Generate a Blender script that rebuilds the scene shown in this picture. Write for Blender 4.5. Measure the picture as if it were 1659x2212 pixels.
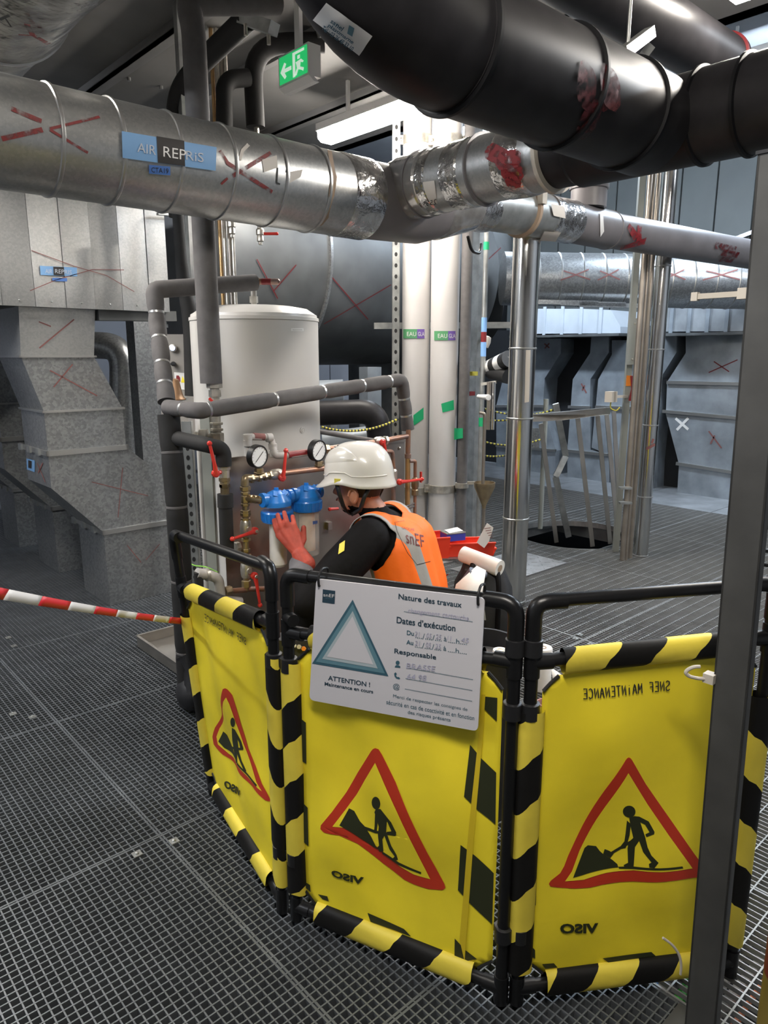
import bpy, bmesh, math, random
from mathutils import Vector, Matrix, noise
from mathutils.bvhtree import BVHTree
from mathutils.geometry import tessellate_polygon
random.seed(7)
for o_ in list(bpy.data.objects):
    bpy.data.objects.remove(o_)
SC = bpy.context.scene
COL = SC.collection
PI = math.pi
V = Vector

# ---------------------------------------------------------------- camera
FPX, CX, CY, PITCH, CAMH, YAW = 1550.0, 829.5, 1106.0, math.radians(12.3), 1.55, math.radians(42.0)
CAM = V((0, 0, CAMH))
F0 = V((math.sin(YAW), math.cos(YAW), 0)); RT = V((math.cos(YAW), -math.sin(YAW), 0)); UPZ = V((0, 0, 1))
FW = F0 * math.cos(PITCH) - UPZ * math.sin(PITCH)
UP = F0 * math.sin(PITCH) + UPZ * math.cos(PITCH)
cd = bpy.data.cameras.new('camera'); cam = bpy.data.objects.new('camera', cd); COL.objects.link(cam)
cd.sensor_fit = 'VERTICAL'; cd.sensor_height = 36; cd.sensor_width = 27; cd.lens = 36 * FPX / 2212
cd.clip_start = 0.05; cd.clip_end = 100
m_ = Matrix((RT, UP, -FW)).transposed().to_4x4(); m_.translation = CAM
cam.matrix_world = m_
SC.camera = cam

# ---------------------------------------------------------------- world and exposure (all light comes from the ceiling lamps)
wd = bpy.data.worlds.new('world'); SC.world = wd; wd.use_nodes = True
wd.node_tree.nodes['Background'].inputs[0].default_value = (0.5, 0.55, 0.62, 1)
wd.node_tree.nodes['Background'].inputs[1].default_value = 0.05
SC.view_settings.view_transform = 'Standard'
try: SC.view_settings.look = 'None'
except Exception: pass
SC.view_settings.exposure = 0.15
SC.view_settings.gamma = 1
SC.view_settings.use_curve_mapping = False
LAMP_POWER = 110.0      # emission of the tube lamp diffusers
CEIL = 3.3

# ceiling tube lamps: (x, y, length along y, tint, factor); the first one is in the picture
LAMPS = [
    (3.28, 3.62, 1.25, (1.0, 0.93, 0.84), 1.0),
    (3.28, 0.9, 1.25, (1.0, 0.93, 0.84), 0.8),
    (0.35, 3.7, 1.25, (1.0, 0.94, 0.86), 0.9),
    (0.15, 0.2, 1.25, (1.0, 0.94, 0.86), 0.9),
    (-1.6, 3.4, 1.25, (0.88, 0.93, 1.0), 1.2),
    (6.3, 5.6, 1.25, (0.74, 0.86, 1.0), 2.2),
    (6.6, 2.6, 1.25, (0.74, 0.86, 1.0), 2.0),
    (5.9, -0.6, 1.25, (0.85, 0.92, 1.0), 2.0),
    (0.6, 7.0, 1.25, (0.85, 0.9, 1.0), 0.9),
]

# ---------------------------------------------------------------- picture pixel -> place (used to read real positions off the photograph)
def ray(x, y): return FW + RT * ((x - CX) / FPX) - UP * ((y - CY) / FPX)
def Zp(x, y, z): d = ray(x, y); return CAM + d * ((z - CAM.z) / d.z)
def Xp(x, y, X): d = ray(x, y); return CAM + d * ((X - CAM.x) / d.x)
def Yp(x, y, Y): d = ray(x, y); return CAM + d * ((Y - CAM.y) / d.y)
def Dp(x, y, D): d = ray(x, y); return CAM + d * (D / d.dot(F0))
def hit_plane(o, n, off=0.0):
    n = n.normalized()
    if n.dot(CAM - o) < 0: n = -n
    o2 = o + n * off
    def h(x, y):
        d = ray(x, y); return CAM + d * ((o2 - CAM).dot(n) / d.dot(n)), n
    return h
def hit_cyl(a, d, r, off=0.002):
    d = d.normalized()
    def h(x, y):
        q = ray(x, y); m = CAM - a
        q1 = q - d * q.dot(d); m1 = m - d * m.dot(d)
        A = q1.dot(q1); B = 2 * q1.dot(m1); C = m1.dot(m1) - (r + off) ** 2
        disc = B * B - 4 * A * C
        t = (-B - math.sqrt(max(disc, 0))) / (2 * A)
        p = CAM + q * t; n = p - a; n -= d * n.dot(d)
        return p, n.normalized()
    return h
def hit_bvh(bvh, off=0.002, fallback=None):
    def h(x, y):
        q = ray(x, y).normalized(); loc, n, i, dist = bvh.ray_cast(CAM, q)
        if loc is None: return fallback(x, y) if fallback else (CAM + q * 3, -q)
        if n.dot(q) > 0: n = -n
        return loc + n * off, n
    return h

# ---------------------------------------------------------------- mesh helpers
ORG = {}
class MB:
    def __init__(s): s.v = []; s.f = []; s.m = []; s.mi = 0
    def add(s, vs, fs):
        b = len(s.v); s.v += [V(p) for p in vs]
        for f in fs: s.f.append([b + i for i in f]); s.m.append(s.mi)
        return s
    def box(s, lo, hi, M=None):
        x0, y0, z0 = lo; x1, y1, z1 = hi
        vs = [V(p) for p in ((x0,y0,z0),(x1,y0,z0),(x1,y1,z0),(x0,y1,z0),(x0,y0,z1),(x1,y0,z1),(x1,y1,z1),(x0,y1,z1))]
        if M: vs = [M @ p for p in vs]
        return s.add(vs, [(0,3,2,1),(4,5,6,7),(0,1,5,4),(1,2,6,5),(2,3,7,6),(3,0,4,7)])
    def bar(s, a, b, w, h, up=UPZ):       # rectangular bar from a to b
        a = V(a); b = V(b); d = (b - a).normalized()
        up = V(up)
        if abs(d.dot(up)) > 0.98: up = V((1, 0, 0)) if abs(d.x) < 0.9 else V((0, 1, 0))
        sd = d.cross(up).normalized(); u = sd.cross(d)
        vs = []
        for p in (a, b):
            for i, j in ((-1,-1),(1,-1),(1,1),(-1,1)): vs.append(p + sd * (i * w / 2) + u * (j * h / 2))
        return s.add(vs, [(0,1,2,3),(7,6,5,4),(0,4,5,1),(1,5,6,2),(2,6,7,3),(3,7,4,0)])
    def tube(s, pts, r, seg=16, caps=True):
        pts = [V(p) for p in pts]; n = len(pts)
        rs = r if isinstance(r, (list, tuple)) else [r] * n
        rings = []; prev = None
        for i, p in enumerate(pts):
            if i == 0: t = pts[1] - p
            elif i == n - 1: t = p - pts[i - 1]
            else:
                t = (p - pts[i - 1]).normalized() + (pts[i + 1] - p).normalized()
            if t.length < 1e-9: t = pts[min(i + 1, n - 1)] - pts[max(i - 2, 0)]
            t.normalize()
            if prev is None:
                a = V((0, 0, 1)) if abs(t.z) < 0.9 else V((1, 0, 0))
                u = t.cross(a).normalized()
            else:
                u = prev - t * prev.dot(t)
                if u.length < 1e-6: u = t.orthogonal()
                u.normalize()
            prev = u; w = t.cross(u)
            rings.append([p + (u * math.cos(2*PI*k/seg) + w * math.sin(2*PI*k/seg)) * rs[i] for k in range(seg)])
        vs = [q for rg in rings for q in rg]; fs = []
        for i in range(n - 1):
            for k in range(seg):
                k2 = (k + 1) % seg
                fs.append((i*seg+k, i*seg+k2, (i+1)*seg+k2, (i+1)*seg+k))
        if caps: fs.append(tuple(reversed(range(seg)))); fs.append(tuple((n-1)*seg + k for k in range(seg)))
        return s.add(vs, fs)
    def lathe(s, prof, base, axis=UPZ, seg=24, ref=None):   # prof: (radius, height along axis)
        axis = V(axis).normalized(); base = V(base)
        a = V((0, 0, 1)) if abs(axis.z) < 0.9 else V((1, 0, 0))
        if ref: a = V(ref)
        u = axis.cross(a).normalized(); w = axis.cross(u)
        vs = []; fs = []; n = len(prof)
        for r, h in prof:
            for k in range(seg):
                t = 2*PI*k/seg
                vs.append(base + axis*h + (u*math.cos(t) + w*math.sin(t)) * max(r, 1e-5))
        for i in range(n - 1):
            for k in range(seg):
                k2 = (k+1) % seg
                fs.append((i*seg+k, i*seg+k2, (i+1)*seg+k2, (i+1)*seg+k))
        fs.append(tuple(reversed(range(seg)))); fs.append(tuple((n-1)*seg+k for k in range(seg)))
        return s.add(vs, fs)
    def prism(s, poly, ext):               # poly: 3D points of a planar polygon, ext: extrusion vector
        poly = [V(p) for p in poly]; n = len(poly); ext = V(ext)
        vs = poly + [p + ext for p in poly]
        tri = tessellate_polygon([poly])
        fs = [tuple(t) for t in tri] + [tuple(n + i for i in reversed(t)) for t in tri]
        fs += [(i, n + i, n + (i+1) % n, (i+1) % n) for i in range(n)]
        return s.add(vs, fs)
    def sphere(s, c, r, seg=16, rings=10, sc=(1,1,1), M=None):
        vs = []; fs = []; c = V(c)
        for i in range(rings + 1):
            t = PI * i / rings
            for k in range(seg):
                p = 2*PI*k/seg
                q = V((math.sin(t)*math.cos(p)*r*sc[0], math.sin(t)*math.sin(p)*r*sc[1], math.cos(t)*r*sc[2]))
                if M: q = M @ q
                vs.append(c + q)
        for i in range(rings):
            for k in range(seg):
                k2 = (k+1) % seg
                fs.append((i*seg+k, (i+1)*seg+k, (i+1)*seg+k2, i*seg+k2))
        return s.add(vs, fs)
    def capsule(s, a, b, ra, rb, seg=16):
        a = V(a); b = V(b); d = b - a
        if d.length < 1e-6: return s.sphere(a, max(ra, rb), seg)
        t = d.normalized(); pts = []; rs = []
        for i in range(6):
            q = PI/2 * i / 5; pts.append(a - t * ra * math.cos(q)); rs.append(max(ra * math.sin(q), 1e-4))
        for i in range(6):
            q = PI/2 * i / 5; pts.append(b + t * rb * math.sin(q)); rs.append(max(rb * math.cos(q), 1e-4))
        return s.tube(pts, rs, seg)
    def patch(s, hit, quad, nu=8, nv=4):   # pixel quad tl,tr,br,bl laid on a surface
        tl, tr, br, bl = quad; vs = []
        for j in range(nv + 1):
            for i in range(nu + 1):
                u = i/nu; v = j/nv
                x = (tl[0]*(1-u)+tr[0]*u)*(1-v) + (bl[0]*(1-u)+br[0]*u)*v
                y = (tl[1]*(1-u)+tr[1]*u)*(1-v) + (bl[1]*(1-u)+br[1]*u)*v
                vs.append(hit(x, y)[0])
        fs = [(j*(nu+1)+i, (j+1)*(nu+1)+i, (j+1)*(nu+1)+i+1, j*(nu+1)+i+1) for j in range(nv) for i in range(nu)]
        return s.add(vs, fs)
    def ppoly(s, hit, pts):                # pixel polygon laid on a flat surface
        P3 = [hit(*p)[0] for p in pts]
        flat = [V((p[0], p[1], 0)) for p in pts]
        return s.add(P3, [tuple(t) for t in tessellate_polygon([flat])])
    def ribbon(s, P, N, w):
        n = len(P); vs = []
        ws = w if isinstance(w, (list, tuple)) else [w] * n
        for i in range(n):
            t = (P[min(i+1, n-1)] - P[max(i-1, 0)]).normalized()
            sd = t.cross(N[i]).normalized() * (ws[i] / 2)
            vs += [P[i] - sd, P[i] + sd]
        return s.add(vs, [(2*i, 2*i+1, 2*i+3, 2*i+2) for i in range(n-1)])
    def stroke(s, hit, pix, w, n=6):
        q = []
        for i in range(len(pix) - 1):
            for k in range(n): q.append((pix[i][0] + (pix[i+1][0]-pix[i][0])*k/n, pix[i][1] + (pix[i+1][1]-pix[i][1])*k/n))
        q.append(pix[-1])
        H = [hit(*p) for p in q]
        return s.ribbon([h[0] for h in H], [h[1] for h in H], w)
    def text(s, hit, string, tl, tr, hgt, lean=0.0, mirror=False, bold=0.0):  # text between two pixel points, hgt pixels tall
        vs, fs = text_shape(string, bold)
        xs = [p[0] for p in vs]; ys = [p[1] for p in vs]
        x0, x1, y0, y1 = min(xs), max(xs), min(ys), max(ys)
        out = []
        for p in vs:
            u = (p[0]-x0)/(x1-x0); v = (y1-p[1])/(y1-y0)
            if mirror: u = 1 - u
            out.append(hit(tl[0]+(tr[0]-tl[0])*u + lean*hgt*v, tl[1]+(tr[1]-tl[1])*u + hgt*v)[0])
        return s.add(out, fs)
    def build(s, name, mat, parent=None, smooth=30, origin=None):
        if parent is not None: org = ORG[parent.name]
        elif origin is not None: org = V(origin)
        else:
            xs = [p.x for p in s.v]; ys = [p.y for p in s.v]; zs = [p.z for p in s.v]
            org = V(((min(xs)+max(xs))/2, (min(ys)+max(ys))/2, min(zs)))
        me = bpy.data.meshes.new(name)
        me.from_pydata([tuple(p - org) for p in s.v], [], s.f)
        mats = mat if isinstance(mat, (list, tuple)) else [mat]
        for m in mats: me.materials.append(MT[m] if isinstance(m, str) else m)
        if len(mats) > 1:
            for p, i in zip(me.polygons, s.m): p.material_index = i
        bm = bmesh.new(); bm.from_mesh(me); bmesh.ops.recalc_face_normals(bm, faces=bm.faces); bm.to_mesh(me); bm.free()
        if smooth:
            me.shade_smooth(); me.set_sharp_from_angle(angle=math.radians(smooth))
        me.update()
        ob = bpy.data.objects.new(name, me); COL.objects.link(ob)
        if parent is not None:
            ob.parent = parent
        else: ob.location = org
        ORG[ob.name] = org
        return ob
_TX = {}
def text_shape(string, bold=0.0):
    if (string, bold) in _TX: return _TX[(string, bold)]
    cu = bpy.data.curves.new('t', 'FONT'); cu.body = string; cu.size = 1; cu.resolution_u = 3; cu.offset = bold
    ob = bpy.data.objects.new('t', cu)
    me = bpy.data.meshes.new_from_object(ob)
    r = ([tuple(v.co) for v in me.vertices], [tuple(p.vertices) for p in me.polygons])
    bpy.data.objects.remove(ob); bpy.data.curves.remove(cu); bpy.data.meshes.remove(me)
    _TX[(string, bold)] = r
    return r
def tag(o, label, cat, group=None):
    o['label'] = label; o['category'] = cat
    if group: o['group'] = group
    return o
def thing(name, label, cat, loc, group=None):
    o = bpy.data.objects.new(name, None); COL.objects.link(o); o.location = V(loc); o.empty_display_size = 0.05
    ORG[o.name] = V(loc)
    return tag(o, label, cat, group)
def struct(o): o['kind'] = 'structure'; return o
def lab(o, label): o['label'] = label; return o
def dup(root, delta, label=None, group=None):
    r = root.copy(); COL.objects.link(r); r.location = root.location + V(delta)
    if label: r['label'] = label
    if group: r['group'] = group
    for ch in list(root.children):
        c = ch.copy(); COL.objects.link(c); c.parent = r
        for g in ch.children:
            d = g.copy(); COL.objects.link(d); d.parent = c
    ORG[r.name] = ORG[root.name] + V(delta)
    return r
def bend(pts, rad, n=6):                   # round the corners of a polyline
    pts = [V(p) for p in pts]; out = [pts[0]]
    for i in range(1, len(pts) - 1):
        a, b, c = pts[i-1], pts[i], pts[i+1]
        d1 = (a - b); d2 = (c - b); r = min(rad, d1.length * 0.49, d2.length * 0.49)
        p1 = b + d1.normalized() * r; p2 = b + d2.normalized() * r
        for k in range(n + 1):
            t = k / n; out.append(p1*(1-t)**2 + b*2*t*(1-t) + p2*t*t)
    out.append(pts[-1]); return out
def lerp(a, b, t): return V(a) * (1 - t) + V(b) * t

# ---------------------------------------------------------------- materials
MT = {}
def mat(name, col, rough=0.5, metal=0.0, var=0.0, vscale=6.0, bump=0.0, bscale=40.0, emis=None, estr=0.0, col2=None, detail=4, spangle=False, trans=0.0, coat=0.0, alpha=1.0, spec=None):
    m = bpy.data.materials.new(name); m.use_nodes = True; nt = m.node_tree; N = nt.nodes; L = nt.links
    b = N['Principled BSDF']
    def inp(k, v):
        if k in b.inputs: b.inputs[k].default_value = v
    c = (col[0], col[1], col[2], 1)
    inp('Base Color', c); inp('Roughness', rough); inp('Metallic', metal)
    if spec is not None: inp('Specular IOR Level', spec)
    if trans: inp('Transmission Weight', trans)
    if coat: inp('Coat Weight', coat)
    if alpha < 1: inp('Alpha', alpha)
    geo = N.new('ShaderNodeNewGeometry')
    if var or col2:
        if spangle:
            t = N.new('ShaderNodeTexVoronoi'); t.inputs['Scale'].default_value = vscale; src = t.outputs['Color']
            L.new(geo.outputs['Position'], t.inputs['Vector'])
            sep = N.new('ShaderNodeSeparateColor'); L.new(src, sep.inputs[0])
            n2 = N.new('ShaderNodeTexNoise'); n2.inputs['Scale'].default_value = 3.0; n2.inputs['Detail'].default_value = 5
            L.new(geo.outputs['Position'], n2.inputs['Vector'])
            mx = N.new('ShaderNodeMath'); mx.operation = 'ADD'
            L.new(sep.outputs[0], mx.inputs[0]); L.new(n2.outputs['Fac'], mx.inputs[1])
            hf = N.new('ShaderNodeMath'); hf.operation = 'MULTIPLY'; hf.inputs[1].default_value = 0.5
            L.new(mx.outputs[0], hf.inputs[0]); fac = hf.outputs[0]
        else:
            t = N.new('ShaderNodeTexNoise'); t.inputs['Scale'].default_value = vscale; t.inputs['Detail'].default_value = detail
            L.new(geo.outputs['Position'], t.inputs['Vector']); fac = t.outputs['Fac']
        rp = N.new('ShaderNodeValToRGB')
        if col2: c2 = (col2[0], col2[1], col2[2], 1); rp.color_ramp.elements[0].color = c; rp.color_ramp.elements[1].color = c2
        else:
            rp.color_ramp.elements[0].color = (*[max(0, k*(1-var)) for k in col], 1)
            rp.color_ramp.elements[1].color = (*[min(1, k*(1+var)) for k in col], 1)
        rp.color_ramp.elements[0].position = 0.32; rp.color_ramp.elements[1].position = 0.68
        L.new(fac, rp.inputs[0]); L.new(rp.outputs[0], b.inputs['Base Color'])
    if bump:
        t = N.new('ShaderNodeTexNoise'); t.inputs['Scale'].default_value = bscale; t.inputs['Detail'].default_value = 3
        L.new(geo.outputs['Position'], t.inputs['Vector'])
        bp = N.new('ShaderNodeBump'); bp.inputs['Strength'].default_value = bump; bp.inputs['Distance'].default_value = 0.01
        L.new(t.outputs['Fac'], bp.inputs['Height']); L.new(bp.outputs[0], b.inputs['Normal'])
    if emis:
        inp('Emission Color', (*emis, 1)); inp('Emission Strength', estr)
    MT[name] = m
    return m
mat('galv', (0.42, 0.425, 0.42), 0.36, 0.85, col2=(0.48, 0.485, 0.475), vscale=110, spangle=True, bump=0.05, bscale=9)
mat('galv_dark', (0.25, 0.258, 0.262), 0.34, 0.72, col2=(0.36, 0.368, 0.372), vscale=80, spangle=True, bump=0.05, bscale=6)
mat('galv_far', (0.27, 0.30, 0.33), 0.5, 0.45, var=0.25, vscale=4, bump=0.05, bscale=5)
mat('galv_seam', (0.5, 0.5, 0.49), 0.35, 0.9)
mat('grating', (0.135, 0.147, 0.158), 0.45, 0.45, var=0.12, vscale=9)
mat('grating_lit', (0.25, 0.255, 0.252), 0.45, 0.4, var=0.1, vscale=9)  # slot panels lightened; the lamp reflections on them are put into the colour
mat('beam', (0.12, 0.125, 0.125), 0.5, 0.5, var=0.3, vscale=5)
mat('void', (0.02, 0.02, 0.022), 0.9)
mat('tread', (0.42, 0.42, 0.42), 0.4, 0.7, var=0.2, vscale=8)
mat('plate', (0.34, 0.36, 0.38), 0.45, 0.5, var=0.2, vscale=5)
mat('ceiling', (0.17, 0.165, 0.16), 0.7, 0.1, var=0.15, vscale=2)
mat('ceiling_rib', (0.22, 0.215, 0.21), 0.55, 0.3)
mat('wall', (0.30, 0.31, 0.325), 0.6, 0.1, var=0.08, vscale=2)
mat('cladding', (0.15, 0.165, 0.165), 0.6, 0.1, var=0.08, vscale=2)
mat('wall_dark', (0.008, 0.009, 0.011), 0.7, 0.1, var=0.3, vscale=3)  # near-black colour stands in for the shade in the far duct gaps
mat('plenum_lit', (0.52, 0.57, 0.63), 0.5, 0.2, var=0.06, vscale=4)  # paler and bluer than the other casing; cool lamp light put into the colour
mat('wall_blue', (0.27, 0.275, 0.30), 0.6, 0.1)
mat('pvc_black', (0.018, 0.017, 0.0185), 0.42, 0.0, var=0.25, vscale=12, bump=0.03, bscale=4, spec=0.18)
mat('pvc_ring', (0.006, 0.006, 0.007), 0.5, spec=0.2)
mat('pvc_grey', (0.15, 0.14, 0.145), 0.42, 0.0, var=0.12, vscale=7)
mat('tank_dark', (0.13, 0.135, 0.137), 0.5, 0.5, var=0.3, vscale=2)
mat('foil', (0.62, 0.61, 0.6), 0.2, 0.95, var=0.3, vscale=14, bump=0.9, bscale=22)
mat('foil_dark', (0.36, 0.35, 0.33), 0.25, 0.9, var=0.45, vscale=10, bump=0.8, bscale=16)
mat('clear_tape', (0.34, 0.33, 0.32), 0.18, 0.5, var=0.2, vscale=12, bump=0.5, bscale=18, coat=0.6)
mat('paper', (0.62, 0.58, 0.53), 0.8)
mat('foam', (0.105, 0.098, 0.098), 0.85, 0.0, var=0.12, vscale=25)
mat('foam_black', (0.010, 0.0095, 0.0095), 0.8, 0.0, var=0.3, vscale=15)
mat('tape_dark', (0.16, 0.15, 0.15), 0.35)
mat('white_paint', (0.54, 0.52, 0.49), 0.35, 0.0, var=0.04, vscale=3)
mat('white_lid', (0.58, 0.56, 0.53), 0.3)
mat('white_pipe', (0.55, 0.53, 0.515), 0.5, var=0.05, vscale=3)
mat('steel', (0.50, 0.47, 0.43), 0.28, 0.9, var=0.12, vscale=6)
mat('steel_panel', (0.40, 0.35, 0.31), 0.3, 0.85, var=0.25, vscale=3, bump=0.04, bscale=6)
mat('mirror_clad', (0.66, 0.65, 0.63), 0.16, 1.0, var=0.06, vscale=5)
mat('zinc', (0.42, 0.43, 0.42), 0.4, 0.8, var=0.2, vscale=14)
mat('zinc_hole', (0.012, 0.012, 0.012), 0.9)
mat('brass', (0.42, 0.33, 0.2), 0.35, 0.8, col2=(0.3, 0.23, 0.15), vscale=25)
mat('nickel', (0.55, 0.52, 0.46), 0.35, 0.75, var=0.2, vscale=30)
mat('copper', (0.38, 0.19, 0.11), 0.45, 0.6, col2=(0.24, 0.17, 0.15), vscale=22)
mat('copper_bright', (0.55, 0.34, 0.15), 0.35, 0.7, col2=(0.4, 0.26, 0.12), vscale=18)
mat('pipe_grey', (0.42, 0.40, 0.38), 0.55, 0.1, var=0.15, vscale=20)
mat('red_lever', (0.62, 0.035, 0.025), 0.32, coat=0.3)
mat('red_paint', (0.19, 0.012, 0.015), 0.5)
mat('red_mark', (0.20, 0.075, 0.068), 0.7)
mat('red_mark_dark', (0.12, 0.008, 0.01), 0.5)
mat('blue_filter', (0.015, 0.20, 0.66), 0.35, coat=0.2)
mat('clear_bowl', (0.72, 0.69, 0.64), 0.1, 0.0, alpha=0.28)
mat('cartridge', (0.78, 0.66, 0.52), 0.8, var=0.08, vscale=30, bump=0.2, bscale=80)
mat('dial', (0.75, 0.75, 0.74), 0.5)
mat('black', (0.012, 0.012, 0.013), 0.4)
mat('black_tube', (0.006, 0.006, 0.0065), 0.33, spec=0.4)
mat('black_cloth', (0.006, 0.0055, 0.006), 0.75, var=0.35, vscale=10, bump=0.5, bscale=14, spec=0.12)
mat('grey_cloth', (0.13, 0.125, 0.135), 0.8, var=0.15, vscale=20)
mat('yellow_sheet', (0.84, 0.68, 0.025), 0.55, 0.0, var=0.07, vscale=5, bump=0.45, bscale=5)
mat('yellow_sleeve', (0.72, 0.58, 0.06), 0.5, 0.0, var=0.1, vscale=7, bump=0.3, bscale=14)
mat('yellow_hem', (0.62, 0.46, 0.015), 0.55)
mat('black_sleeve', (0.007, 0.0065, 0.006), 0.55, 0.0, bump=0.3, bscale=14, spec=0.25)
mat('print_red', (0.50, 0.035, 0.012), 0.5, bump=0.45, bscale=5)
mat('print_dark', (0.022, 0.026, 0.008), 0.55, bump=0.45, bscale=5)
mat('ink', (0.02, 0.02, 0.02), 0.6)
mat('board', (0.56, 0.55, 0.58), 0.35)
mat('board_edge', (0.3, 0.3, 0.31), 0.5)
mat('navy', (0.018, 0.045, 0.07), 0.5)
mat('teal_dark', (0.035, 0.10, 0.14), 0.5)
mat('teal', (0.10, 0.21, 0.26), 0.5)
mat('teal_light', (0.36, 0.43, 0.46), 0.5)
mat('pen', (0.36, 0.36, 0.48), 0.7)
mat('white', (0.72, 0.71, 0.69), 0.5)
mat('white_soft', (0.76, 0.73, 0.69), 0.9, var=0.04, vscale=30)
mat('helmet', (0.62, 0.60, 0.56), 0.25, coat=0.4)
mat('skin', (0.42, 0.18, 0.11), 0.5, var=0.12, vscale=30)
mat('hair', (0.02, 0.014, 0.012), 0.6)
mat('glove', (0.42, 0.06, 0.035), 0.6, var=0.2, vscale=25, bump=0.3, bscale=30)
mat('vest_orange', (1.0, 0.16, 0.006), 0.6, var=0.06, vscale=8, bump=0.4, bscale=12, emis=(0.95, 0.16, 0.01), estr=0.0)
mat('reflective', (0.36, 0.35, 0.34), 0.45, 0.2)
mat('label_blue', (0.16, 0.32, 0.56), 0.5)
mat('label_blue2', (0.06, 0.15, 0.42), 0.5)
mat('label_black', (0.02, 0.018, 0.018), 0.5)
mat('label_green', (0.09, 0.30, 0.13), 0.5)
mat('label_purple', (0.16, 0.09, 0.36), 0.5)
mat('label_white', (0.66, 0.66, 0.66), 0.6)
mat('label_pale', (0.42, 0.46, 0.52), 0.6)
mat('green_tape', (0.01, 0.38, 0.15), 0.5)
mat('blue_tape', (0.22, 0.42, 0.75), 0.5)
mat('red_tape', (0.60, 0.02, 0.03), 0.4)
mat('white_tape', (0.70, 0.68, 0.66), 0.4)
mat('exit_green', (0.0, 0.25, 0.06), 0.4, emis=(0.02, 0.42, 0.12), estr=0.9)
mat('exit_white', (0.5, 0.6, 0.5), 0.4, emis=(0.75, 0.95, 0.78), estr=0.55)
mat('indicator', (0.5, 0.6, 0.9), 0.3, emis=(0.45, 0.6, 1.0), estr=3.0)
mat('cabinet', (0.28, 0.26, 0.235), 0.5, 0.2)
mat('bell', (0.34, 0.20, 0.11), 0.4, 0.4)
mat('orange_bin', (0.78, 0.05, 0.02), 0.4)
mat('blue_box', (0.03, 0.05, 0.36), 0.4)
mat('bag', (0.012, 0.012, 0.014), 0.6, var=0.3, vscale=12, bump=0.3, bscale=18)
mat('bag_blue', (0.09, 0.11, 0.16), 0.5)
mat('post_paint', (0.07, 0.07, 0.068), 0.5, 0.35, var=0.15, vscale=10)
mat('clip_white', (0.48, 0.44, 0.38), 0.5)
mat('pole_yellow', (0.14, 0.10, 0.02), 0.35, var=0.4, vscale=3)
mat('wire_green', (0.25, 0.55, 0.08), 0.5)
mat('cable_green', (0.05, 0.42, 0.05), 0.5)
mat('cable_blue', (0.04, 0.16, 0.45), 0.5)
mat('cable_orange', (0.6, 0.16, 0.06), 0.5)
mat('cable_grey', (0.35, 0.34, 0.33), 0.5)
mat('rope_yellow', (0.55, 0.48, 0.06), 0.7)
mat('sage', (0.30, 0.31, 0.28), 0.55, 0.2)
mat('steel_pipe', (0.33, 0.29, 0.25), 0.38, 0.75, var=0.12, vscale=8)
mat('kraft', (0.34, 0.25, 0.18), 0.7)
mat('orange_tag', (0.8, 0.25, 0.03), 0.5)
mat('pink', (0.55, 0.28, 0.25), 0.6)
mat('tray_wire', (0.55, 0.55, 0.54), 0.35, 0.6)
def spray(name, col, thr):                # thin sprayed paint that lets the surface show through
    m = mat(name, col, 0.5); nt = m.node_tree; N = nt.nodes; L = nt.links; g = N.new('ShaderNodeNewGeometry')
    t = N.new('ShaderNodeTexNoise'); t.inputs['Scale'].default_value = 38; t.inputs['Detail'].default_value = 6; L.new(g.outputs['Position'], t.inputs['Vector'])
    r = N.new('ShaderNodeValToRGB'); r.color_ramp.elements[0].position = thr - 0.12; r.color_ramp.elements[1].position = thr + 0.12; L.new(t.outputs['Fac'], r.inputs[0]); L.new(r.outputs[0], N['Principled BSDF'].inputs['Alpha'])
spray('spray_red', (0.20, 0.012, 0.016), 0.42)
spray('spray_dark', (0.085, 0.004, 0.006), 0.5)
spray('spray_thin', (0.19, 0.03, 0.03), 0.44)
for i_, (lx, ly, ll, tint, fac) in enumerate(LAMPS):
    mat('lamp_glow_%d' % i_, (0.8, 0.8, 0.8), 0.5, emis=tint, estr=LAMP_POWER * fac)

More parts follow.
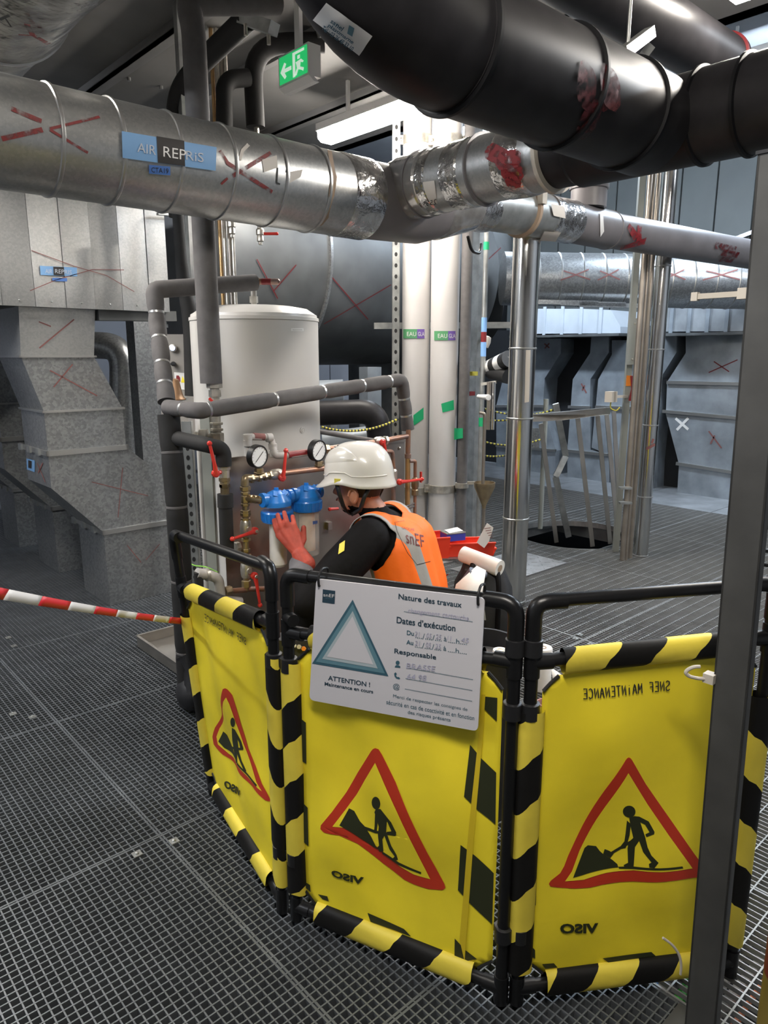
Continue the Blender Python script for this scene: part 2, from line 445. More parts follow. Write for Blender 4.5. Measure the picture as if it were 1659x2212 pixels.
# ================================================================ the room
HOLE_C, HOLE_R = V((5.40, 3.46, 0)), 0.52
b = MB()
XE = [-3.0, -1.55, -0.35, 0.85, 2.06, 3.35, 4.70, 5.95, 7.2, 8.6]
YE = [-1.0, 0.04, 1.04, 2.05, 3.06, 4.03, 5.03, 6.03, 7.03, 8.03]
for x in XE: b.box((x-0.03, -1.0, -0.16), (x+0.03, 8.03, -0.034)); b.box((x-0.004, -1.0, -0.04), (x+0.004, 8.03, -0.008))
for y in YE: b.box((-3.0, y-0.03, -0.14), (8.6, y+0.03, -0.036)); b.box((-3.0, y-0.004, -0.04), (8.6, y+0.004, -0.008))
floor = struct(b.build('floor', 'beam', smooth=0, origin=(0, 0, 0)))
GR = {}
def grating_mesh(kind, sx, sy, hole=None, org=None):
    key = (kind, round(sx, 3), round(sy, 3))
    if hole is None and key in GR: return GR[key]
    m = MB(); t = 0.0019; dpt = 0.032
    px_ = 0.0227; py_ = 0.0227
    if kind == 'slot': py_ = 0.068
    def seg_x(y, w, z0):
        spans = [(0, sx)]
        if hole is not None:
            dy = org[1] + y - hole[1]
            if abs(dy) < hole[2]:
                h = math.sqrt(hole[2]**2 - dy*dy); a, c = hole[0]-h-org[0], hole[0]+h-org[0]
                spans = [(0, min(sx, a)), (max(0, c), sx)]
        for a, c in spans:
            if c - a > 0.004: m.box((a, y-w, z0), (c, y+w, 0))
    def seg_y(x, w, z0, zt):
        spans = [(0, sy)]
        if hole is not None:
            dx = org[0] + x - hole[0]
            if abs(dx) < hole[2]:
                h = math.sqrt(hole[2]**2 - dx*dx); a, c = hole[1]-h-org[1], hole[1]+h-org[1]
                spans = [(0, min(sy, a)), (max(0, c), sy)]
        for a, c in spans:
            if c - a > 0.004: m.box((x-w, a, z0), (x+w, c, zt))
    g = 0.005
    n = max(2, int(round((sy - 2*g) / py_)))
    for i in range(n + 1):
        e = i in (0, n)
        seg_x(g + (sy - 2*g) * i / n, 0.003 if e else (0.0022 if kind == 'slot' else t), -dpt)
    n = max(2, int(round((sx - 2*g) / px_)))
    for i in range(n + 1):
        e = i in (0, n)
        seg_y(g + (sx - 2*g) * i / n, 0.003 if e else t, -dpt if kind == 'square' or e else -0.014, -0.0006)
    me = bpy.data.meshes.new('grating_panel')
    me.from_pydata([tuple(p) for p in m.v], [], m.f)
    me.materials.append(MT['grating' if kind == 'square' else 'grating_lit']); me.update()
    if hole is None: GR[key] = me
    return me
def put_panel(kind, x0, y0, x1, y1):
    c = V(((x0+x1)/2, (y0+y1)/2, 0)); d = c.dot(F0); l = c.dot(RT)
    if d < -0.6 or abs(l) > 0.62*d + 1.3: return
    hole = None
    nx = min(max(HOLE_C.x, x0), x1); ny = min(max(HOLE_C.y, y0), y1)
    if (V((nx, ny, 0)) - HOLE_C).length < HOLE_R: hole = (HOLE_C.x, HOLE_C.y, HOLE_R)
    me = grating_mesh(kind, x1-x0, y1-y0, hole, (x0, y0))
    ob = bpy.data.objects.new('grating_panel', me); COL.objects.link(ob); ob.parent = floor; ob.location = (x0, y0, 0)
for i in range(len(XE) - 1):
    for j in range(len(YE) - 1):
        x0, x1, y0, y1 = XE[i], XE[i+1], YE[j], YE[j+1]
        if x0 > 6.9: continue
        if abs(x0 - 0.85) < 0.01 and abs(y0 - 0.04) < 0.01:
            put_panel('square', 0.85, y0, 1.52, y1); put_panel('slot', 1.52, y0, x1, y1); continue
        put_panel('square' if x1 < 2.1 else 'slot', x0, y0, x1, y1)
# solid plates along the far duct row
for j in range(len(YE) - 1):
    b = MB(); b.box((7.205, YE[j]+0.004, -0.02), (8.7, YE[j+1]-0.004, 0.0)); b.build('floor_plate', 'plate', floor, smooth=0)
# rim of the round opening
b = MB(); n = 40
for k in range(n):
    a0 = 2*PI*k/n; a1 = 2*PI*(k+1)/n
    p0 = HOLE_C + V((math.cos(a0), math.sin(a0), 0))*HOLE_R; p1 = HOLE_C + V((math.cos(a1), math.sin(a1), 0))*HOLE_R
    b.bar(p0 + V((0,0,-0.02)), p1 + V((0,0,-0.02)), 0.006, 0.05)
b.build('hole_rim', 'zinc', floor)
# clips that hold the panels
for (px, py) in ((296, 1846), (376, 1818), (28, 1543), (18, 1378), (30, 1396), (1253, 1372), (1243, 1380), (1275, 1392), (70, 1550)):
    p = Zp(px, py, 0); b = MB(); b.box((p.x-0.014, p.y-0.014, 0.0), (p.x+0.014, p.y+0.014, 0.004))
    b.lathe([(0.006, 0.004), (0.006, 0.009), (0.003, 0.010)], (p.x, p.y, 0), seg=8); b.build('grating_clip', 'zinc', floor)

b = MB(); b.box((-3.5, -3, -1.12), (10.4, 9.2, -1.0)); struct(b.build('floor_lower', 'void', smooth=0))
# ceiling: low soffit over the boiler corner, higher deck beyond
b = MB(); b.box((-3.5, -3, CEIL), (4.3, 9.2, CEIL+0.1)); ceil = struct(b.build('ceiling', 'ceiling', smooth=0, origin=(0, 0, CEIL)))
def zc(p, z): return V((p[0], p[1], z))
for x in (-1.0, 0.5, 2.03, 3.45):
    b = MB(); b.box((x, -2.9, CEIL-0.05), (x+0.03, 9.0, CEIL)); b.box((x, -2.9, CEIL-0.05), (x+0.09, 9.0, CEIL-0.044)); b.build('ceiling_joint', 'ceiling_rib', ceil, smooth=0)
# perforated channel under the soffit
b = MB(); b.mi = 0; b.box((2.64, 1.0, CEIL-0.07), (2.68, 9.0, CEIL))
b.mi = 1
for k in range(70):
    y = 1.2 + k*0.1; b.box((2.638, y-0.02, CEIL-0.05), (2.6395, y+0.02, CEIL-0.03))
b.build('perforated_channel', ['ceiling_rib', 'zinc_hole'], ceil, smooth=0)
for k, x in enumerate((2.2, 2.42)):
    for y in (3.0, 3.9, 4.9):
        b = MB(); b.tube([(x, y, CEIL), (x, y, CEIL-0.02)], 0.012, 8); b.build('ceiling_bolt', 'zinc', ceil)
b = MB(); b.box((4.3, -3, 4.2), (10.4, 9.2, 4.3)); b.box((4.2, -3, CEIL), (4.3, 9.2, 4.3)); struct(b.build('ceiling_high', 'wall', smooth=0))
b = MB(); b.box((-3.5, 9.1, -1), (10.4, 9.2, 4.3)); struct(b.build('wall_back', 'wall_blue', smooth=0))
b = MB(); b.box((-3.6, -3, -1), (-3.5, 9.2, 4.3)); struct(b.build('wall_left', 'wall', smooth=0))
b = MB(); b.box((-3.5, -3.1, -1), (10.4, -3.0, 4.3)); struct(b.build('wall_front', 'wall', smooth=0))
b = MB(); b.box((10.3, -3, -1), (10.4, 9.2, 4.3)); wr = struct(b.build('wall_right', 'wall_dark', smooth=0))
# cladding boards of the right wall
for k in range(18):
    y = -0.8 + k*0.5
    b = MB(); b.box((10.26, y+0.012, 1.9), (10.3, y+0.488, 4.2)); b.build('cladding_panel', 'cladding', wr, smooth=0)
for k in range(2):
    b = MB(); b.bar((10.2, 0.5, 4.1-0.35*k), (10.2, 4.6, 3.0-0.1*k), 0.04, 0.05); b.build('wall_brace', 'galv_dark', wr, smooth=0)
# cladding on the back wall
for k in range(12):
    x = 0.2 + k*0.62
    b = MB(); b.box((x+0.01, 9.06, 0.0), (x+0.61, 9.1, 4.2)); b.build('cladding_panel', 'wall_blue', bpy.data.objects['wall_back'], smooth=0)

# ---------------------------------------------------------------- lamps
LLAB = ['long glowing tube lamp under the soffit beside the white pipes', 'long tube lamp above the right hand black duct',
        'long tube lamp above the left grating walkway', 'long tube lamp right above the grating in front',
        'long tube lamp at the far left of the grating', 'cool white tube lamp over the far duct drops',
        'cool white tube lamp over the round floor opening', 'cool white tube lamp at the right end of the hall', 'cool white tube lamp behind the left duct drops']
for i, (lx, ly, ll, tint, fac) in enumerate(LAMPS):
    z1 = CEIL if lx < 4.2 else 4.2
    t = thing('tube_lamp', LLAB[i], 'lamp', (lx, ly, z1 - 0.32), 'ceiling tube lamps')
    b = MB(); b.box((lx-0.08, ly-ll/2, z1-0.265), (lx+0.08, ly+ll/2, z1-0.22))
    for s_ in (-1, 1): b.box((lx-0.01, ly+s_*ll*0.3-0.01, z1-0.22), (lx+0.01, ly+s_*ll*0.3+0.01, z1))
    b.build('housing', 'white', t)
    b = MB(); prof = [(-0.075, 0), (-0.07, -0.045), (-0.045, -0.065), (0.045, -0.065), (0.07, -0.045), (0.075, 0)]
    b.prism([(lx+u, ly-ll/2+0.01, z1-0.266+w) for u, w in prof], (0, ll-0.02, 0)); b.build('diffuser', 'lamp_glow_%d' % i, t)

# ================================================================ overhead round ducts
AY, AZ, AR = 2.605, 2.228, 0.166
XA = V((1, 0, 0)); YA = V((0, 1, 0))
hA = hit_cyl(V((0, AY, AZ)), XA, AR)
t = thing('round_air_duct', 'galvanised round duct with AIR REPRIS sticker and red crosses', 'duct', (1.2, AY, AZ-AR))
def xc(r, p0, p1, seg=40): b = MB(); b.tube([p0, p1], r, seg); return b
b = MB(); b.tube([(-0.7, AY, AZ), (2.2, AY, AZ)], AR, 56); b.build('duct_body', 'galv', t)
for (px, py) in ((65, 172), (200, 205), (325, 232), (442, 255), (553, 276), (648, 295)):
    x = Yp(px, py, AY).x + 0.03
    b = MB(); b.lathe([(AR, -0.008), (AR+0.005, -0.005), (AR+0.006, 0), (AR+0.005, 0.005), (AR, 0.008)], (x, AY, AZ), XA, 56); b.build('seam_ring', 'galv_seam', t)
# darker plain junction piece, reducer and sleeves to the right
b = MB(); b.tube([(2.2, AY, AZ), (2.55, AY, AZ+0.01), (2.95, AY, AZ+0.07)], [AR-0.003, AR-0.003, 0.116], 48); b.build('junction_piece', 'pvc_grey', t)
b = MB(); b.lathe([(AR+0.001, 0), (AR+0.004, 0.01), (AR+0.003, 0.1), (AR+0.004, 0.16), (AR, 0.17)], (2.05, AY, AZ), XA, 48); b.build('foil_band', 'foil', t)
b = MB(); b.lathe([(0.150, 0), (0.157, 0.02), (0.143, 0.12), (0.128, 0.24), (0.122, 0.26)], (2.66, AY, AZ+0.03), V((1, 0, 0.14)), 48); b.build('clear_tape_band', 'clear_tape', t)
b = MB(); b.lathe([(0.119, 0), (0.121, 0.02), (0.12, 0.12), (0.118, 0.14)], (2.92, AY, AZ+0.07), XA, 40); b.build('foil_band', 'foil', t)
# brown sealant streaks, torn paper on the duct
b = MB(); b.stroke(hA, [(712, 325), (722, 380), (715, 430), (705, 470), (690, 488)], [0.02]*6 + [0.03]*6 + [0.018]*6 + [0.022]*6 + [0.012], 6); b.build('sealant_streak', 'kraft', t)
for pts in ([(518, 345), (524, 325), (537, 312)],): b = MB(); b.stroke(hA, pts, 0.012); b.build('paper_scrap', 'paper', t)
for q in (((566, 345), (598, 335), (600, 362), (570, 372)), ((622, 372), (654, 366), (650, 382), (625, 396))):
    b = MB(); b.patch(hA, q, 4, 3); b.build('paper_scrap', 'paper', t)
b = MB(); b.stroke(hA, [(600, 362), (598, 395), (605, 398)], 0.006); b.stroke(hA, [(622, 362), (618, 372)], 0.005); b.build('marker_scrawl', 'ink', t)
# red spray crosses
for strokes in ([[(24, 234), (90, 262)], [(4, 300), (92, 280)], [(108, 278), (215, 252)], [(108, 280), (190, 330)]],
                [[(475, 325), (492, 352), (588, 415)], [(503, 380), (585, 330)], [(478, 398), (492, 385)]]):
    b = MB()
    for i, s_ in enumerate(strokes): b.stroke(hA, s_, 0.014 if i < 2 else 0.008)
    b.build('paint_mark', 'spray_thin', t)
# AIR REPRIS sticker
hA2 = hit_cyl(V((0, AY, AZ)), XA, AR, 0.007); hA3 = hit_cyl(V((0, AY, AZ)), XA, AR, 0.0085); hA4 = hit_cyl(V((0, AY, AZ)), XA, AR, 0.010)
b = MB(); b.patch(hA2, ((263, 283), (468, 318), (466, 369), (265, 341)), 14, 6); st = b.build('sticker', 'label_blue', t)
b = MB(); b.patch(hA3, ((338, 294), (398, 304), (400, 359), (341, 351)), 6, 6); b.build('sticker_block', 'label_black', st)
b = MB(); b.text(hA4, 'AIR', (297, 308), (337, 315), 20, 0.0); b.build('lettering', 'label_pale', st); b = MB(); b.text(hA4, 'RiS', (402, 325), (440, 331), 20); b.build('lettering', 'label_pale', st)
b = MB(); b.text(hA4, 'REP', (353, 316), (402, 324), 22); b.build('lettering', 'label_white', st)
b = MB(); b.patch(hA2, ((322, 356), (368, 360), (368, 379), (322, 375)), 4, 3); st2 = b.build('sticker', 'label_blue2', t)
b = MB(); b.text(hA3, 'CTA19', (327, 361), (364, 364), 11); b.build('lettering', 'ink', st2)
# branch towards the right, taped
BX, BZ, BR = 2.4, 2.284, 0.128
b = MB(); b.tube([(BX, 2.56, BZ), (BX, 1.72, BZ)], BR, 48); br = b.build('branch_duct', 'galv', t)
hB = hit_cyl(V((BX, 0, BZ)), YA, BR)
for y0, y1, r_, m in ((2.52, 2.34, 0.008, 'clear_tape'), (2.34, 2.28, 0.005, 'foil'), (2.20, 2.10, 0.006, 'foil')):
    b = MB(); b.lathe([(BR, 0), (BR+r_, 0.008), (BR+r_*0.7, (y0-y1)/2), (BR+r_, y0-y1-0.008), (BR, y0-y1)], (BX, y1, BZ), YA, 40); b.build('tape_band', m, br)
for y in (2.40, 2.05):
    b = MB(); b.lathe([(BR, -0.006), (BR+0.012, -0.003), (BR+0.012, 0.003), (BR, 0.006)], (BX, y, BZ), YA, 40); b.build('joint_ring', 'pvc_grey', br)
b = MB(); b.patch(hB, ((882, 398), (938, 390), (945, 440), (902, 450)), 6, 6); b.build('paper_label', 'paper', br)
b = MB(); b.text(hit_cyl(V((BX, 0, BZ)), YA, BR, 0.004), '25852', (905, 438), (943, 430), 11, mirror=True); b.build('lettering', 'ink', br)
b = MB(); b.lathe([(BR, 0), (BR+0.004, 0.006), (BR+0.007, 0.05), (BR+0.004, 0.12), (BR, 0.13)], (BX, 1.80, BZ), YA, 40); b.build('foil_band', 'foil', br)
b = MB(); hS_ = hit_cyl(V((BX, 0, BZ)), YA, BR, 0.0095); [b.stroke(hS_, q, [0.02]+[0.06]*6+[0.03], 7) for q in ([(1050, 322), (1095, 345)], [(1070, 350), (1125, 340)], [(1082, 372), (1130, 372)], [(1092, 395), (1122, 388)])]; b.build('red_spray', 'spray_red', br)
b = MB(); b.tube(bend([(2.75, 2.45, 2.11), (2.80, 2.47, 2.05), (2.9, 2.5, 2.05), (2.93, 2.52, 2.1)], 0.04), 0.008, 8); b.build('cable_loop', 'black', t)

# narrow sleeves and grey plastic tee pipe carrying on to the right
t = thing('plastic_tee_pipe', 'grey plastic pipe with a tee and red spray blots', 'pipe', (4.2, AY, 2.15))
PZ = 2.318
b = MB(); b.tube([(2.94, AY, AZ+0.068), (3.1, AY, PZ-0.005), (3.34, AY, PZ)], [0.116, 0.121, 0.121], 40); b.build('sleeve', 'zinc', t)
b = MB(); b.lathe([(0.12, 0), (0.136, 0.01), (0.136, 0.03), (0.12, 0.04)], (3.34, AY, PZ), XA, 40); cl = b.build('clamp_ring', 'kraft', t)
b = MB(); b.box((3.34, AY-0.15, PZ+0.02), (3.38, AY-0.115, PZ+0.085)); b.build('clamp_lug', 'clip_white', cl)
b = MB(); b.tube([(3.38, AY, PZ), (3.6, AY, PZ)], 0.116, 40); b.build('sleeve', 'zinc', t)
b = MB(); b.lathe([(0.114, 0), (0.121, 0.01), (0.118, 0.1), (0.122, 0.26), (0.114, 0.27)], (3.55, AY, PZ), XA, 40); fb = b.build('foil_band', 'foil', t)
hP = hit_cyl(V((0, AY, PZ)), XA, 0.124)
b = MB(); b.patch(hP, ((1190, 440), (1219, 446), (1222, 472), (1196, 466)), 4, 4); b.build('paper_label', 'paper', fb)
b = MB(); b.patch(hP, ((1176, 500), (1212, 502), (1200, 522), (1165, 520)), 4, 4); b.build('paper_label', 'paper', fb)
b = MB(); b.tube([(3.8, AY, PZ), (4.25, AY, PZ)], 0.114, 40); b.lathe([(0.114, 0), (0.118, 0.005), (0.114, 0.02)], (4.22, AY, PZ), XA, 40); b.build('tee_body', 'pvc_grey', t)
b = MB(); b.tube([(4.0, AY, PZ+0.1), (4.0, AY, PZ+0.9)], 0.106, 36); b.lathe([(0.106, 0), (0.115, 0.004), (0.115, 0.35), (0.106, 0.36)], (4.0, AY, PZ+0.2), UPZ, 36); b.build('tee_riser', 'pvc_grey', t)
b = MB(); b.tube([(4.22, AY, PZ), (7.4, AY-0.25, PZ)], 0.106, 40); b.build('pipe_run', 'pvc_grey', t)
hP = hit_cyl(V((4.22, AY, PZ)), V((3.18, -0.25, 0)), 0.107, 0.006)
b = MB(); b.patch(hit_cyl(V((0, AY, PZ)), XA, 0.115, 0.004), ((1296, 458), (1303, 461), (1305, 500), (1297, 512)), 3, 5); b.build('glue_line', 'white', t)
for s_ in ([[(1358, 487), (1375, 515)], [(1382, 488), (1380, 520)], [(1340, 537), (1395, 520)]], [[(1545, 530), (1590, 540)], [(1560, 545), (1595, 552)], [(1555, 560), (1585, 562)]]):
    b = MB()
    for q in s_: b.stroke(hP, q, 0.045, 4)
    b.build('paint_mark', 'spray_dark' if s_[0][0][0] > 1500 else 'spray_red', t)

# big black plastic duct: rises at the left, runs across, meets the wider cross duct
KY, KZ, KR = 1.29, 2.265, 0.1465
t = thing('black_duct', 'large black plastic duct with elbow and white supplier sticker', 'duct', (1.6, KY, KZ-KR))
pts = bend([(0.985, KY, CEIL-0.06), (0.985, KY, KZ), (2.0, KY, KZ)], 0.36, 12)
b = MB(); b.tube(pts, KR, 56); el = b.build('elbow', 'pvc_black', t)
b = MB(); b.tube([(1.36, KY, KZ), (2.28, KY, KZ)], KR+0.003, 56); b.build('duct_body', 'pvc_black', t)
for x in (1.37, 1.80, 2.13):
    b = MB(); b.lathe([(KR, -0.008), (KR+0.012, -0.005), (KR+0.012, 0.005), (KR, 0.008)], (x, KY, KZ), XA, 56); b.build('joint_ring', 'pvc_ring', t)
bv = BVHTree.FromPolygons([el.matrix_basis @ v.co + ORG[el.name] for v in el.data.vertices], [tuple(p.vertices) for p in el.data.polygons])
hE = hit_bvh(bv, 0.005); hE2 = hit_bvh(bv, 0.007)
b = MB(); b.patch(hE, ((707, 3), (805, 75), (777, 116), (679, 40)), 12, 6); st = b.build('sticker', 'white', t)
for s_, tl, tr in (('sanel', (722, 36), (746, 54)), ('plastimarne', (716, 46), (768, 84)), ('Tel : 03 26 48 33 10', (704, 50), (768, 97))):
    b = MB(); b.text(hE2, s_, tl, tr, 8, -0.73, bold=0.02); b.build('lettering', 'teal_dark', st)
b = MB(); b.patch(hE2, ((756, 49), (767, 56), (763, 74), (752, 67)), 3, 3); b.build('logo_mark', 'teal', st)
hK = hit_cyl(V((0, KY, KZ)), XA, KR+0.003, 0.004)
b = MB(); [b.stroke(hK, q, [0.02, 0.05, 0.07, 0.075, 0.07, 0.05, 0.02], 6) for q in ([(1258, 130), (1275, 235)], [(1300, 140), (1335, 235)], [(1335, 170), (1300, 240)], [(1285, 215), (1262, 300)])]; b.build('red_spray', 'spray_dark', t)
# wide cross duct at the right
t = thing('black_cross_duct', 'wide black plastic duct crossing at upper right, with joint rings', 'duct', (BX, 0.6, BZ-0.137))
b = MB(); b.tube([(BX, 1.72, BZ), (BX, 1.62, BZ), (BX, 1.6, BZ), (BX, -2.2, BZ)], [0.125, 0.125, 0.137, 0.137], 56); b.build('duct_body', 'pvc_black', t)
for y in (1.16, 1.02, 0.9):
    b = MB(); b.lathe([(0.137, -0.008), (0.146, -0.005), (0.146, 0.005), (0.137, 0.008)], (BX, y, BZ), YA, 56); b.build('joint_ring', 'pvc_ring', t)
b = MB(); b.lathe([(0.126, -0.02), (0.142, -0.016), (0.142, 0.0), (0.126, 0.004)], (BX, 1.725, BZ), YA, 48); b.build('white_seal', 'clip_white', t)
# second black duct higher up at the right
Q0 = V((3.05, 1.75, 2.97))
t = thing('upper_black_duct', 'black plastic duct near the ceiling with red clamp ring', 'duct', (3.4, 1.75, 2.8))
b = MB(); b.tube([(2.2, 1.75, 2.917), (3.75, 1.75, 2.917)], 0.12, 48); b.build('duct_body', 'pvc_black', t)
b = MB(); b.tube([(3.75, 1.75, 2.917), (3.83, 1.75, 2.917), (5.6, 1.75, 2.917)], [0.11, 0.095, 0.095], 48); b.build('narrow_end', 'pvc_black', t)
for x, r_, m in ((3.74, 0.130, 'red_mark_dark'), (3.77, 0.126, 'pvc_ring')):
    b = MB(); b.lathe([(0.108, -0.010), (r_, -0.007), (r_, 0.007), (0.108, 0.010)], (x, 1.75, 2.917), XA, 48); b.build('clamp_ring', m, t)
# suspension rail and rod between the black ducts
t = thing('strut_bracket', 'zinc strut rail bracket on threaded rod between black ducts', 'bracket', (2.62, 1.45, 2.45))
p0 = Dp(1345, 115, 2.62); p1 = Dp(1405, 70, 2.75)
b = MB(); b.bar(p0, p1, 0.035, 0.035); b.build('rail', 'zinc', t, smooth=0)
b = MB(); q = Dp(1356, 100, 2.66); b.tube([q, zc(q, CEIL+0.9)], 0.006, 8); b.build('rod', 'zinc', t)
b = MB(); b.bar(Dp(1390, 120, 2.75), Dp(1405, 100, 2.75), 0.03, 0.03); b.build('cleat', 'zinc', t, smooth=0)
t = thing('light_strut', 'pale strut rail with tube under the high ceiling, upper right corner', 'rail', (5.0, 1.2, 3.6))
b = MB(); b.bar(Dp(1520, 12, 4.5), Dp(1659, -30, 4.3), 0.05, 0.06); b.build('rail', 'galv_dark', t, smooth=0)
b = MB(); b.tube([Dp(1560, 35, 4.6), Dp(1700, -12, 4.4)], 0.03, 12); b.build('tube', 'white_pipe', t)

# foil wrapped duct at the upper left
t = thing('foil_wrapped_duct', 'shiny foil wrapped round duct in upper left corner', 'duct', (0.92, 3.0, 2.62))
FX, FZ, FR = 0.92, 2.93, 0.295
b = MB()
n = 26; prof = []
for k in range(n): prof.append((FR + 0.006*math.sin(k*2.3) + 0.004*math.sin(k*5.1), 0.19*k))
b.lathe(prof, (FX, 1.5, FZ), YA, 64); b.build('duct_body', 'foil_dark', t)
b = MB(); b.lathe([(FR, -0.01), (FR+0.014, -0.006), (FR+0.014, 0.006), (FR, 0.01)], (FX, 3.2, FZ), YA, 64); b.build('band', 'galv_seam', t)
hF = hit_cyl(V((FX, 0, FZ)), YA, FR, 0.015)
b = MB(); b.stroke(hF, [(58, 52), (70, 75), (105, 95)], 0.018); b.stroke(hF, [(40, 75), (75, 77)], 0.008); b.build('paint_mark', 'spray_thin', t)
b = MB(); b.stroke(hF, [(0, 42), (20, 33)], 0.01); b.stroke(hF, [(12, 40), (24, 58)], 0.006); b.build('marker_scrawl', 'ink', t)

# dark insulated pipes that climb to the soffit behind the duct
def pipe_thing(name, label, m, pts, r, rad=0.12, seg=16, cat='pipe', group=None):
    q = bend(pts, rad, 8); b = MB(); b.tube(q, r, seg); o = b.build(name, m); return tag(o, label, cat, group)
pipe_thing('insulated_riser', 'dark insulated pipe bending under the soffit, leftmost of the four risers', 'foam_black', [Dp(385, 470, 4.15), Dp(378, 200, 4.15), Dp(440, 130, 3.95), Dp(535, 40, 3.6)], 0.05, 0.15)
pipe_thing('insulated_riser', 'dark insulated pipe with small top bend beside the exit sign riser', 'foam_black', [Dp(485, 290, 4.22), Dp(484, 172, 4.22), Dp(536, 168, 4.3)], 0.045, 0.13)
pipe_thing('insulated_riser', 'dark insulated pipe curving right towards the green exit sign', 'foam_black', [Dp(552, 275, 4.35), Dp(543, 95, 4.35), Dp(700, 92, 4.4)], 0.052, 0.25)
t = thing('riser_bracket', 'small zinc bracket with two nuts hanging under the soffit', 'bracket', Dp(555, 55, 3.6))
b = MB(); b.bar(Dp(524, 40, 3.6), Dp(592, 62, 3.5), 0.06, 0.05); b.build('plate', 'zinc', t, smooth=0)
for q in ((530, 52), (580, 72)):
    p = Dp(q[0], q[1], 3.55); b = MB(); b.tube([p, p - UPZ*0.045], 0.009, 8); b.build('bolt', 'nickel', t)
p = Dp(555, 42, 3.58); b = MB(); b.tube([p, zc(p, CEIL)], 0.012, 8); b.build('rod', 'zinc', t)

# exit sign
c = Dp(640, 150, 3.75)
t = thing('exit_sign', 'lit green emergency exit sign with running figure and arrow', 'sign', (c.x, c.y, c.z-0.12))
b = MB(); y0 = Xp(667, 150, c.x).y; y1 = Xp(602, 150, c.x).y
z0 = Xp(605, 198, c.x).z + 0.015; z1 = Xp(605, 122, c.x).z
b.box((c.x, y0, z0), (c.x+0.07, y1, z1)); b.prism([(c.x, y0, z0), (c.x, y1, z0), (c.x+0.03, y1, z0-0.02), (c.x+0.03, y0, z0-0.02)], (0.03, 0, 0))
b.box((c.x+0.025, (y0+y1)/2-0.02, z1), (c.x+0.045, (y0+y1)/2+0.02, CEIL)); b.build('case', 'white', t)
yl = y1 - y0; zl = z1 - z0; xs = c.x - 0.002
b = MB(); b.add([(xs, y0+0.01*0+0.008, z0+0.01), (xs, y1-0.008, z0+0.01), (xs, y1-0.008, z1-0.008), (xs, y0+0.008, z1-0.008)], [(0,1,2,3)]); pl = b.build('green_panel', 'exit_green', t)
def sg(b, pts): b.prism([(xs-0.001, y1 - u*yl, z0 + w*zl) for u, w in pts], (-0.001, 0, 0))
b = MB(); sg(b, [(0.08, 0.45), (0.22, 0.72), (0.28, 0.66), (0.22, 0.52), (0.45, 0.52), (0.45, 0.40), (0.22, 0.40), (0.28, 0.26), (0.22, 0.2)]); b.build('arrow', 'exit_white', pl)
b = MB(); sg(b, [(0.5, 0.12), (0.58, 0.12), (0.58, 0.88), (0.5, 0.88)]); sg(b, [(0.58, 0.8), (0.88, 0.8), (0.88, 0.88), (0.58, 0.88)]); sg(b, [(0.66, 0.62), (0.74, 0.62), (0.74, 0.73), (0.66, 0.73)])
sg(b, [(0.6, 0.55), (0.78, 0.58), (0.86, 0.48), (0.82, 0.45), (0.76, 0.5), (0.74, 0.36), (0.86, 0.28), (0.84, 0.18), (0.78, 0.24), (0.68, 0.3), (0.62, 0.14), (0.55, 0.16), (0.64, 0.36), (0.62, 0.48)]); b.build('running_figure', 'exit_white', pl)

# ================================================================ left duct drops
DY = 4.37
def py3(pts, y=DY): return [Yp(a, c, y) for a, c in pts]
Lf = py3([(40, 662), (45, 770), (95, 890), (104, 980), (111, 1055), (225, 1150)])
Rf = py3([(205, 662), (203, 770), (265, 888), (272, 960), (352, 1038), (372, 1130)])
Lf = [V((p.x, DY, p.z)) for p in Lf] + [V((1.6, DY, 0.0))]
Rf = [V((q.x, DY, p.z)) for p, q in zip(Lf, Rf)] + [V((2.1, DY, 0.0))]
Lf[5].x = 1.598; Rf[5].x = 2.095
t = thing('duct_drop', 'galvanised air duct drop nearest the barrier, with red crosses', 'duct', (1.85, DY+0.28, 0), 'galvanised duct drops along the left')
dep_ = 0.44
names = ['neck', 'upper_slope', 'collar', 'upper_box', 'lower_slope', 'floor_box']
for i in range(6):
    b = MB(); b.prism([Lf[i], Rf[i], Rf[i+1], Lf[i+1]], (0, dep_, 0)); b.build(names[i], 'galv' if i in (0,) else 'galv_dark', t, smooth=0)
for i, h_ in ((1, 0.012), (2, 0.012), (3, 0.03), (5, 0.03)):
    L, R_ = Lf[i], Rf[i]; e = 0.012
    for nm, lo, hi in (('front_flange', (L.x-e, DY-e, L.z-h_/2), (R_.x+e, DY, L.z+h_/2)), ('side_flange', (L.x-e, DY-e, L.z-h_/2), (L.x, DY+dep_+e, L.z+h_/2)), ('side_flange', (R_.x, DY-e, L.z-h_/2), (R_.x+e, DY+dep_+e, L.z+h_/2))):
        b = MB(); b.box(lo, hi); fl = b.build(nm, 'galv_seam', t, smooth=0)
    if h_ > 0.02:
        for k in range(3):
            y = DY + 0.1 + 0.17*k; b = MB(); b.box((L.x-e-0.012, y, L.z-0.02), (L.x-e, y+0.06, L.z+0.02)); b.build('flange_clamp', 'zinc', t, smooth=0)
t2 = dup(t, (0, 0.955, 0), 'galvanised air duct drop, second in the row behind the nearest')
t3 = dup(t, (0, 1.91, 0), 'galvanised air duct drop, third in the row along the left')
hD = hit_plane(V((0, DY, 0)), -YA, 0.003)
for s_ in ([[(84, 695), (110, 705)], [(85, 752), (160, 690)]], [[(108, 800), (210, 855)], [(116, 836), (157, 787)]]):
    b = MB(); [b.stroke(hD, q, 0.007, 2) for q in s_]; b.build('paint_mark', 'red_mark', t)
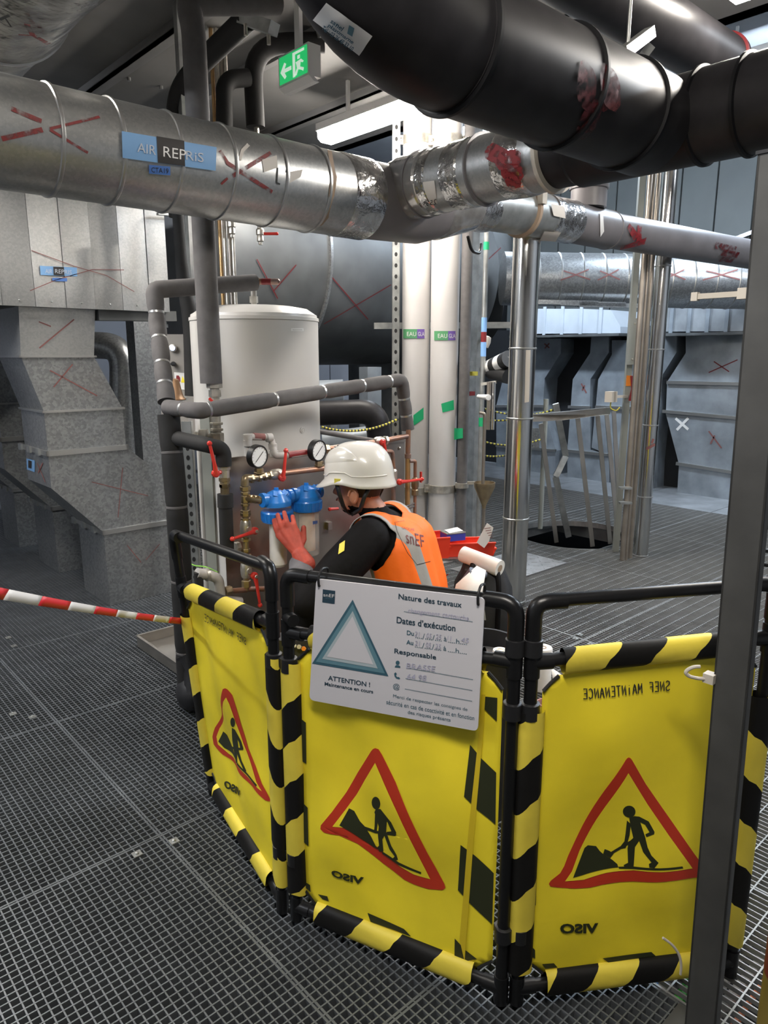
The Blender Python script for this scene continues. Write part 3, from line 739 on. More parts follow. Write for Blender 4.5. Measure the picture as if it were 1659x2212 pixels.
for s_ in ([[(198, 1041), (320, 1071)], [(265, 1010), (255, 1118)]], [[(275, 1178), (305, 1215)], [(315, 1210), (345, 1175)]]):
    b = MB(); [b.stroke(hD, q, 0.0045, 2) for q in s_]; b.build('paint_mark', 'red_mark', t)
hDs = hit_plane(V((Lf[3].x, 0, 0)), -XA, 0.004)
b = MB(); [b.stroke(hDs, q, 0.01, 2) for q in ([(80, 1000), (98, 1042)], [(92, 1000), (82, 1022)])]; b.build('paint_mark', 'red_mark', t)
b = MB(); b.ppoly(hDs, [(57, 990), (75, 995), (75, 1020), (58, 1014)]); st = b.build('sticker', 'label_blue', t)
b = MB(); b.ppoly(hit_plane(V((Lf[3].x, 0, 0)), -XA, 0.006), [(61, 994), (68, 996), (68, 1012), (61, 1010)]); b.build('sticker_block', 'label_black', st)

# plenum box above the drops
zb = Yp(180, 667, 4.32).z
t = thing('plenum_box', 'large galvanised plenum box of folded sheets with AIR REPRIS sticker', 'plenum', (1.3, 4.6, zb))
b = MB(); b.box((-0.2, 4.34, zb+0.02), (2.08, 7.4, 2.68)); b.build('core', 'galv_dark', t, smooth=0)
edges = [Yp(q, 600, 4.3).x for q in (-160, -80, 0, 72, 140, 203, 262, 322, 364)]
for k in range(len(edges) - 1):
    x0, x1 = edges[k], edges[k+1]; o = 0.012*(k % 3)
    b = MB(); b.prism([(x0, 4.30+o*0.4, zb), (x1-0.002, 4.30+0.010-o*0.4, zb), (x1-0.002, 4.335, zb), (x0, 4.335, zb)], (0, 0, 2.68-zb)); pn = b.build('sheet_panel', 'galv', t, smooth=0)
    b = MB(); xm = (x0+x1)/2; b.lathe([(0.006, 0), (0.005, 0.004), (0.001, 0.006)], (xm, 4.30, zb+0.03), -YA, 8); b.build('screw', 'zinc', pn)
hN = hit_plane(V((0, 4.298, 0)), -YA, 0.004); hN2 = hit_plane(V((0, 4.298, 0)), -YA, 0.006); hN3 = hit_plane(V((0, 4.298, 0)), -YA, 0.008)
b = MB(); b.ppoly(hN, [(86, 574), (166, 578), (167, 597), (88, 594)]); st = b.build('sticker', 'label_blue', t)
b = MB(); b.ppoly(hN2, [(115, 576), (138, 577), (139, 595), (116, 594)]); b.build('sticker_block', 'label_black', st)
b = MB(); b.text(hN3, 'AIR', (98, 581), (113, 582), 9); b.build('lettering', 'label_pale', st)
b = MB(); b.text(hN3, 'REPRIS', (119, 581), (155, 584), 9); b.build('lettering', 'label_pale', st)
b = MB(); b.ppoly(hN, [(113, 600), (145, 601), (145, 608), (114, 607)]); b.build('sticker', 'label_blue2', t)
b = MB(); [b.stroke(hN, q, 0.004, 2) for q in ([(68, 541), (160, 575), (230, 595), (290, 630)], [(65, 628), (120, 605), (200, 582), (268, 583)])]; b.build('paint_mark', 'red_mark', t)
b = MB(); b.bar(Yp(205, 681, 4.4), Yp(372, 684, 4.4), 0.12, 0.06); b.build('support_beam', 'beam', t, smooth=0)
p = Yp(356, 690, 4.4); b = MB(); b.lathe([(0.006, -0.05), (0.018, -0.05), (0.018, -0.03), (0.012, -0.03), (0.012, 0.03)], p, UPZ, 10); b.build('bolt', 'zinc', t)
p = Yp(362, 463, 4.25)
b = MB(); b.bar(Yp(340, 462, 4.25), Yp(392, 466, 4.25), 0.03, 0.012); b.build('hanger', 'zinc', t, smooth=0)
# steel column under the beam
p = Dp(303, 700, 5.08)
b = MB(); b.box((p.x-0.075, p.y-0.065, 0.0), (p.x+0.075, p.y+0.065, 1.82)); b.box((p.x-0.09, p.y-0.075, 0), (p.x+0.09, p.y+0.075, 0.012)); tag(b.build('steel_column', 'galv_dark', smooth=0), 'square galvanised steel column behind the nearest duct drop', 'column')
# dark round duct elbow behind the drop
q = bend([Dp(150, 744, 5.4), Dp(266, 748, 5.3), Dp(266, 990, 5.3), zc(Dp(266, 990, 5.3), 0.0)], 0.16, 10)
b = MB(); b.tube(q, 0.095, 28); t = b.build('round_duct_elbow', 'galv_dark'); tag(t, 'dark round duct elbow turning down behind the duct drop', 'duct')

# ================================================================ control cabinet, bell, cables left of the boiler
c0 = Dp(352, 950, 4.3); c1 = Dp(408, 722, 4.3)
t = thing('control_cabinet', 'beige metal control cabinet with glowing blue button', 'cabinet', (c0.x, c0.y, 0.0))
u = (Dp(408, 950, 4.3) - c0); u.z = 0
b = MB(); b.prism([zc(c0, 1.02), zc(c0 + u, 1.02), zc(c0 + u, c1.z), zc(c0, c1.z)], F0 * 0.2); b.build('case', 'cabinet', t, smooth=0)
b = MB(); b.bar(zc(c0 + u*0.6 + F0*0.1, 0.0), zc(c0 + u*0.6 + F0*0.1, 1.02), 0.05, 0.05); b.build('stand', 'foam_black', t, smooth=0)
p = Dp(374, 752, 4.29); b = MB(); b.lathe([(0.022, 0), (0.022, 0.012), (0.018, 0.014)], p, -F0, 16); bt = b.build('button', 'nickel', t)
b = MB(); b.lathe([(0.015, 0.014), (0.012, 0.02), (0.002, 0.022)], p, -F0, 16); b.build('button_light', 'indicator', bt)
p = Dp(375, 786, 4.29); b = MB(); b.lathe([(0.014, 0), (0.014, 0.012), (0.01, 0.02)], p, -F0, 12); b.bar(p - F0*0.025 - RT*0.018, p - F0*0.025 + RT*0.018, 0.008, 0.01); b.build('switch', 'black', t)
hC = hit_plane(c0, -F0, 0.003); hC2 = hit_plane(c0, -F0, 0.005)
b = MB(); b.ppoly(hC, [(376, 804), (402, 806), (402, 842), (378, 840)]); st = b.build('warning_sticker', 'white', t)
b = MB(); b.ppoly(hC2, [(381, 811), (386, 811), (389, 816), (389, 824), (385, 827), (380, 824)]); b.build('red_symbol', 'red_paint', st)
b = MB(); b.ppoly(hC2, [(394, 812), (400, 827), (391, 826)]); b.build('yellow_symbol', 'yellow_sheet', st)
p = Dp(378, 862, 4.05)
t = thing('brown_bell', 'brown bell shaped cover in front of the control cabinet', 'bell', p - UPZ*0.02)
b = MB(); b.lathe([(0.058, -0.005), (0.06, 0.0), (0.05, 0.01), (0.043, 0.03), (0.033, 0.08), (0.028, 0.105), (0.015, 0.112), (0.004, 0.113)], p, UPZ, 24); b.build('dome', 'bell', t)
b = MB(); b.bar(p - UPZ*0.01, p - UPZ*0.01 + F0*0.2, 0.03, 0.015); b.build('mount', 'zinc', t, smooth=0)
q = bend([Dp(384, 460, 4.0), Dp(394, 600, 4.0), Dp(415, 700, 4.0), Dp(418, 855, 4.0)], 0.3, 6)
rs = [0.03 + 0.018*min(1, i/(len(q)-1)*1.2) for i in range(len(q))]
b = MB(); b.tube(q, rs, 14); tag(b.build('black_hose', 'foam_black'), 'sagging black wrapped hose left of the boiler', 'hose')
# slotted uprights beside the boiler
def slotted(name, label, px0, px1, py0, py1, D, z0, z1, w, pitch=0.05, m='zinc', group=None):
    base = Dp((px0+px1)/2, (py0+py1)/2, D); base = zc(base, 0)
    b = MB(); b.mi = 0
    a = base - RT*(w/2); b.prism([zc(a, z0), zc(a + RT*w, z0), zc(a + RT*w, z1), zc(a, z1)], F0*0.003)
    b.prism([zc(a, z0), zc(a + RT*0.003, z0), zc(a + RT*0.003, z1), zc(a, z1)], F0*0.035)
    b.prism([zc(a + RT*(w-0.003), z0), zc(a + RT*w, z0), zc(a + RT*w, z1), zc(a + RT*(w-0.003), z1)], F0*0.035)
    b.mi = 1; z = z0 + pitch
    while z < z1 - pitch:
        c = base - F0*0.0008; r = w*0.2
        b.add([c + UPZ*z + (RT*math.cos(k*PI/4) + UPZ*1.4*math.sin(k*PI/4))*r for k in range(8)], [tuple(range(8))]); z += pitch
    o = b.build(name, [m, 'zinc_hole'], smooth=0); return tag(o, label, 'rail', group)
slotted('slotted_rail', 'slotted zinc rail standing left of the boiler', 396, 418, 1000, 1000, 3.35, 0.0, 1.25, 0.045, 0.045)
p = Dp(422, 700, 4.1); b = MB(); b.box((p.x-0.02, p.y-0.02, 0), (p.x+0.02, p.y+0.02, CEIL)); tag(b.build('zinc_channel', 'zinc', smooth=0), 'narrow zinc channel behind the sagging black hose', 'rail')
p = Dp(452, 1100, 3.3); b = MB(); b.prism([zc(p - RT*0.022, 0), zc(p + RT*0.022, 0), zc(p + RT*0.022, 1.3), zc(p - RT*0.022, 1.3)], F0*0.04); tag(b.build('flat_post', 'sage', smooth=0), 'pale flat steel post at the left edge of the boiler', 'post')
# earth wire
pipe_thing('earth_wire', 'thin green and yellow earth wire hanging by the slotted rail', 'wire_green', [Dp(396, 1180, 3.25), Dp(402, 1210, 3.25), Dp(418, 1222, 3.2), Dp(445, 1224, 3.1), Dp(470, 1236, 3.0)], 0.003, 0.05, 6, 'wire')
# thin tubes behind the boiler
for k, (px, m) in enumerate(((477, 'copper_bright'), (487, 'nickel'), (497, 'steel_pipe'), (505, 'nickel'))):
    a = Dp(px-5, 440, 4.4); c = Dp(px+4, 700, 4.4); c.x, c.y = a.x, a.y
    pipe_thing('thin_tube', 'thin metal tube behind the boiler top, %s from the left' % ('first', 'second', 'third', 'fourth')[k], m, [zc(a, 0.0), zc(a, CEIL)], 0.011, 0.05, 10, 'pipe', 'thin tubes behind the boiler')
def lever(b, p, d, ln, w=0.014):        # lever handle with round tip
    d = d.normalized(); b.bar(p, p + d*ln*0.35 - F0*0.012, w, 0.006, UPZ if abs(d.z) < 0.7 else F0); b.tube([p + d*ln*0.3 - F0*0.012, p + d*ln - F0*0.016], [w*0.42, w*0.34], 8); b.sphere(p + d*ln - F0*0.016, w*0.55, 10, 6)
for px, py, lx, dpth, lbl in ((500, 488, -1, 4.22, 'brass drain valve with red lever hanging left behind the duct'), (562, 505, 1, 4.35, 'brass drain valve with red lever hanging above the boiler')):
    p = Dp(px, py, dpth); t = thing('drain_valve', lbl, 'valve', p - UPZ*0.06)
    b = MB(); b.tube([zc(p, Dp(485, 284, 4.22).z if lx < 0 else Dp(552, 268, 4.35).z), p + UPZ*0.03], 0.014, 12); b.lathe([(0.016, 0.03), (0.024, 0.02), (0.024, -0.005), (0.018, -0.01), (0.02, -0.02), (0.02, -0.04), (0.011, -0.045), (0.011, -0.06)], p, UPZ, 10); b.build('body', 'nickel', t)
    b = MB(); q = Dp(px + lx*8, py - (16 if lx < 0 else 0), dpth - 0.03); b.bar(q, q + RT*lx*0.075, 0.016, 0.014); b.sphere(q + RT*lx*0.075, 0.009, 8, 6); b.build('lever', 'red_lever', t)

# ================================================================ dark vessel and plant behind the boiler
TY, TZ, TR = 5.75, 2.36, 0.9
t = thing('dark_vessel', 'huge dark grey round duct vessel behind the boiler with red crosses', 'vessel', (4.0, TY, TZ-TR))
xl = Yp(470, 640, TY-TR).x; xr = Yp(1075, 640, TY-TR*0.9).x
b = MB(); b.tube([(xl, TY, TZ), (xl+0.05, TY, TZ), (xr-0.1, TY, TZ)], [TR-0.05, TR, TR], 72); b.build('shell', 'tank_dark', t)
b = MB(); b.tube([(xr-0.1, TY, TZ), (xr+0.75, TY, TZ+0.5)], [TR, 0.35], 72); b.build('cone', 'tank_dark', t)
x = Yp(715, 560, TY-TR).x
b = MB(); b.lathe([(TR, -0.02), (TR+0.02, -0.012), (TR+0.02, 0.012), (TR, 0.02)], (x, TY, TZ), XA, 72); b.build('seam_ring', 'galv_dark', t)
hT = hit_cyl(V((0, TY, TZ)), XA, TR, 0.01)
for s_ in ([[(718, 600), (795, 690)], [(700, 700), (845, 615)]], [[(555, 560), (600, 645)], [(590, 630), (640, 572)]], [[(1050, 565), (1082, 535)]]):
    b = MB(); [b.stroke(hT, q, 0.009, 8) for q in s_]; b.build('paint_mark', 'red_mark_dark', t)
for k in range(2):
    x = (3.6, 5.2)[k]; b = MB(); b.box((x-0.1, TY-0.5, 0.0), (x+0.1, TY+0.5, TZ-TR*0.8)); b.build('cradle', 'beam', t, smooth=0)
def pt(name, label, m, pts, r, **k): return pipe_thing(name, label, m, pts, r, **k)
pt('black_floor_pipe', 'black plastic pipe lying low behind the boiler', 'pvc_black', [Dp(690, 893, 5.0), Dp(812, 888, 5.0), Dp(822, 960, 5.0), Dp(822, 1120, 5.0)], 0.085, rad=0.12, seg=28)
pt('blue_grey_duct', 'blue grey short duct seen between boiler and white pipes', 'galv_far', [Dp(690, 850, 5.6), Dp(742, 848, 5.6)], 0.10, seg=28)
b = MB(); p = Dp(800, 850, 5.6); b.box((p.x-0.07, p.y-0.05, 0), (p.x+0.07, p.y+0.05, p.z+0.2)); tag(b.build('box_duct', 'galv_far', smooth=0), 'upright blue grey box duct behind the insulated elbow', 'duct')
p = Dp(715, 850, 5.6); b = MB(); b.box((p.x-0.03, p.y-0.03, 0), (p.x+0.03, p.y+0.03, p.z-0.08)); tag(b.build('duct_prop', 'zinc', smooth=0), 'short zinc prop under the blue grey duct behind the boiler', 'post')
pt('low_silver_duct', 'silver duct low behind the copper valve pipe', 'galv_far', [Dp(700, 962, 5.2), Dp(815, 948, 5.2)], 0.10, seg=28)
pt('grey_handrail', 'thin grey rail tube sloping behind the boiler', 'foam', [Dp(690, 932, 4.6), Dp(852, 960, 4.6)], 0.016)
def rope(name, label, pa, pb, D0, D1, n=60, r=0.008):
    b = MB(); A = Dp(*pa, D0); B = Dp(*pb, D1)
    for k in range(n):
        b.mi = k % 2; p = lerp(A, B, k/n); q = lerp(A, B, (k+1)/n); sag = lambda s: V((0, 0, -0.05*4*s*(1-s)))
        b.tube([p + sag(k/n), q + sag((k+1)/n)], r, 6, False)
    return tag(b.build(name, ['rope_yellow', 'black']), label, 'rope')
rope('barrier_rope', 'yellow and black barrier rope behind the boiler', (695, 922), (860, 905), 4.7, 4.9, 46)
rope('barrier_rope', 'yellow and black barrier rope beside the mirror bright pipe, upper strand', (1040, 880), (1195, 886), 6.0, 6.2, 40)
rope('barrier_rope', 'yellow and black barrier rope beside the mirror bright pipe, second strand', (1030, 905), (1205, 880), 6.0, 6.2, 40)
rope('barrier_rope', 'yellow and black barrier rope beside the mirror bright pipe, lower strand', (1035, 950), (1170, 948), 6.0, 6.2, 36)
rope('barrier_rope', 'yellow and black barrier rope beside the mirror bright pipe, lowest strand', (1030, 981), (1150, 962), 6.0, 6.2, 36)

# ================================================================ vertical pipes in the middle
WR = 0.102
for k, (px, lbl) in enumerate(((893, 'thick white chilled water pipe, the left one'), (956, 'thick white chilled water pipe, the right one'))):
    base = zc(Dp(px + (4 if k == 0 else 1), 900, 5.45 - 0.08*k), 0)
    t = thing('white_pipe', lbl + ' of the pair with EAU GLACEE label', 'pipe', base, 'white chilled water pipes')
    b = MB(); b.tube([base, zc(base, CEIL+0.9)], WR, 40); b.build('pipe_body', 'white_pipe', t)
    hW = hit_cyl(base, UPZ, WR, 0.003); hW2 = hit_cyl(base, UPZ, WR, 0.005)
    x0 = px - (22 if k == 0 else 18); yl = 711 if k == 0 else 715
    b = MB(); b.patch(hW, ((x0, yl), (x0+30, yl), (x0+30, yl+20), (x0, yl+20)), 6, 2); st = b.build('label_green', 'label_green', t)
    b = MB(); b.patch(hW, ((x0+30, yl), (x0+46, yl), (x0+46, yl+20), (x0+30, yl+20)), 6, 2); sp = b.build('label_purple', 'label_purple', t)
    b = MB(); b.text(hW2, 'EAU', (x0+8, yl+6), (x0+28, yl+6), 9); b.build('lettering', 'white', st)
    b = MB(); b.text(hW2, 'GLA', (x0+32, yl+6), (x0+45.5, yl+6), 9); b.build('lettering', 'white', sp)
    z = Dp(px, 1052 if k else 1060, 5.4).z
    for zz in (z, Dp(px, 300 + 8*k, 5.4).z):
        b = MB(); b.lathe([(WR, -0.03), (WR+0.006, -0.028), (WR+0.006, 0.028), (WR, 0.03)], zc(base, zz), UPZ, 40); cl = b.build('pipe_clamp', 'nickel', t)
        for s_ in (-1, 1):
            b = MB(); c = zc(base, zz) + RT*s_*(WR+0.012) - F0*0.02; b.box((-0.02, -0.012, -0.03), (0.02, 0.012, 0.03), Matrix.Translation(c) @ Matrix(((RT.x, F0.x, 0), (RT.y, F0.y, 0), (0, 0, 1))).to_4x4()); b.lathe([(0.012, 0), (0.012, 0.014), (0.006, 0.016)], c - F0*0.012, -F0, 6); b.build('clamp_lug', 'nickel', cl)
    if k == 0: qs = ((893, 897), (915, 880), (915, 905), (893, 920))
    else: qs = ((953, 872), (980, 864), (981, 885), (956, 891))
    b = MB(); b.patch(hW, qs, 4, 2); b.build('green_tape', 'green_tape', t)
slotted('slotted_rail', 'tall slotted zinc rail left of the white pipes', 848, 862, 700, 700, 5.35, 0.0, CEIL, 0.055, 0.075)
b = MB(); b.bar(Dp(808, 704, 5.5), Dp(1150, 702, 5.6), 0.04, 0.045); tag(b.build('strut_crossbar', 'zinc', smooth=0), 'horizontal zinc strut crossbar behind the white pipes', 'rail')
base = zc(Dp(1001, 900, 5.3), 0)
t = thing('dark_insulated_pipe', 'slim dark insulated pipe right beside the white pipes', 'pipe', base)
b = MB(); b.tube([base, zc(base, CEIL)], 0.039, 24); b.build('pipe_body', 'foam', t)
hW = hit_cyl(base, UPZ, 0.042, 0.003)
b = MB(); b.patch(hW, ((981, 925), (1000, 925), (1000, 946), (981, 950)), 4, 2); b.build('green_tape', 'green_tape', t)
for py in (1048,):
    b = MB(); b.lathe([(0.042, -0.02), (0.05, -0.018), (0.05, 0.018), (0.042, 0.02)], zc(base, Dp(997, py, 5.3).z), UPZ, 24); b.build('pipe_clamp', 'nickel', t)
t = thing('zinc_upright', 'wide zinc channel upright beside the dark insulated pipe', 'rail', zc(Dp(1025, 900, 5.5), 0))
p = zc(Dp(1025, 900, 5.5), 0); b = MB(); b.box((p.x-0.035, p.y-0.035, 0), (p.x+0.035, p.y+0.035, CEIL)); b.build('channel', 'zinc', t, smooth=0)
for q, m in (((1012, 785), 'zinc'), ((1016, 850), 'red_paint'), ((1022, 807), 'rope_yellow')):
    p = Dp(q[0], q[1], 5.38); b = MB(); b.box((-0.03, -0.02, -0.015), (0.03, 0.02, 0.015), Matrix.Translation(p)); b.build('clip', m, t, smooth=0)
hU = hit_plane(Dp(1005, 720, 5.3), -F0, 0)
for qs, m in (([(1003, 699), (1008, 699), (1008, 727), (1003, 727)], 'label_green'), ([(1003, 727), (1008, 727), (1008, 753), (1003, 753)], 'pink'), ([(1003, 753), (1008, 753), (1006, 775), (1003, 772)], 'label_green')):
    b = MB(); b.prism([hU(*q)[0] for q in qs], F0*0.02); b.build('pipe_label', m, t, smooth=0)
base = zc(Dp(1040, 900, 5.2), 0)
t = thing('thin_zinc_pipe', 'thin zinc pipe with blue, red and green tape', 'pipe', base)
b = MB(); b.tube([base, zc(base, CEIL)], 0.018, 16); b.build('pipe_body', 'zinc', t)
for y0, y1, m in ((686, 717, 'blue_tape'), (717, 739, 'red_paint'), (739, 770, 'blue_tape'), (902, 921, 'green_tape'), (523, 540, 'green_tape')):
    z1_, z0_ = Dp(1040, y0, 5.2).z, Dp(1040, y1, 5.2).z; b = MB(); b.tube([zc(base, z0_), zc(base, z1_)], 0.0195, 16); b.build('tape_band', m, t)
p = zc(base, Dp(1040, 1043, 5.2).z); b = MB(); b.bar(p - RT*0.09, p + RT*0.03, 0.03, 0.02); b.sphere(p + RT*0.02 - F0*0.015, 0.016, 8, 6); b.build('pipe_clamp', 'nickel', t)
# beige lamp knob, cartridge bottle, bent tube and funnel by the mirror bright pipe
p = Dp(1050, 738, 5.4); t = thing('beige_knob', 'small beige rounded cap on the crossbar by the thin zinc pipe', 'fixture', p - UPZ*0.05)
b = MB(); b.lathe([(0.012, -0.045), (0.03, -0.04), (0.035, 0.0), (0.028, 0.035), (0.01, 0.042)], p, RT*0.3 + UPZ, 14); b.build('cap', 'clip_white', t)
b = MB(); b.bar(p, p + F0*0.15 + UPZ*0.08, 0.02, 0.02); b.build('stem', 'zinc', t, smooth=0)
t = thing('striped_canister', 'black and white striped canister behind the mirror bright pipe', 'canister', Dp(1070, 800, 5.0))
A = Dp(1048, 800, 5.3); B = Dp(1100, 775, 5.0); d = (B - A)
for k in range(5):
    b = MB(); b.tube([A + d*(k/5), A + d*((k+1)/5)], 0.058 if k else 0.045, 20); b.build('band', 'white' if k % 2 else 'black', t)
b = MB(); b.tube([A + d*0.3 - UPZ*0.04, B - UPZ*0.12], 0.05, 16); b.build('black_base', 'black', t)
b = MB(); b.bar(B, B + F0*0.2 + UPZ*0.02, 0.03, 0.03); b.build('mount', 'zinc', t, smooth=0)
base = Dp(1056, 840, 5.0)
t = thing('sample_tubes', 'pair of steel sample tubes hanging beside the thin zinc pipe', 'pipe', Dp(1056, 945, 5.0))
for px, r_ in ((1057, 0.016), (1067, 0.014)):
    b = MB(); b.tube([Dp(px, 825, 5.0), zc(Dp(px, 825, 5.0), Dp(px, 928, 5.0).z)], r_, 12); b.build('tube', 'steel_pipe' if px < 1060 else 'mirror_clad', t)
b = MB(); p = Dp(1050, 858, 4.95); b.tube([p + F0*0.1 - RT*0.04, p - F0*0.02 + RT*0.01], [0.014, 0.02], 14); b.lathe([(0.021, 0), (0.02, 0.01), (0.005, 0.012)], p - F0*0.02 + RT*0.01, (RT*0.3 - F0), 14); b.build('white_knob', 'white', t)
b = MB(); b.bar(Dp(1040, 830, 5.05), Dp(1072, 825, 5.0), 0.02, 0.02); b.build('yoke', 'nickel', t, smooth=0)
fp = Dp(1047, 1040, 4.9)
t = thing('tundish_funnel', 'brass tundish funnel under a bent drain tube', 'funnel', zc(fp, 0))
b = MB(); q = [(1035, 891), (1047, 893), (1047, 905), (1043, 1045)]; b.tube(bend([Dp(a, c, 4.9) for a, c in q], 0.04), 0.012, 10); b.build('drain_tube', 'steel_pipe', t)
b = MB(); zt = Dp(1047, 1042, 4.9).z; zn = Dp(1047, 1092, 4.9).z
b.lathe([(0.012, zn-0.02), (0.015, zn), (0.073, zt-0.03), (0.074, zt), (0.070, zt), (0.068, zt-0.03), (0.008, zn)], zc(fp, 0), UPZ, 24); b.build('funnel_cone', 'brass', t)
b = MB(); b.tube([zc(fp, zn), zc(fp, 0.0)], 0.012, 10); b.build('outlet_tube', 'steel_pipe', t)

# mirror bright clad pipe
base = Zp(1107, 1302, 0); top = zc(base, 2.16)
t = thing('mirror_clad_pipe', 'mirror bright metal clad pipe standing behind the worker', 'pipe', base)
MR_ = 0.079
b = MB(); b.tube([base, zc(base, 2.3)], MR_, 48); b.build('cladding', 'mirror_clad', t)
for py in (753, 903, 1118, 1295):
    d_ = (base - CAM).dot(F0); z = Dp(1107, py, d_).z
    b = MB(); b.lathe([(MR_, -0.006), (MR_+0.004, -0.003), (MR_+0.004, 0.003), (MR_, 0.006)], zc(base, z), UPZ, 48); b.build('seam_ring', 'galv_seam', t)
hM = hit_cyl(base, UPZ, MR_, 0.002)
b = MB(); b.patch(hM, ((1136, 756), (1146, 756), (1143, 868), (1133, 870)), 3, 4); b.build('paper_strip', 'clip_white', t)
# slim pipe group at the right with strut and box
t = thing('steel_pipe_bundle', 'bundle of slim steel pipes in front of the far duct row', 'pipe', zc(Dp(1350, 1215, 5.38), 0))
for px, py, r_, m in ((1343, 1226, 0.021, 'steel_pipe'), (1360, 1216, 0.017, 'steel_pipe'), (1353, 1200, 0.012, 'steel_pipe')):
    p = zc(Dp(px, py, 5.36 if px < 1355 else 5.42), 0); b = MB(); b.tube([p, zc(p, CEIL)], r_, 16); b.build('pipe_body', m, t)
for py in (1054, 1086):
    p = Dp(1352, py, 5.32); b = MB(); b.bar(p - RT*0.05, p + RT*0.04, 0.05, 0.015); b.build('pipe_clamp', 'zinc', t, smooth=0)
base = zc(Dp(1382, 1215, 5.5), 0)
t = thing('bright_clad_pipe', 'bright metal clad pipe right of the slim steel pipes', 'pipe', base)
b = MB(); b.tube([base, zc(base, CEIL)], 0.056, 36); b.build('cladding', 'mirror_clad', t)
for py in (575, 755, 918, 1072, 1220):
    z = max(0.004, Dp(1390, py, (base-CAM).dot(F0)).z); b = MB(); b.lathe([(0.056, -0.005), (0.06, -0.003), (0.06, 0.003), (0.056, 0.005)], zc(base, z), UPZ, 36); b.build('seam_ring', 'galv_seam', t)
hM = hit_cyl(base, UPZ, 0.057, 0.002)
b = MB(); b.stroke(hM, [(1396, 970), (1415, 960)], 0.02, 3); b.stroke(hM, [(1408, 958), (1412, 948)], 0.015, 3); b.build('paint_mark', 'red_mark', t)
base = zc(Dp(1345, 1000, 5.6), 0)
t = thing('strut_post', 'grey strut post with flat grey box and orange tag', 'post', base)
zt = CEIL+0.85; b = MB(); b.prism([zc(base - RT*0.022, 0.0), zc(base + RT*0.022, 0.0), zc(base + RT*0.022, zt), zc(base - RT*0.022, zt)], F0*0.04); b.build('upright', 'sage', t, smooth=0)
c = zc(base, Dp(1352, 738, 5.55).z); b = MB(); b.prism([c + RT*0.055 - UPZ*0.17, c + RT*0.055 + UPZ*0.17, c - RT*0.035 + UPZ*0.17, c - RT*0.035 - UPZ*0.17], -F0*0.05); bx_ = b.build('flat_box', 'sage', t, smooth=0)
for s_ in (0.13, -0.13):
    b = MB(); b.lathe([(0.008, 0), (0.007, 0.004), (0.002, 0.006)], c - F0*0.05 + UPZ*s_, -F0, 8); b.build('screw', 'nickel', bx_)
b = MB(); c2 = zc(base, Dp(1343, 823, 5.55).z); b.prism([c2 - RT*0.018 - UPZ*0.04, c2 + RT*0.018 - UPZ*0.04, c2 + RT*0.018 + UPZ*0.04, c2 - RT*0.018 + UPZ*0.04], -F0*0.004); b.build('orange_tag', 'orange_tag', t, smooth=0)
c3 = Dp(1320, 857, 5.55); b = MB(); b.box((-0.04, -0.03, -0.04), (0.04, 0.03, 0.04), Matrix.Translation(c3)); b.bar(c3, zc(base, c3.z), 0.02, 0.02); b.build('small_box', 'clip_white', t, smooth=0)
b = MB(); b.tube(bend([c3 - UPZ*0.04, c3 - UPZ*0.09, c3 - UPZ*0.11 + RT*0.05, c3 - UPZ*0.08 + RT*0.07], 0.02), 0.005, 6); b.build('cable', 'rope_yellow', t)
b = MB(); hR = hit_plane(base - F0*0.03 + RT*0.06, -F0, 0); b.stroke(hR, [(1364, 812), (1366, 840), (1360, 866)], 0.02, 5); b.build('red_streak', 'red_paint', t)

# ================================================================ round opening with leaning guard
t = thing('opening_guard', 'tapered steel guard of flat bars around the round floor opening', 'guard', HOLE_C)
rz = 1.02
tops = [(1140, 905, 5.5), (1180, 903, 5.45), (1250, 893, 5.6), (1290, 888, 5.75), (1330, 880, 6.0)]
for k, (p_, D_) in enumerate((((1168, 915), 5.75), ((1247, 895), 5.7), ((1290, 890), 5.85), ((1310, 890), 6.1), ((1326, 888), 6.3))):
    feet = ((1202, 1172, 5.72), (1280, 1181, 5.68), (1318, 1175, 5.8), (1336, 1168, 6.0), (1340, 1150, 6.3))[k]
    a = Dp(*p_, D_); f_ = Zp(feet[0], feet[1], 0)
    b = MB(); b.bar(a, f_ + UPZ*0.002, 0.035, 0.012, F0); b.build('guard_bar', 'steel', t, smooth=0)
a = Dp(1200, 872, 5.9); m1 = Dp(1222, 985, 6.0); m2 = Dp(1200, 1030, 5.95); f_ = zc(Zp(1228, 1160, 0), 0.002)
b = MB(); b.bar(a, m1, 0.05, 0.02, F0); b.bar(m1, m2, 0.05, 0.02, F0); b.bar(m2, f_, 0.05, 0.02, F0); b.build('bent_post', 'zinc', t, smooth=0)
b = MB(); b.prism([Dp(1132, 897, 5.6), Dp(1215, 890, 5.6), Dp(1318, 880, 5.75), Dp(1318, 895, 5.75), Dp(1215, 908, 5.6), Dp(1132, 912, 5.6)], F0*0.03); b.build('hand_rail', 'steel', t, smooth=0)
a = Dp(1180, 862, 6.4); b = MB(); b.tube([a, zc(a, 0.0)], 0.022, 12); b.build('pale_post', 'sage', t)
b = MB(); b.prism([Dp(1140, 925, 6.3), Dp(1165, 925, 6.3), Dp(1165, 968, 6.3), Dp(1140, 968, 6.3)], F0*0.01); b.build('plate', 'galv_dark', t, smooth=0)
b = MB(); b.bar(Dp(1190, 1180, 6.0) - UPZ*0.12, Dp(1225, 1165, 6.2) - UPZ*0.1, 0.03, 0.02); b.build('brace', 'zinc', t, smooth=0)
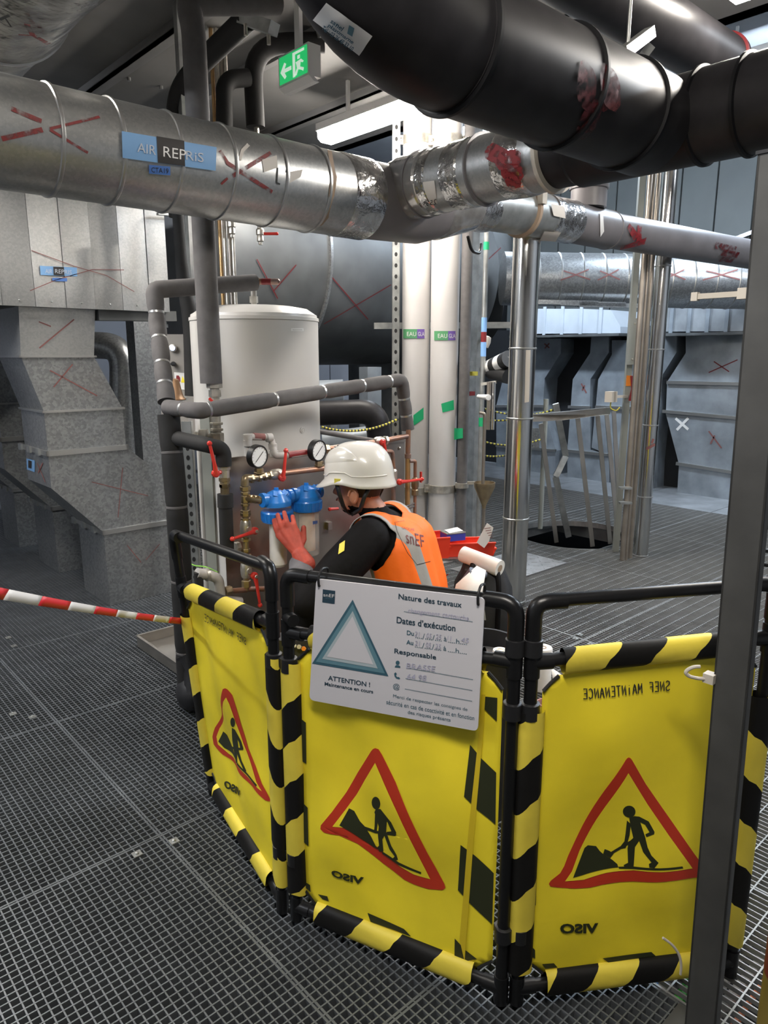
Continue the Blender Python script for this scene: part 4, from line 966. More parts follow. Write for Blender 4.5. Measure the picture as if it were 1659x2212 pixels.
# orange thing down the hole
p = HOLE_C + V((-0.05, 0.1, -0.28)); b = MB()
for k in range(4): b.tube([p + V((0.05*k, -0.06, 0.0)), p + V((0.05*k, 0.02, 0.03)), p + V((0.05*k+0.02, 0.12, 0.0))], 0.016, 8)
b.tube([p + V((-0.1, 0, -0.04)), p + V((0.3, 0.05, -0.04))], 0.03, 10); tag(b.build('orange_hose', 'cable_orange'), 'orange hose lying down inside the round floor opening', 'hose')
# tread plate
q = [(4.02, 2.98), (4.52, 2.98), (4.62, 3.42), (4.02, 3.42)]
b = MB(); b.prism([V((x, y, 0.001)) for x, y in ((3.78, 2.98), (4.56, 2.98), (4.56, 3.46), (3.78, 3.46))], (0, 0, 0.006))
t = b.build('tread_plate', 'tread', smooth=0); tag(t, 'light tread plate lying on the grating behind the mirror bright pipe', 'plate')
for i in range(11):
    for j in range(7):
        x = 3.82 + i*0.07; y = 3.01 + j*0.07; s_ = 1 if (i+j) % 2 else -1
        b = MB(); b.bar((x-0.015, y-0.015*s_, 0.008), (x+0.015, y+0.015*s_, 0.008), 0.007, 0.003); b.build('tread_bar', 'tread', t, smooth=0)

# ================================================================ far duct row on the right
Z7 = lambda x, y: (1050 + x/2.724, 500 + y/2.724)
def fz(poly, X): return [Xp(*Z7(*p), X) for p in poly]
units = [
 ('far duct drop half hidden behind the mirror bright pipe', [(290, 630), (440, 630), (440, 715), (345, 865), (335, 1025), (410, 1290), (405, 1440), (60, 1392), (60, 1025), (100, 865), (290, 715)], [((60, 1028), (340, 1028)), ((60, 1260), (410, 1290))]),
 ('far narrow duct drop behind the opening guard', [(620, 612), (722, 612), (722, 712), (614, 868), (610, 1035), (614, 1285), (725, 1315), (725, 1478), (478, 1448), (478, 1290), (497, 1040), (510, 870), (612, 715)], [((485, 1032), (615, 1036)), ((475, 1290), (725, 1316))]),
 ('far duct drop behind the strut post', [(740, 640), (850, 640), (850, 1040), (850, 1495), (730, 1478), (730, 1317), (620, 1272), (645, 1035), (660, 872), (740, 725)], [((645, 1032), (850, 1040))]),
 ('far duct drop behind the bright clad pipe', [(855, 612), (1120, 612), (1120, 712), (1022, 870), (1010, 1060), (980, 1360), (975, 1510), (855, 1496)], [((855, 1045), (1010, 1058))]),
 ('far wide duct drop with a white cross', [(1175, 610), (1560, 610), (1560, 1590), (1125, 1534), (1135, 1370), (1058, 1075), (1065, 885), (1175, 715)], [((1040, 1058), (1500, 1100)), ((1120, 1365), (1500, 1425)), ((1065, 888), (1500, 898))]),
 ('far duct drop at the right edge behind the grey post', [(1600, 650), (1800, 650), (1800, 1640), (1600, 1605)], [((1580, 1320), (1800, 1350))]),
]
FXX = 8.0
b = MB(); b.box((8.3, 1.0, 0.0), (8.34, 8.6, 1.9)); struct(b.build('gap_shade_board', 'wall_dark', smooth=0))  # added black board that makes the gaps between the far ducts read as shade
for lbl, poly, fl in units:
    P3 = fz(poly, FXX)
    for p in P3:
        if p.z < 0.06: p.z = 0.0
    mn = min(p.y for p in P3); mx = max(p.y for p in P3)
    t = thing('duct_drop', lbl, 'duct', (FXX+0.25, (mn+mx)/2, 0), 'far duct drops along the right wall')
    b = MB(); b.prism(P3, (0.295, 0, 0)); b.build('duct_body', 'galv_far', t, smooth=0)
    for a, c in fl:
        b = MB(); b.bar(Xp(*Z7(*a), FXX-0.012), Xp(*Z7(*c), FXX-0.012), 0.03, 0.035); b.build('flange', 'galv_seam', t, smooth=0)
    hX = hit_plane(V((FXX, 0, 0)), -XA, 0.004)
    if 'white cross' in lbl:
        b = MB(); b.stroke(hX, [Z7(1115, 1100), Z7(1190, 1165)], 0.03, 2); b.stroke(hX, [Z7(1190, 1098), Z7(1122, 1168)], 0.03, 2); b.build('white_cross', 'white', t)
        b = MB(); [b.stroke(hX, [Z7(*a), Z7(*c)], 0.016, 2) for a, c in (((1310, 1175), (1385, 1275)), ((1345, 1200), (1320, 1250)))]; b.build('paint_mark', 'red_mark', t)
        b = MB(); [b.stroke(hX, [Z7(*a), Z7(*c)], 0.012, 2) for a, c in (((1310, 830), (1480, 755)), ((1340, 765), (1430, 825)))]; b.build('paint_mark', 'red_mark_dark', t)
    if 'mirror' in lbl:
        b = MB(); [b.stroke(hX, [Z7(*a), Z7(*c)], 0.02, 2) for a, c in (((343, 660), (372, 685)), ((372, 658), (345, 688)))]; b.build('paint_mark', 'red_mark', t)
    if 'narrow' in lbl:
        b = MB(); [b.stroke(hX, [Z7(*a), Z7(*c)], 0.02, 2) for a, c in (((560, 895), (590, 950)), ((580, 905), (565, 935)))]; b.build('paint_mark', 'red_mark', t)
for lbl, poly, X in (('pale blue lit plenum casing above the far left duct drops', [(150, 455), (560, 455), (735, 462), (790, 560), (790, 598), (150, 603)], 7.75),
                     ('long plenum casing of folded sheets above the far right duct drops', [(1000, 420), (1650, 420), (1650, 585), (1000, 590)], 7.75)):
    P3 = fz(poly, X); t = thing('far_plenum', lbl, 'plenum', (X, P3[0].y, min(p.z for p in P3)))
    b = MB(); b.prism(P3, (0.8, 0, 0)); b.build('casing', 'plenum_lit' if 'lit' in lbl else 'plate', t, smooth=0)
    zs = [p.z for p in P3]; y0 = min(p.y for p in P3); y1 = max(p.y for p in P3)
    for k in range(1, 6):
        y = y0 + (y1-y0)*k/6; b = MB(); b.box((X-0.015, y-0.02, min(zs)), (X, y+0.02, max(zs))); b.build('stiffener', 'plenum_lit' if 'lit' in lbl else 'galv_far', t, smooth=0)
    b = MB(); b.box((X-0.03, y0, min(zs)-0.03), (X+0.8, y1, min(zs))); b.build('bottom_flange', 'beam', t, smooth=0)
# far round duct with crosses
A = Dp(1085, 602, 7.2); B = Dp(1690, 612, 7.2)
t = thing('far_round_duct', 'far horizontal galvanised round duct with small red crosses', 'duct', (A + B)*0.5 - UPZ*0.25)
RD = 0.245
b = MB(); b.tube([A, B], RD, 44); b.build('duct_body', 'galv_dark', t)
d = (B - A); hR = hit_cyl(A, d, RD, 0.008)
for k in range(13):
    c = A + d*((k+0.5)/13); b = MB(); b.lathe([(RD, -0.008), (RD+0.006, 0), (RD, 0.008)], c, d, 44); b.build('seam_ring', 'galv_seam', t)
for cx_, w_ in ((1243, 32), (1315, 24), (1455, 26), (1558, 40)):
    b = MB(); b.stroke(hR, [(cx_-w_, 605), (cx_, 594), (cx_+w_*0.9, 582)], 0.012, 3); b.stroke(hR, [(cx_-w_*0.8, 585), (cx_, 593), (cx_+w_, 604)], 0.012, 3); b.build('paint_mark', 'red_mark', t)
for f_ in (0.05, 0.5, 0.95):
    c = A + d*f_; b = MB(); b.tube([c, zc(c, 4.2)], 0.012, 8); b.build('hanger_rod', 'zinc', t)
for k, px in enumerate((1230, 1290, 1330)):
    b = MB(); b.bar(Dp(px-80, 652+3*k, 7.0), Dp(px+60, 655+3*k, 7.0), 0.05, 0.04); b.build('support_bar', 'galv_dark', t, smooth=0)

# ================================================================ boiler and drip tray
BC = V((1.92, 3.06, 0)); BRr = 0.303
zt = Dp(562, 690, 3.27).z
t = thing('water_heater', 'tall white cylindrical water heater standing behind the filters', 'water heater', (BC.x, BC.y, 0.04))
b = MB(); b.lathe([(BRr-0.02, 0.22), (BRr, 0.24), (BRr, zt), (BRr-0.004, zt+0.002)], BC, UPZ, 80); b.build('body', 'white_paint', t)
b = MB(); b.lathe([(BRr-0.004, zt), (BRr+0.004, zt+0.003), (BRr+0.003, zt+0.018), (BRr-0.004, zt+0.02), (BRr-0.006, zt+0.032), (BRr-0.014, zt+0.036), (BRr-0.05, zt+0.06), (BRr-0.12, zt+0.072), (0.01, zt+0.078)], BC, UPZ, 80); b.build('lid', 'white_lid', t)
for k in range(3):
    a = k*2*PI/3 + 0.5; p = BC + V((math.cos(a), math.sin(a), 0))*0.24; b = MB(); b.tube([zc(p, 0.055), zc(p, 0.24)], [0.022, 0.028], 12); b.build('leg', 'white_paint', t)
hBo = hit_cyl(BC, UPZ, BRr, 0.0015); hBo2 = hit_cyl(BC, UPZ, BRr, 0.003)
b = MB(); b.patch(hBo, ((629, 709), (656, 709), (656, 715), (629, 715)), 4, 2); st = b.build('maker_plate', 'white', t)
b = MB(); b.stroke(hBo2, [(632, 712.5), (653, 712.5)], 0.003, 4); b.build('plate_line', 'pipe_grey', st)
p, n_ = hit_cyl(BC, UPZ, BRr, 0)(653, 929); b = MB(); b.lathe([(0.015, 0), (0.015, 0.003), (0.011, 0.004), (0.011, 0.002), (0.008, 0.002), (0.007, 0.005), (0.001, 0.005)], p, n_, 20); b.build('plug', 'white_paint', t)
t = thing('drip_tray', 'shallow stainless steel drip tray on the grating under the water heater', 'tray', (2.0, 3.1, 0.0))
x0, x1, y0, y1, h_ = 1.455, 2.5, 2.72, 3.62, 0.065
b = MB(); b.box((x0, y0, 0.002), (x1, y1, 0.01)); b.build('base', 'steel', t, smooth=0)
for lo, hi in (((x0-0.002, y0, 0.002), (x0, y1, h_)), ((x1, y0, 0.002), (x1+0.002, y1, h_)), ((x0, y0-0.002, 0.002), (x1, y0, h_)), ((x0, y1, 0.002), (x1, y1+0.002, h_))):
    b = MB(); b.box(lo, hi); b.build('side', 'steel', t, smooth=0)
b = MB(); b.bar((x0, y0, h_), (x0, y1, h_), 0.014, 0.003); b.bar((x0, y1, h_), (x1, y1, h_), 0.014, 0.003); b.build('rolled_edge', 'steel', t, smooth=0)

# ================================================================ stainless back panel
PY = 2.66
xa = Yp(478, 1000, PY).x; xb = Yp(874, 950, PY).x; zt2 = Yp(600, 985, PY).z
t = thing('steel_back_panel', 'stainless steel sheet panel behind the filters and valves', 'panel', ((xa+xb)/2, PY, 0.0))
b = MB(); b.box((xa, PY, 0.2), (xb, PY+0.003, zt2+0.012)); b.bar((xa, PY-0.004, zt2+0.01), (xb, PY-0.004, zt2+0.01), 0.012, 0.012); b.build('sheet', 'steel_panel', t, smooth=0)
for x in (xa+0.08, xb-0.05):
    b = MB(); b.box((x-0.02, PY+0.003, 0.012), (x+0.02, PY+0.035, 1.12)); b.build('support_leg', 'zinc', t, smooth=0)
p = Yp(708, 1134, PY); b = MB(); b.box((p.x-0.012, PY-0.02, p.z-0.02), (p.x+0.012, PY, p.z+0.016)); b.build('clip', 'steel', t, smooth=0)
p = Yp(862, 968, PY); b = MB(); b.lathe([(0.008, 0), (0.008, 0.006), (0.003, 0.009)], p, -YA, 6); b.build('bolt', 'nickel', t)

# ================================================================ foam insulated pipes round the boiler
def foam_pipe(name, label, pts, r, m='foam', bands=5, rad=0.05, seg=20, pinch=0.86, bandmat='tape_dark'):
    q = bend(pts, rad, 8)
    # resample
    L = [0]
    for i in range(1, len(q)): L.append(L[-1] + (q[i]-q[i-1]).length)
    N = max(24, int(L[-1]/0.012)); pp = []; j = 0
    for i in range(N+1):
        s_ = L[-1]*i/N
        while j < len(L)-2 and L[j+1] < s_: j += 1
        f_ = (s_-L[j])/max(1e-9, L[j+1]-L[j]); pp.append(lerp(q[j], q[j+1], f_))
    tb = [(k+0.5)/bands for k in range(bands)] if isinstance(bands, int) else bands
    rs = []
    for i in range(N+1):
        d_ = min([abs(i/N - x)*L[-1] for x in tb] + [9]); rs.append(r*(pinch + (1-pinch)*min(1, d_/0.03)))
    base = min(pp, key=lambda v: v.z)
    t = thing(name, label, 'pipe', base - UPZ*r*0.0)
    b = MB(); b.tube(pp, rs, seg); b.build('foam_sleeve', m, t)
    for x in tb:
        i = min(N-1, max(1, int(round(x*N)))); d_ = (pp[i+1]-pp[i-1]).normalized()
        b = MB(); b.lathe([(r*pinch, -0.006), (r*pinch+0.002, -0.004), (r*pinch+0.002, 0.004), (r*pinch, 0.006)], pp[i], d_, seg); b.build('tape_band', bandmat, t)
    return t
g = Dp(445, 600, 3.12)
foam_pipe('foam_riser', 'grey foam insulated pipe coming down in front of the water heater edge', [Dp(600, 5, 3.35), Dp(405, 5, 3.12), zc(g, Dp(400, 60, 3.12).z), zc(g, Dp(462, 828, 3.12).z)], 0.047, bands=[], rad=0.16)
NP = V((1.335, 2.79, 0))
e0 = Dp(552, 610, 3.52); e1 = Dp(333, 626, 3.22); e2 = Dp(340, 700, 3.2); e3 = Dp(360, 868, 3.02)
foam_pipe('foam_top_pipe', 'grey foam insulated pipe leading over to the top of the water heater', [e0, e1 + V((0, 0, 0.0)), e2, e3], 0.037, bands=[0.22, 0.58, 0.70, 0.82, 0.92], rad=0.02, bandmat='galv_seam')
f0 = Dp(362, 880, 3.0); f1 = Yp(432, 888, 2.62); f2 = Yp(868, 820, 2.6); f3 = Yp(881, 928, 2.6)
foam_pipe('foam_cross_pipe', 'grey foam insulated pipe crossing in front of the water heater', [f0, f1, f2, f3], 0.033, bands=[0.07, 0.16, 0.36, 0.53, 0.68, 0.79, 0.9, 0.955], rad=0.03, bandmat='galv_seam')
foam_pipe('black_foam_drop', 'black foam insulated pipe going down to the grating at the barrier', [Dp(364, 895, 3.0), zc(NP, 0.95), zc(NP, 0.02)], 0.046, m='foam_black', bands=[0.12, 0.3, 0.55, 0.8], rad=0.05, pinch=0.93, bandmat='foam')
b = MB(); b.sphere((NP.x+0.01, NP.y-0.03, 0.085), 0.085, 16, 10, (0.9, 1.0, 1.0)); b.tube([(NP.x-0.02, NP.y-0.07, 0.1), (NP.x+0.01, NP.y-0.03, 0.2), (NP.x, NP.y, 0.26)], [0.03, 0.04, 0.05], 12); tag(b.build('black_cloth_bundle', 'bag'), 'crumpled black wrapping at the foot of the black pipe', 'bundle')
# fitting on top of the heater
c = zc(BC, zt+0.075)
t = thing('heater_top_fitting', 'brass and copper fitting with red stripe on the heater top', 'fitting', c)
p = zc(BC, Dp(560, 608, 3.55).z)
b = MB(); b.tube([c, p - UPZ*0.03], 0.014, 12); b.lathe([(0.02, 0.0), (0.02, 0.03)], c + UPZ*0.015, UPZ, 6); b.build('riser', 'nickel', t)
b = MB(); b.tube([p - RT*0.03, p + RT*0.03], 0.018, 14); b.tube([p - UPZ*0.035, p], 0.017, 12); b.build('tee', 'brass', t)
b = MB(); b.tube([p + RT*0.03, p + RT*0.115], 0.014, 12); b.sphere(p + RT*0.115, 0.014, 12, 8); st = b.build('stub', 'copper', t)
b = MB(); b.tube([p + RT*0.04, p + RT*0.085], 0.0146, 12); b.build('red_stripe', 'red_paint', st)

# ================================================================ valve and filter pipework
QY = 2.55
Q = lambda x, y, d=0.0: Yp(x, y, QY + d)
C1 = lambda x, y: (420 + x/5.267, 900 + y/5.267)
Qc = lambda x, y, d=0.0: Q(*C1(x, y), d)
def hexnut(b, p, d, r, h): b.lathe([(r*0.9, -h/2), (r, -h/2+0.002), (r, h/2-0.002), (r*0.9, h/2)], p, d, 6)
def lever2(b, p, q):                      # red lever from hub p to tip q
    d = (q - p); n = d.normalized(); ln = d.length
    off = -YA*0.022
    b.lathe([(0.016, 0), (0.016, 0.012), (0.010, 0.016)], p + YA*(-0.012), -YA, 12)
    b.tube([p + off, p + n*ln*0.3 + off*1.2], [0.011, 0.008], 10); b.tube([p + n*ln*0.28 + off*1.2, q + off], [0.0075, 0.006], 10); b.sphere(q + off, 0.0105, 10, 8)
t = thing('filter_pipework', 'brass and copper filter pipework with red levers, two gauges and blue filters', 'pipework', Q(530, 1280) - UPZ*0.05)
# main brass column
v = [(545, 690), (580, 1960)]
top = Qc(578, 690); bot = Qc(590, 1990); col = lambda y: Qc(578 + (y-690)*0.010, y)
b = MB(); b.tube(bend([Qc(640, 700), Qc(575, 700), Qc(575, 790)], 0.012), 0.0175, 14); b.build('elbow', 'brass', t)
b = MB(); b.tube([col(760), col(1975)], 0.0135, 14); b.build('brass_column', 'brass', t)
for i, (y, r_, h_) in enumerate(((818, 0.022, 0.018), (870, 0.019, 0.012), (940, 0.018, 0.03), (1000, 0.019, 0.012), (1080, 0.021, 0.014), (1110, 0.022, 0.016), (1190, 0.02, 0.03), (1400, 0.02, 0.014), (1520, 0.019, 0.014), (1590, 0.022, 0.018), (1790, 0.02, 0.02), (1900, 0.02, 0.03))):
    b = MB(); hexnut(b, col(y), UPZ, r_, h_); b.build('nut', 'brass', t)
for y in (1270, 1740):
    b = MB(); b.lathe([(0.018, -0.035), (0.021, -0.03), (0.024, -0.012), (0.024, 0.012), (0.021, 0.03), (0.018, 0.035)], col(y), UPZ, 16); b.tube([col(y), col(y) - YA*0.03], 0.012, 10); vb = b.build('ball_valve', 'nickel', t)
    h0, h1 = ((660, 1290), (400, 1380)) if y < 1500 else ((655, 1800), (715, 2130))
    p = Qc(*h0, -0.012); b = MB(); lever2(b, p, Qc(*h1, -0.012)); b.build('red_lever', 'red_lever', vb)
    b = MB(); hexnut(b, p - YA*0.035, YA, 0.008, 0.006); b.build('lever_nut', 'nickel', vb)
b = MB(); b.tube([col(1970), Qc(400, 1985)], 0.012, 12); b.tube([col(1960), Qc(800, 1960)], 0.012, 12); b.build('drain_pipe', 'copper', t)
b = MB(); hexnut(b, Qc(385, 1980), XA, 0.02, 0.03); b.build('nut', 'brass', t)
# upper run
run = [Qc(620, 705), Qc(960, 650), Qc(1160, 625), Qc(1500, 585)]
b = MB(); b.tube([run[0], run[1]], 0.015, 14); b.build('brass_run', 'brass', t)
b = MB(); b.tube([run[1], run[2], run[3]], 0.0125, 14); b.build('copper_run', 'copper', t)
for x, y, r_ in ((650, 705, 0.02), (735, 690, 0.02), (800, 680, 0.019), (860, 668, 0.02)):
    b = MB(); hexnut(b, Qc(x, y), run[1]-run[0], r_, 0.014); b.build('nut', 'brass', t)
b = MB(); c = Qc(930, 655); b.lathe([(0.018, -0.03), (0.023, -0.015), (0.023, 0.015), (0.018, 0.03)], c, run[1]-run[0], 14); vb = b.build('ball_valve', 'nickel', t)
b = MB(); lever2(b, Qc(970, 690, -0.012), Qc(1007, 380, -0.012)); b.build('red_lever', 'red_lever', vb)
for gx, gy, tx, ty in ((735, 455, 735, 690), (1415, 388, 1425, 600)):
    gp = Qc(gx, gy, -0.01); tp = Qc(tx, ty)
    b = MB(); b.tube([tp, gp + YA*0.02], 0.011, 10); hexnut(b, lerp(tp, gp, 0.35), UPZ, 0.019, 0.016); hexnut(b, lerp(tp, gp, 0.22), UPZ, 0.022, 0.008); gs = b.build('gauge_stem', 'brass', t)
    gd = (-YA*0.86 + XA*0.16 - UPZ*0.05).normalized()
    R_ = 0.0485
    b = MB(); b.lathe([(R_*0.8, -0.03), (R_, -0.024), (R_, 0.002), (R_*0.95, 0.005), (R_*0.86, 0.004), (R_*0.86, 0.0)], gp, gd, 32); gb = b.build('pressure_gauge', 'black', t); lab(gb, 'round pressure gauge with black rim')
    b = MB(); b.lathe([(R_*0.86, 0.0), (R_*0.86, 0.0015), (0.001, 0.0016)], gp, gd, 32); b.build('dial', 'dial', gb)
    u = gd.cross(UPZ).normalized(); w = u.cross(gd); u = -u
    b = MB(); b.bar(gp + gd*0.004 - (u+w)*0.021, gp + gd*0.004 + (u+w)*0.02, 0.0022, 0.001, gd); b.build('needle', 'ink', gb)
    b = MB()
    for k in range(13):
        a = math.radians(225 - k*22.5); r0 = R_*0.7; b.bar(gp + gd*0.003 + (u*math.cos(a) + w*math.sin(a))*r0, gp + gd*0.003 + (u*math.cos(a) + w*math.sin(a))*R_*0.8, 0.0012, 0.0006, gd)
    s_ = b.build('scale_marks', 'ink', gb, smooth=0); s_['kind'] = 'stuff'
# filter housings
def blue_head(c, nm_):
    b = MB()
    b.lathe([(0.052, -0.02), (0.06, -0.018), (0.06, 0.0), (0.058, 0.004), (0.048, 0.018), (0.04, 0.034), (0.02, 0.045), (0.003, 0.048)], c, UPZ, 32)
    hd = b.build('filter_head', 'blue_filter', t); lab(hd, 'bright blue filter head')
    b = MB(); b.tube([c - XA*0.066 + UPZ*0.012, c + XA*0.066 + UPZ*0.012], 0.024, 20); b.lathe([(0.03, -0.008), (0.03, 0.008)], c - XA*0.064 + UPZ*0.012, XA, 20); b.lathe([(0.03, -0.008), (0.03, 0.008)], c + XA*0.064 + UPZ*0.012, XA, 20); b.build('port', 'blue_filter', hd)
    b = MB(); b.tube([c + UPZ*0.046, c + UPZ*0.056], 0.01, 10); b.build('vent_button', 'blue_filter', hd)
    for s_ in (-1, 1):
        b = MB(); b.bar(c + V((0.028*s_, -0.035, 0.028)), c + V((0.018*s_, -0.02, 0.045)), 0.008, 0.02, XA); b.build('rib', 'blue_filter', hd)
    return hd
def blue_ring(c, par):
    b = MB(); b.lathe([(0.058, -0.042), (0.062, -0.04), (0.066, -0.004), (0.067, 0.0), (0.064, 0.006), (0.058, 0.006)], c, UPZ, 48); rg = b.build('union_nut', 'blue_filter', t)
    for k in range(24):
        a = 2*PI*k/24; p = c + V((math.cos(a), math.sin(a), 0))*0.0645; b = MB(); b.bar(p - UPZ*0.034, p + UPZ*0.0 + V((math.cos(a), math.sin(a), 0))*0.0015, 0.005, 0.004, V((math.cos(a), math.sin(a), 0))); b.build('grip_rib', 'blue_filter', rg, smooth=0)
fy = -0.085
h1 = Qc(935, 960, fy); h2 = Qc(1275, 900, fy)
b = MB(); b.tube([col(940), V((col(940).x, QY, h1.z+0.012))], 0.012, 10); b.tube([V((col(940).x, QY, h1.z+0.012)), h1 - XA*0.066 + UPZ*0.012], 0.013, 12); b.build('brass_branch', 'brass', t)
for f_ in (0.3, 0.55, 0.8):
    p = lerp(V((col(940).x, QY, h1.z+0.012)), h1 - XA*0.066 + UPZ*0.012, f_); b = MB(); hexnut(b, p, XA, 0.019, 0.012); b.build('nut', 'brass', t)
blue_head(h1, 1); blue_head(h2, 2)
b = MB(); b.tube([h1 + XA*0.066 + UPZ*0.012, h2 - XA*0.066 + UPZ*0.012], 0.016, 12); b.build('nipple', 'white', t)
blue_ring(h1 - UPZ*0.045, 1); blue_ring(h2 - UPZ*0.022, 2)
b = MB(); zb_ = h2.z - 0.26; b.lathe([(0.044, zb_), (0.05, zb_+0.005), (0.053, h2.z-0.06)], zc(h2, 0), UPZ, 32); bw = b.build('filter_bowl', 'clear_bowl', t)
b = MB(); b.lathe([(0.03, zb_+0.02), (0.034, zb_+0.022), (0.034, h2.z-0.06)], zc(h2, 0), UPZ, 24); b.build('filter_cartridge', 'cartridge', bw)
b = MB(); b.patch(hit_cyl(zc(h2, 0), UPZ, 0.053, 0.002), (C1(1345, 1190), C1(1400, 1182), C1(1400, 1215), C1(1348, 1228)), 3, 2); b.build('blue_sticker', 'label_blue2', bw)
b = MB(); zz = h1.z - 0.28; b.lathe([(0.028, zz), (0.036, zz+0.012), (0.037, zz+0.05), (0.034, h1.z-0.09)], zc(h1, 0) + XA*0.0, UPZ, 24); lab(b.build('loose_cartridge', 'white_soft', t), 'white wound filter cartridge being pulled out')
# grey plastic pipe over the top, to the copper run on the right
b = MB(); b.tube(bend([Qc(605, 450, 0.06), Qc(605, 230, 0.06), Qc(865, 235, 0.06), Qc(900, 350, 0.05), Qc(910, 445, 0.04), Qc(1080, 440, 0.02), Qc(1350, 400, 0.02)], 0.02), 0.0145, 14); gpipe = b.build('grey_pipe', 'pipe_grey', t)
for x, y, d_ in ((605, 300, UPZ), (605, 235, UPZ), (850, 240, XA), (890, 340, UPZ), (905, 420, UPZ)):
    b = MB(); b.lathe([(0.015, -0.014), (0.019, -0.012), (0.019, 0.012), (0.015, 0.014)], Qc(x, y, 0.055), d_, 14); b.build('coupling', 'pipe_grey', gpipe)
b = MB(); b.tube([Qc(1060, 437, 0.02), Qc(1280, 405, 0.02)], 0.0152, 14); b.build('red_stripe', 'red_paint', gpipe)
b = MB(); b.tube([Qc(670, 225, 0.06), Qc(790, 232, 0.06)], 0.0152, 14); b.build('red_stripe', 'red_mark', gpipe)
A_ = Q(704, 970, 0.02); B_ = Q(818, 954, 0.03); C_ = Q(880, 942, 0.03)
b = MB(); b.tube([Qc(1350, 400, 0.02), A_], 0.014, 12); hexnut(b, A_, XA, 0.022, 0.025); b.build('brass_union', 'brass', t)
b = MB(); b.tube([A_, B_, C_], 0.0125, 14); b.build('copper_run', 'copper', t)
b = MB(); b.tube([Q(776, 960, 0.025), Q(795, 957, 0.03)], 0.0135, 14); b.build('red_stripe', 'red_paint', t)
b = MB(); b.lathe([(0.016, -0.03), (0.022, -0.015), (0.022, 0.015), (0.016, 0.03)], Q(818, 953, 0.03), XA, 14); hexnut(b, Q(833, 951, 0.03), XA, 0.022, 0.016); vb = b.build('ball_valve', 'nickel', t)
b = MB(); lever2(b, Q(821, 955, 0.0), Q(829, 990, 0.0)); b.build('red_lever', 'red_lever', vb)
# right copper column with parallel tubes
b = MB(); b.tube([Q(882, 928, 0.03), zc(Q(881, 985, 0.03), Q(881, 985, 0.03).z)], 0.0125, 14); b.build('copper_column', 'copper', t)
p = Q(881, 985, 0.03); b = MB(); b.tube([p, zc(p, 0.15)], 0.013, 14); b.build('bright_copper_column', 'copper_bright', t)
b = MB(); b.lathe([(0.013, -0.012), (0.016, -0.01), (0.016, 0.01), (0.013, 0.012)], p + UPZ*0.0, UPZ, 14); b.build('coupling', 'copper', t)
a = Q(884, 996, 0.02); c = Q(897, 1005, 0.02)
b = MB(); b.tube(bend([a, Q(897, 996, 0.02), c, zc(c, Q(898, 1140, 0.02).z)], 0.015), 0.009, 12); b.build('side_tube', 'copper', t)
z = Q(898, 1050, 0.02).z; b = MB(); b.lathe([(0.01, -0.05), (0.018, -0.045), (0.018, -0.02), (0.014, -0.015), (0.02, 0.0), (0.02, 0.03), (0.012, 0.045)], zc(c, z), UPZ, 12); sv = b.build('side_valve', 'brass', t)
b = MB(); p = Q(909, 1042, 0.0); b.bar(p, p + UPZ*0.055, 0.012, 0.006, XA); b.build('red_lever', 'red_lever', sv)
a = Q(828, 975, 0.02)
b = MB(); b.tube(bend([a, Q(848, 975, 0.02), Q(850, 1012, 0.02)], 0.015), 0.010, 12); p = Q(850, 1010, 0.02); b.tube([p, zc(p, Q(850, 1100, 0.02).z)], 0.011, 12); b.build('side_tube', 'copper', t)
b = MB(); b.lathe([(0.012, -0.04), (0.019, -0.03), (0.019, 0.03), (0.012, 0.04)], zc(p, Q(850, 1030, 0.02).z), UPZ, 12); sv = b.build('side_valve', 'nickel', t)
b = MB(); lever2(b, Q(858, 1040, 0.0), Q(905, 1034, 0.0)); b.build('red_lever', 'red_lever', sv)
b = MB(); b.tube([Q(845, 1115, 0.02), Q(897, 1092, 0.02)], 0.006, 8); b.tube([Q(845, 1108, 0.02), Q(897, 1086, 0.02)], 0.006, 8); b.build('braided_hose', 'foam', t)
b = MB(); p = Q(712, 1100, 0.05); b.tube([p, p + XA*0.05 - UPZ*0.004], 0.007, 8); b.sphere(p, 0.009, 8, 6); b.build('red_lever', 'red_lever', t)
# left foam line with nickel valve
b = MB(); b.tube(bend([Dp(372, 945, 3.0), Qc(180, 330), Qc(330, 370), Qc(335, 560)], 0.07, 10), 0.031, 18); b.build('foam_elbow', 'foam_black', t)
for x0_, y0_, x1_, y1_, r_, m in ((340, 560, 342, 690, 0.02, 'nickel'), (342, 690, 345, 760, 0.019, 'brass'), (345, 760, 348, 880, 0.018, 'brass')):
    b = MB(); b.tube([Qc(x0_, y0_), Qc(x1_, y1_)], r_, 12); hexnut(b, Qc(x0_, y0_ + 25), UPZ, r_*1.2, 0.016); b.build('valve_body', m, t)
vb = b.build('valve_collar', 'brass', t)
b = MB(); lever2(b, Qc(215, 640, -0.012), Qc(140, 300, -0.012)); b.tube([Qc(215, 640, -0.01), Qc(335, 630)], 0.008, 8); b.build('red_lever', 'red_lever', vb)
b = MB(); b.tube([Qc(350, 880), Qc(352, 1030)], 0.032, 18); b.tube([Qc(352, 1030), Qc(372, 1530)], 0.0285, 18); b.build('foam_sleeve', 'foam_black', t)
b = MB(); hexnut(b, Qc(490, 1480, 0.02), XA, 0.022, 0.02); b.build('nut', 'nickel', t)
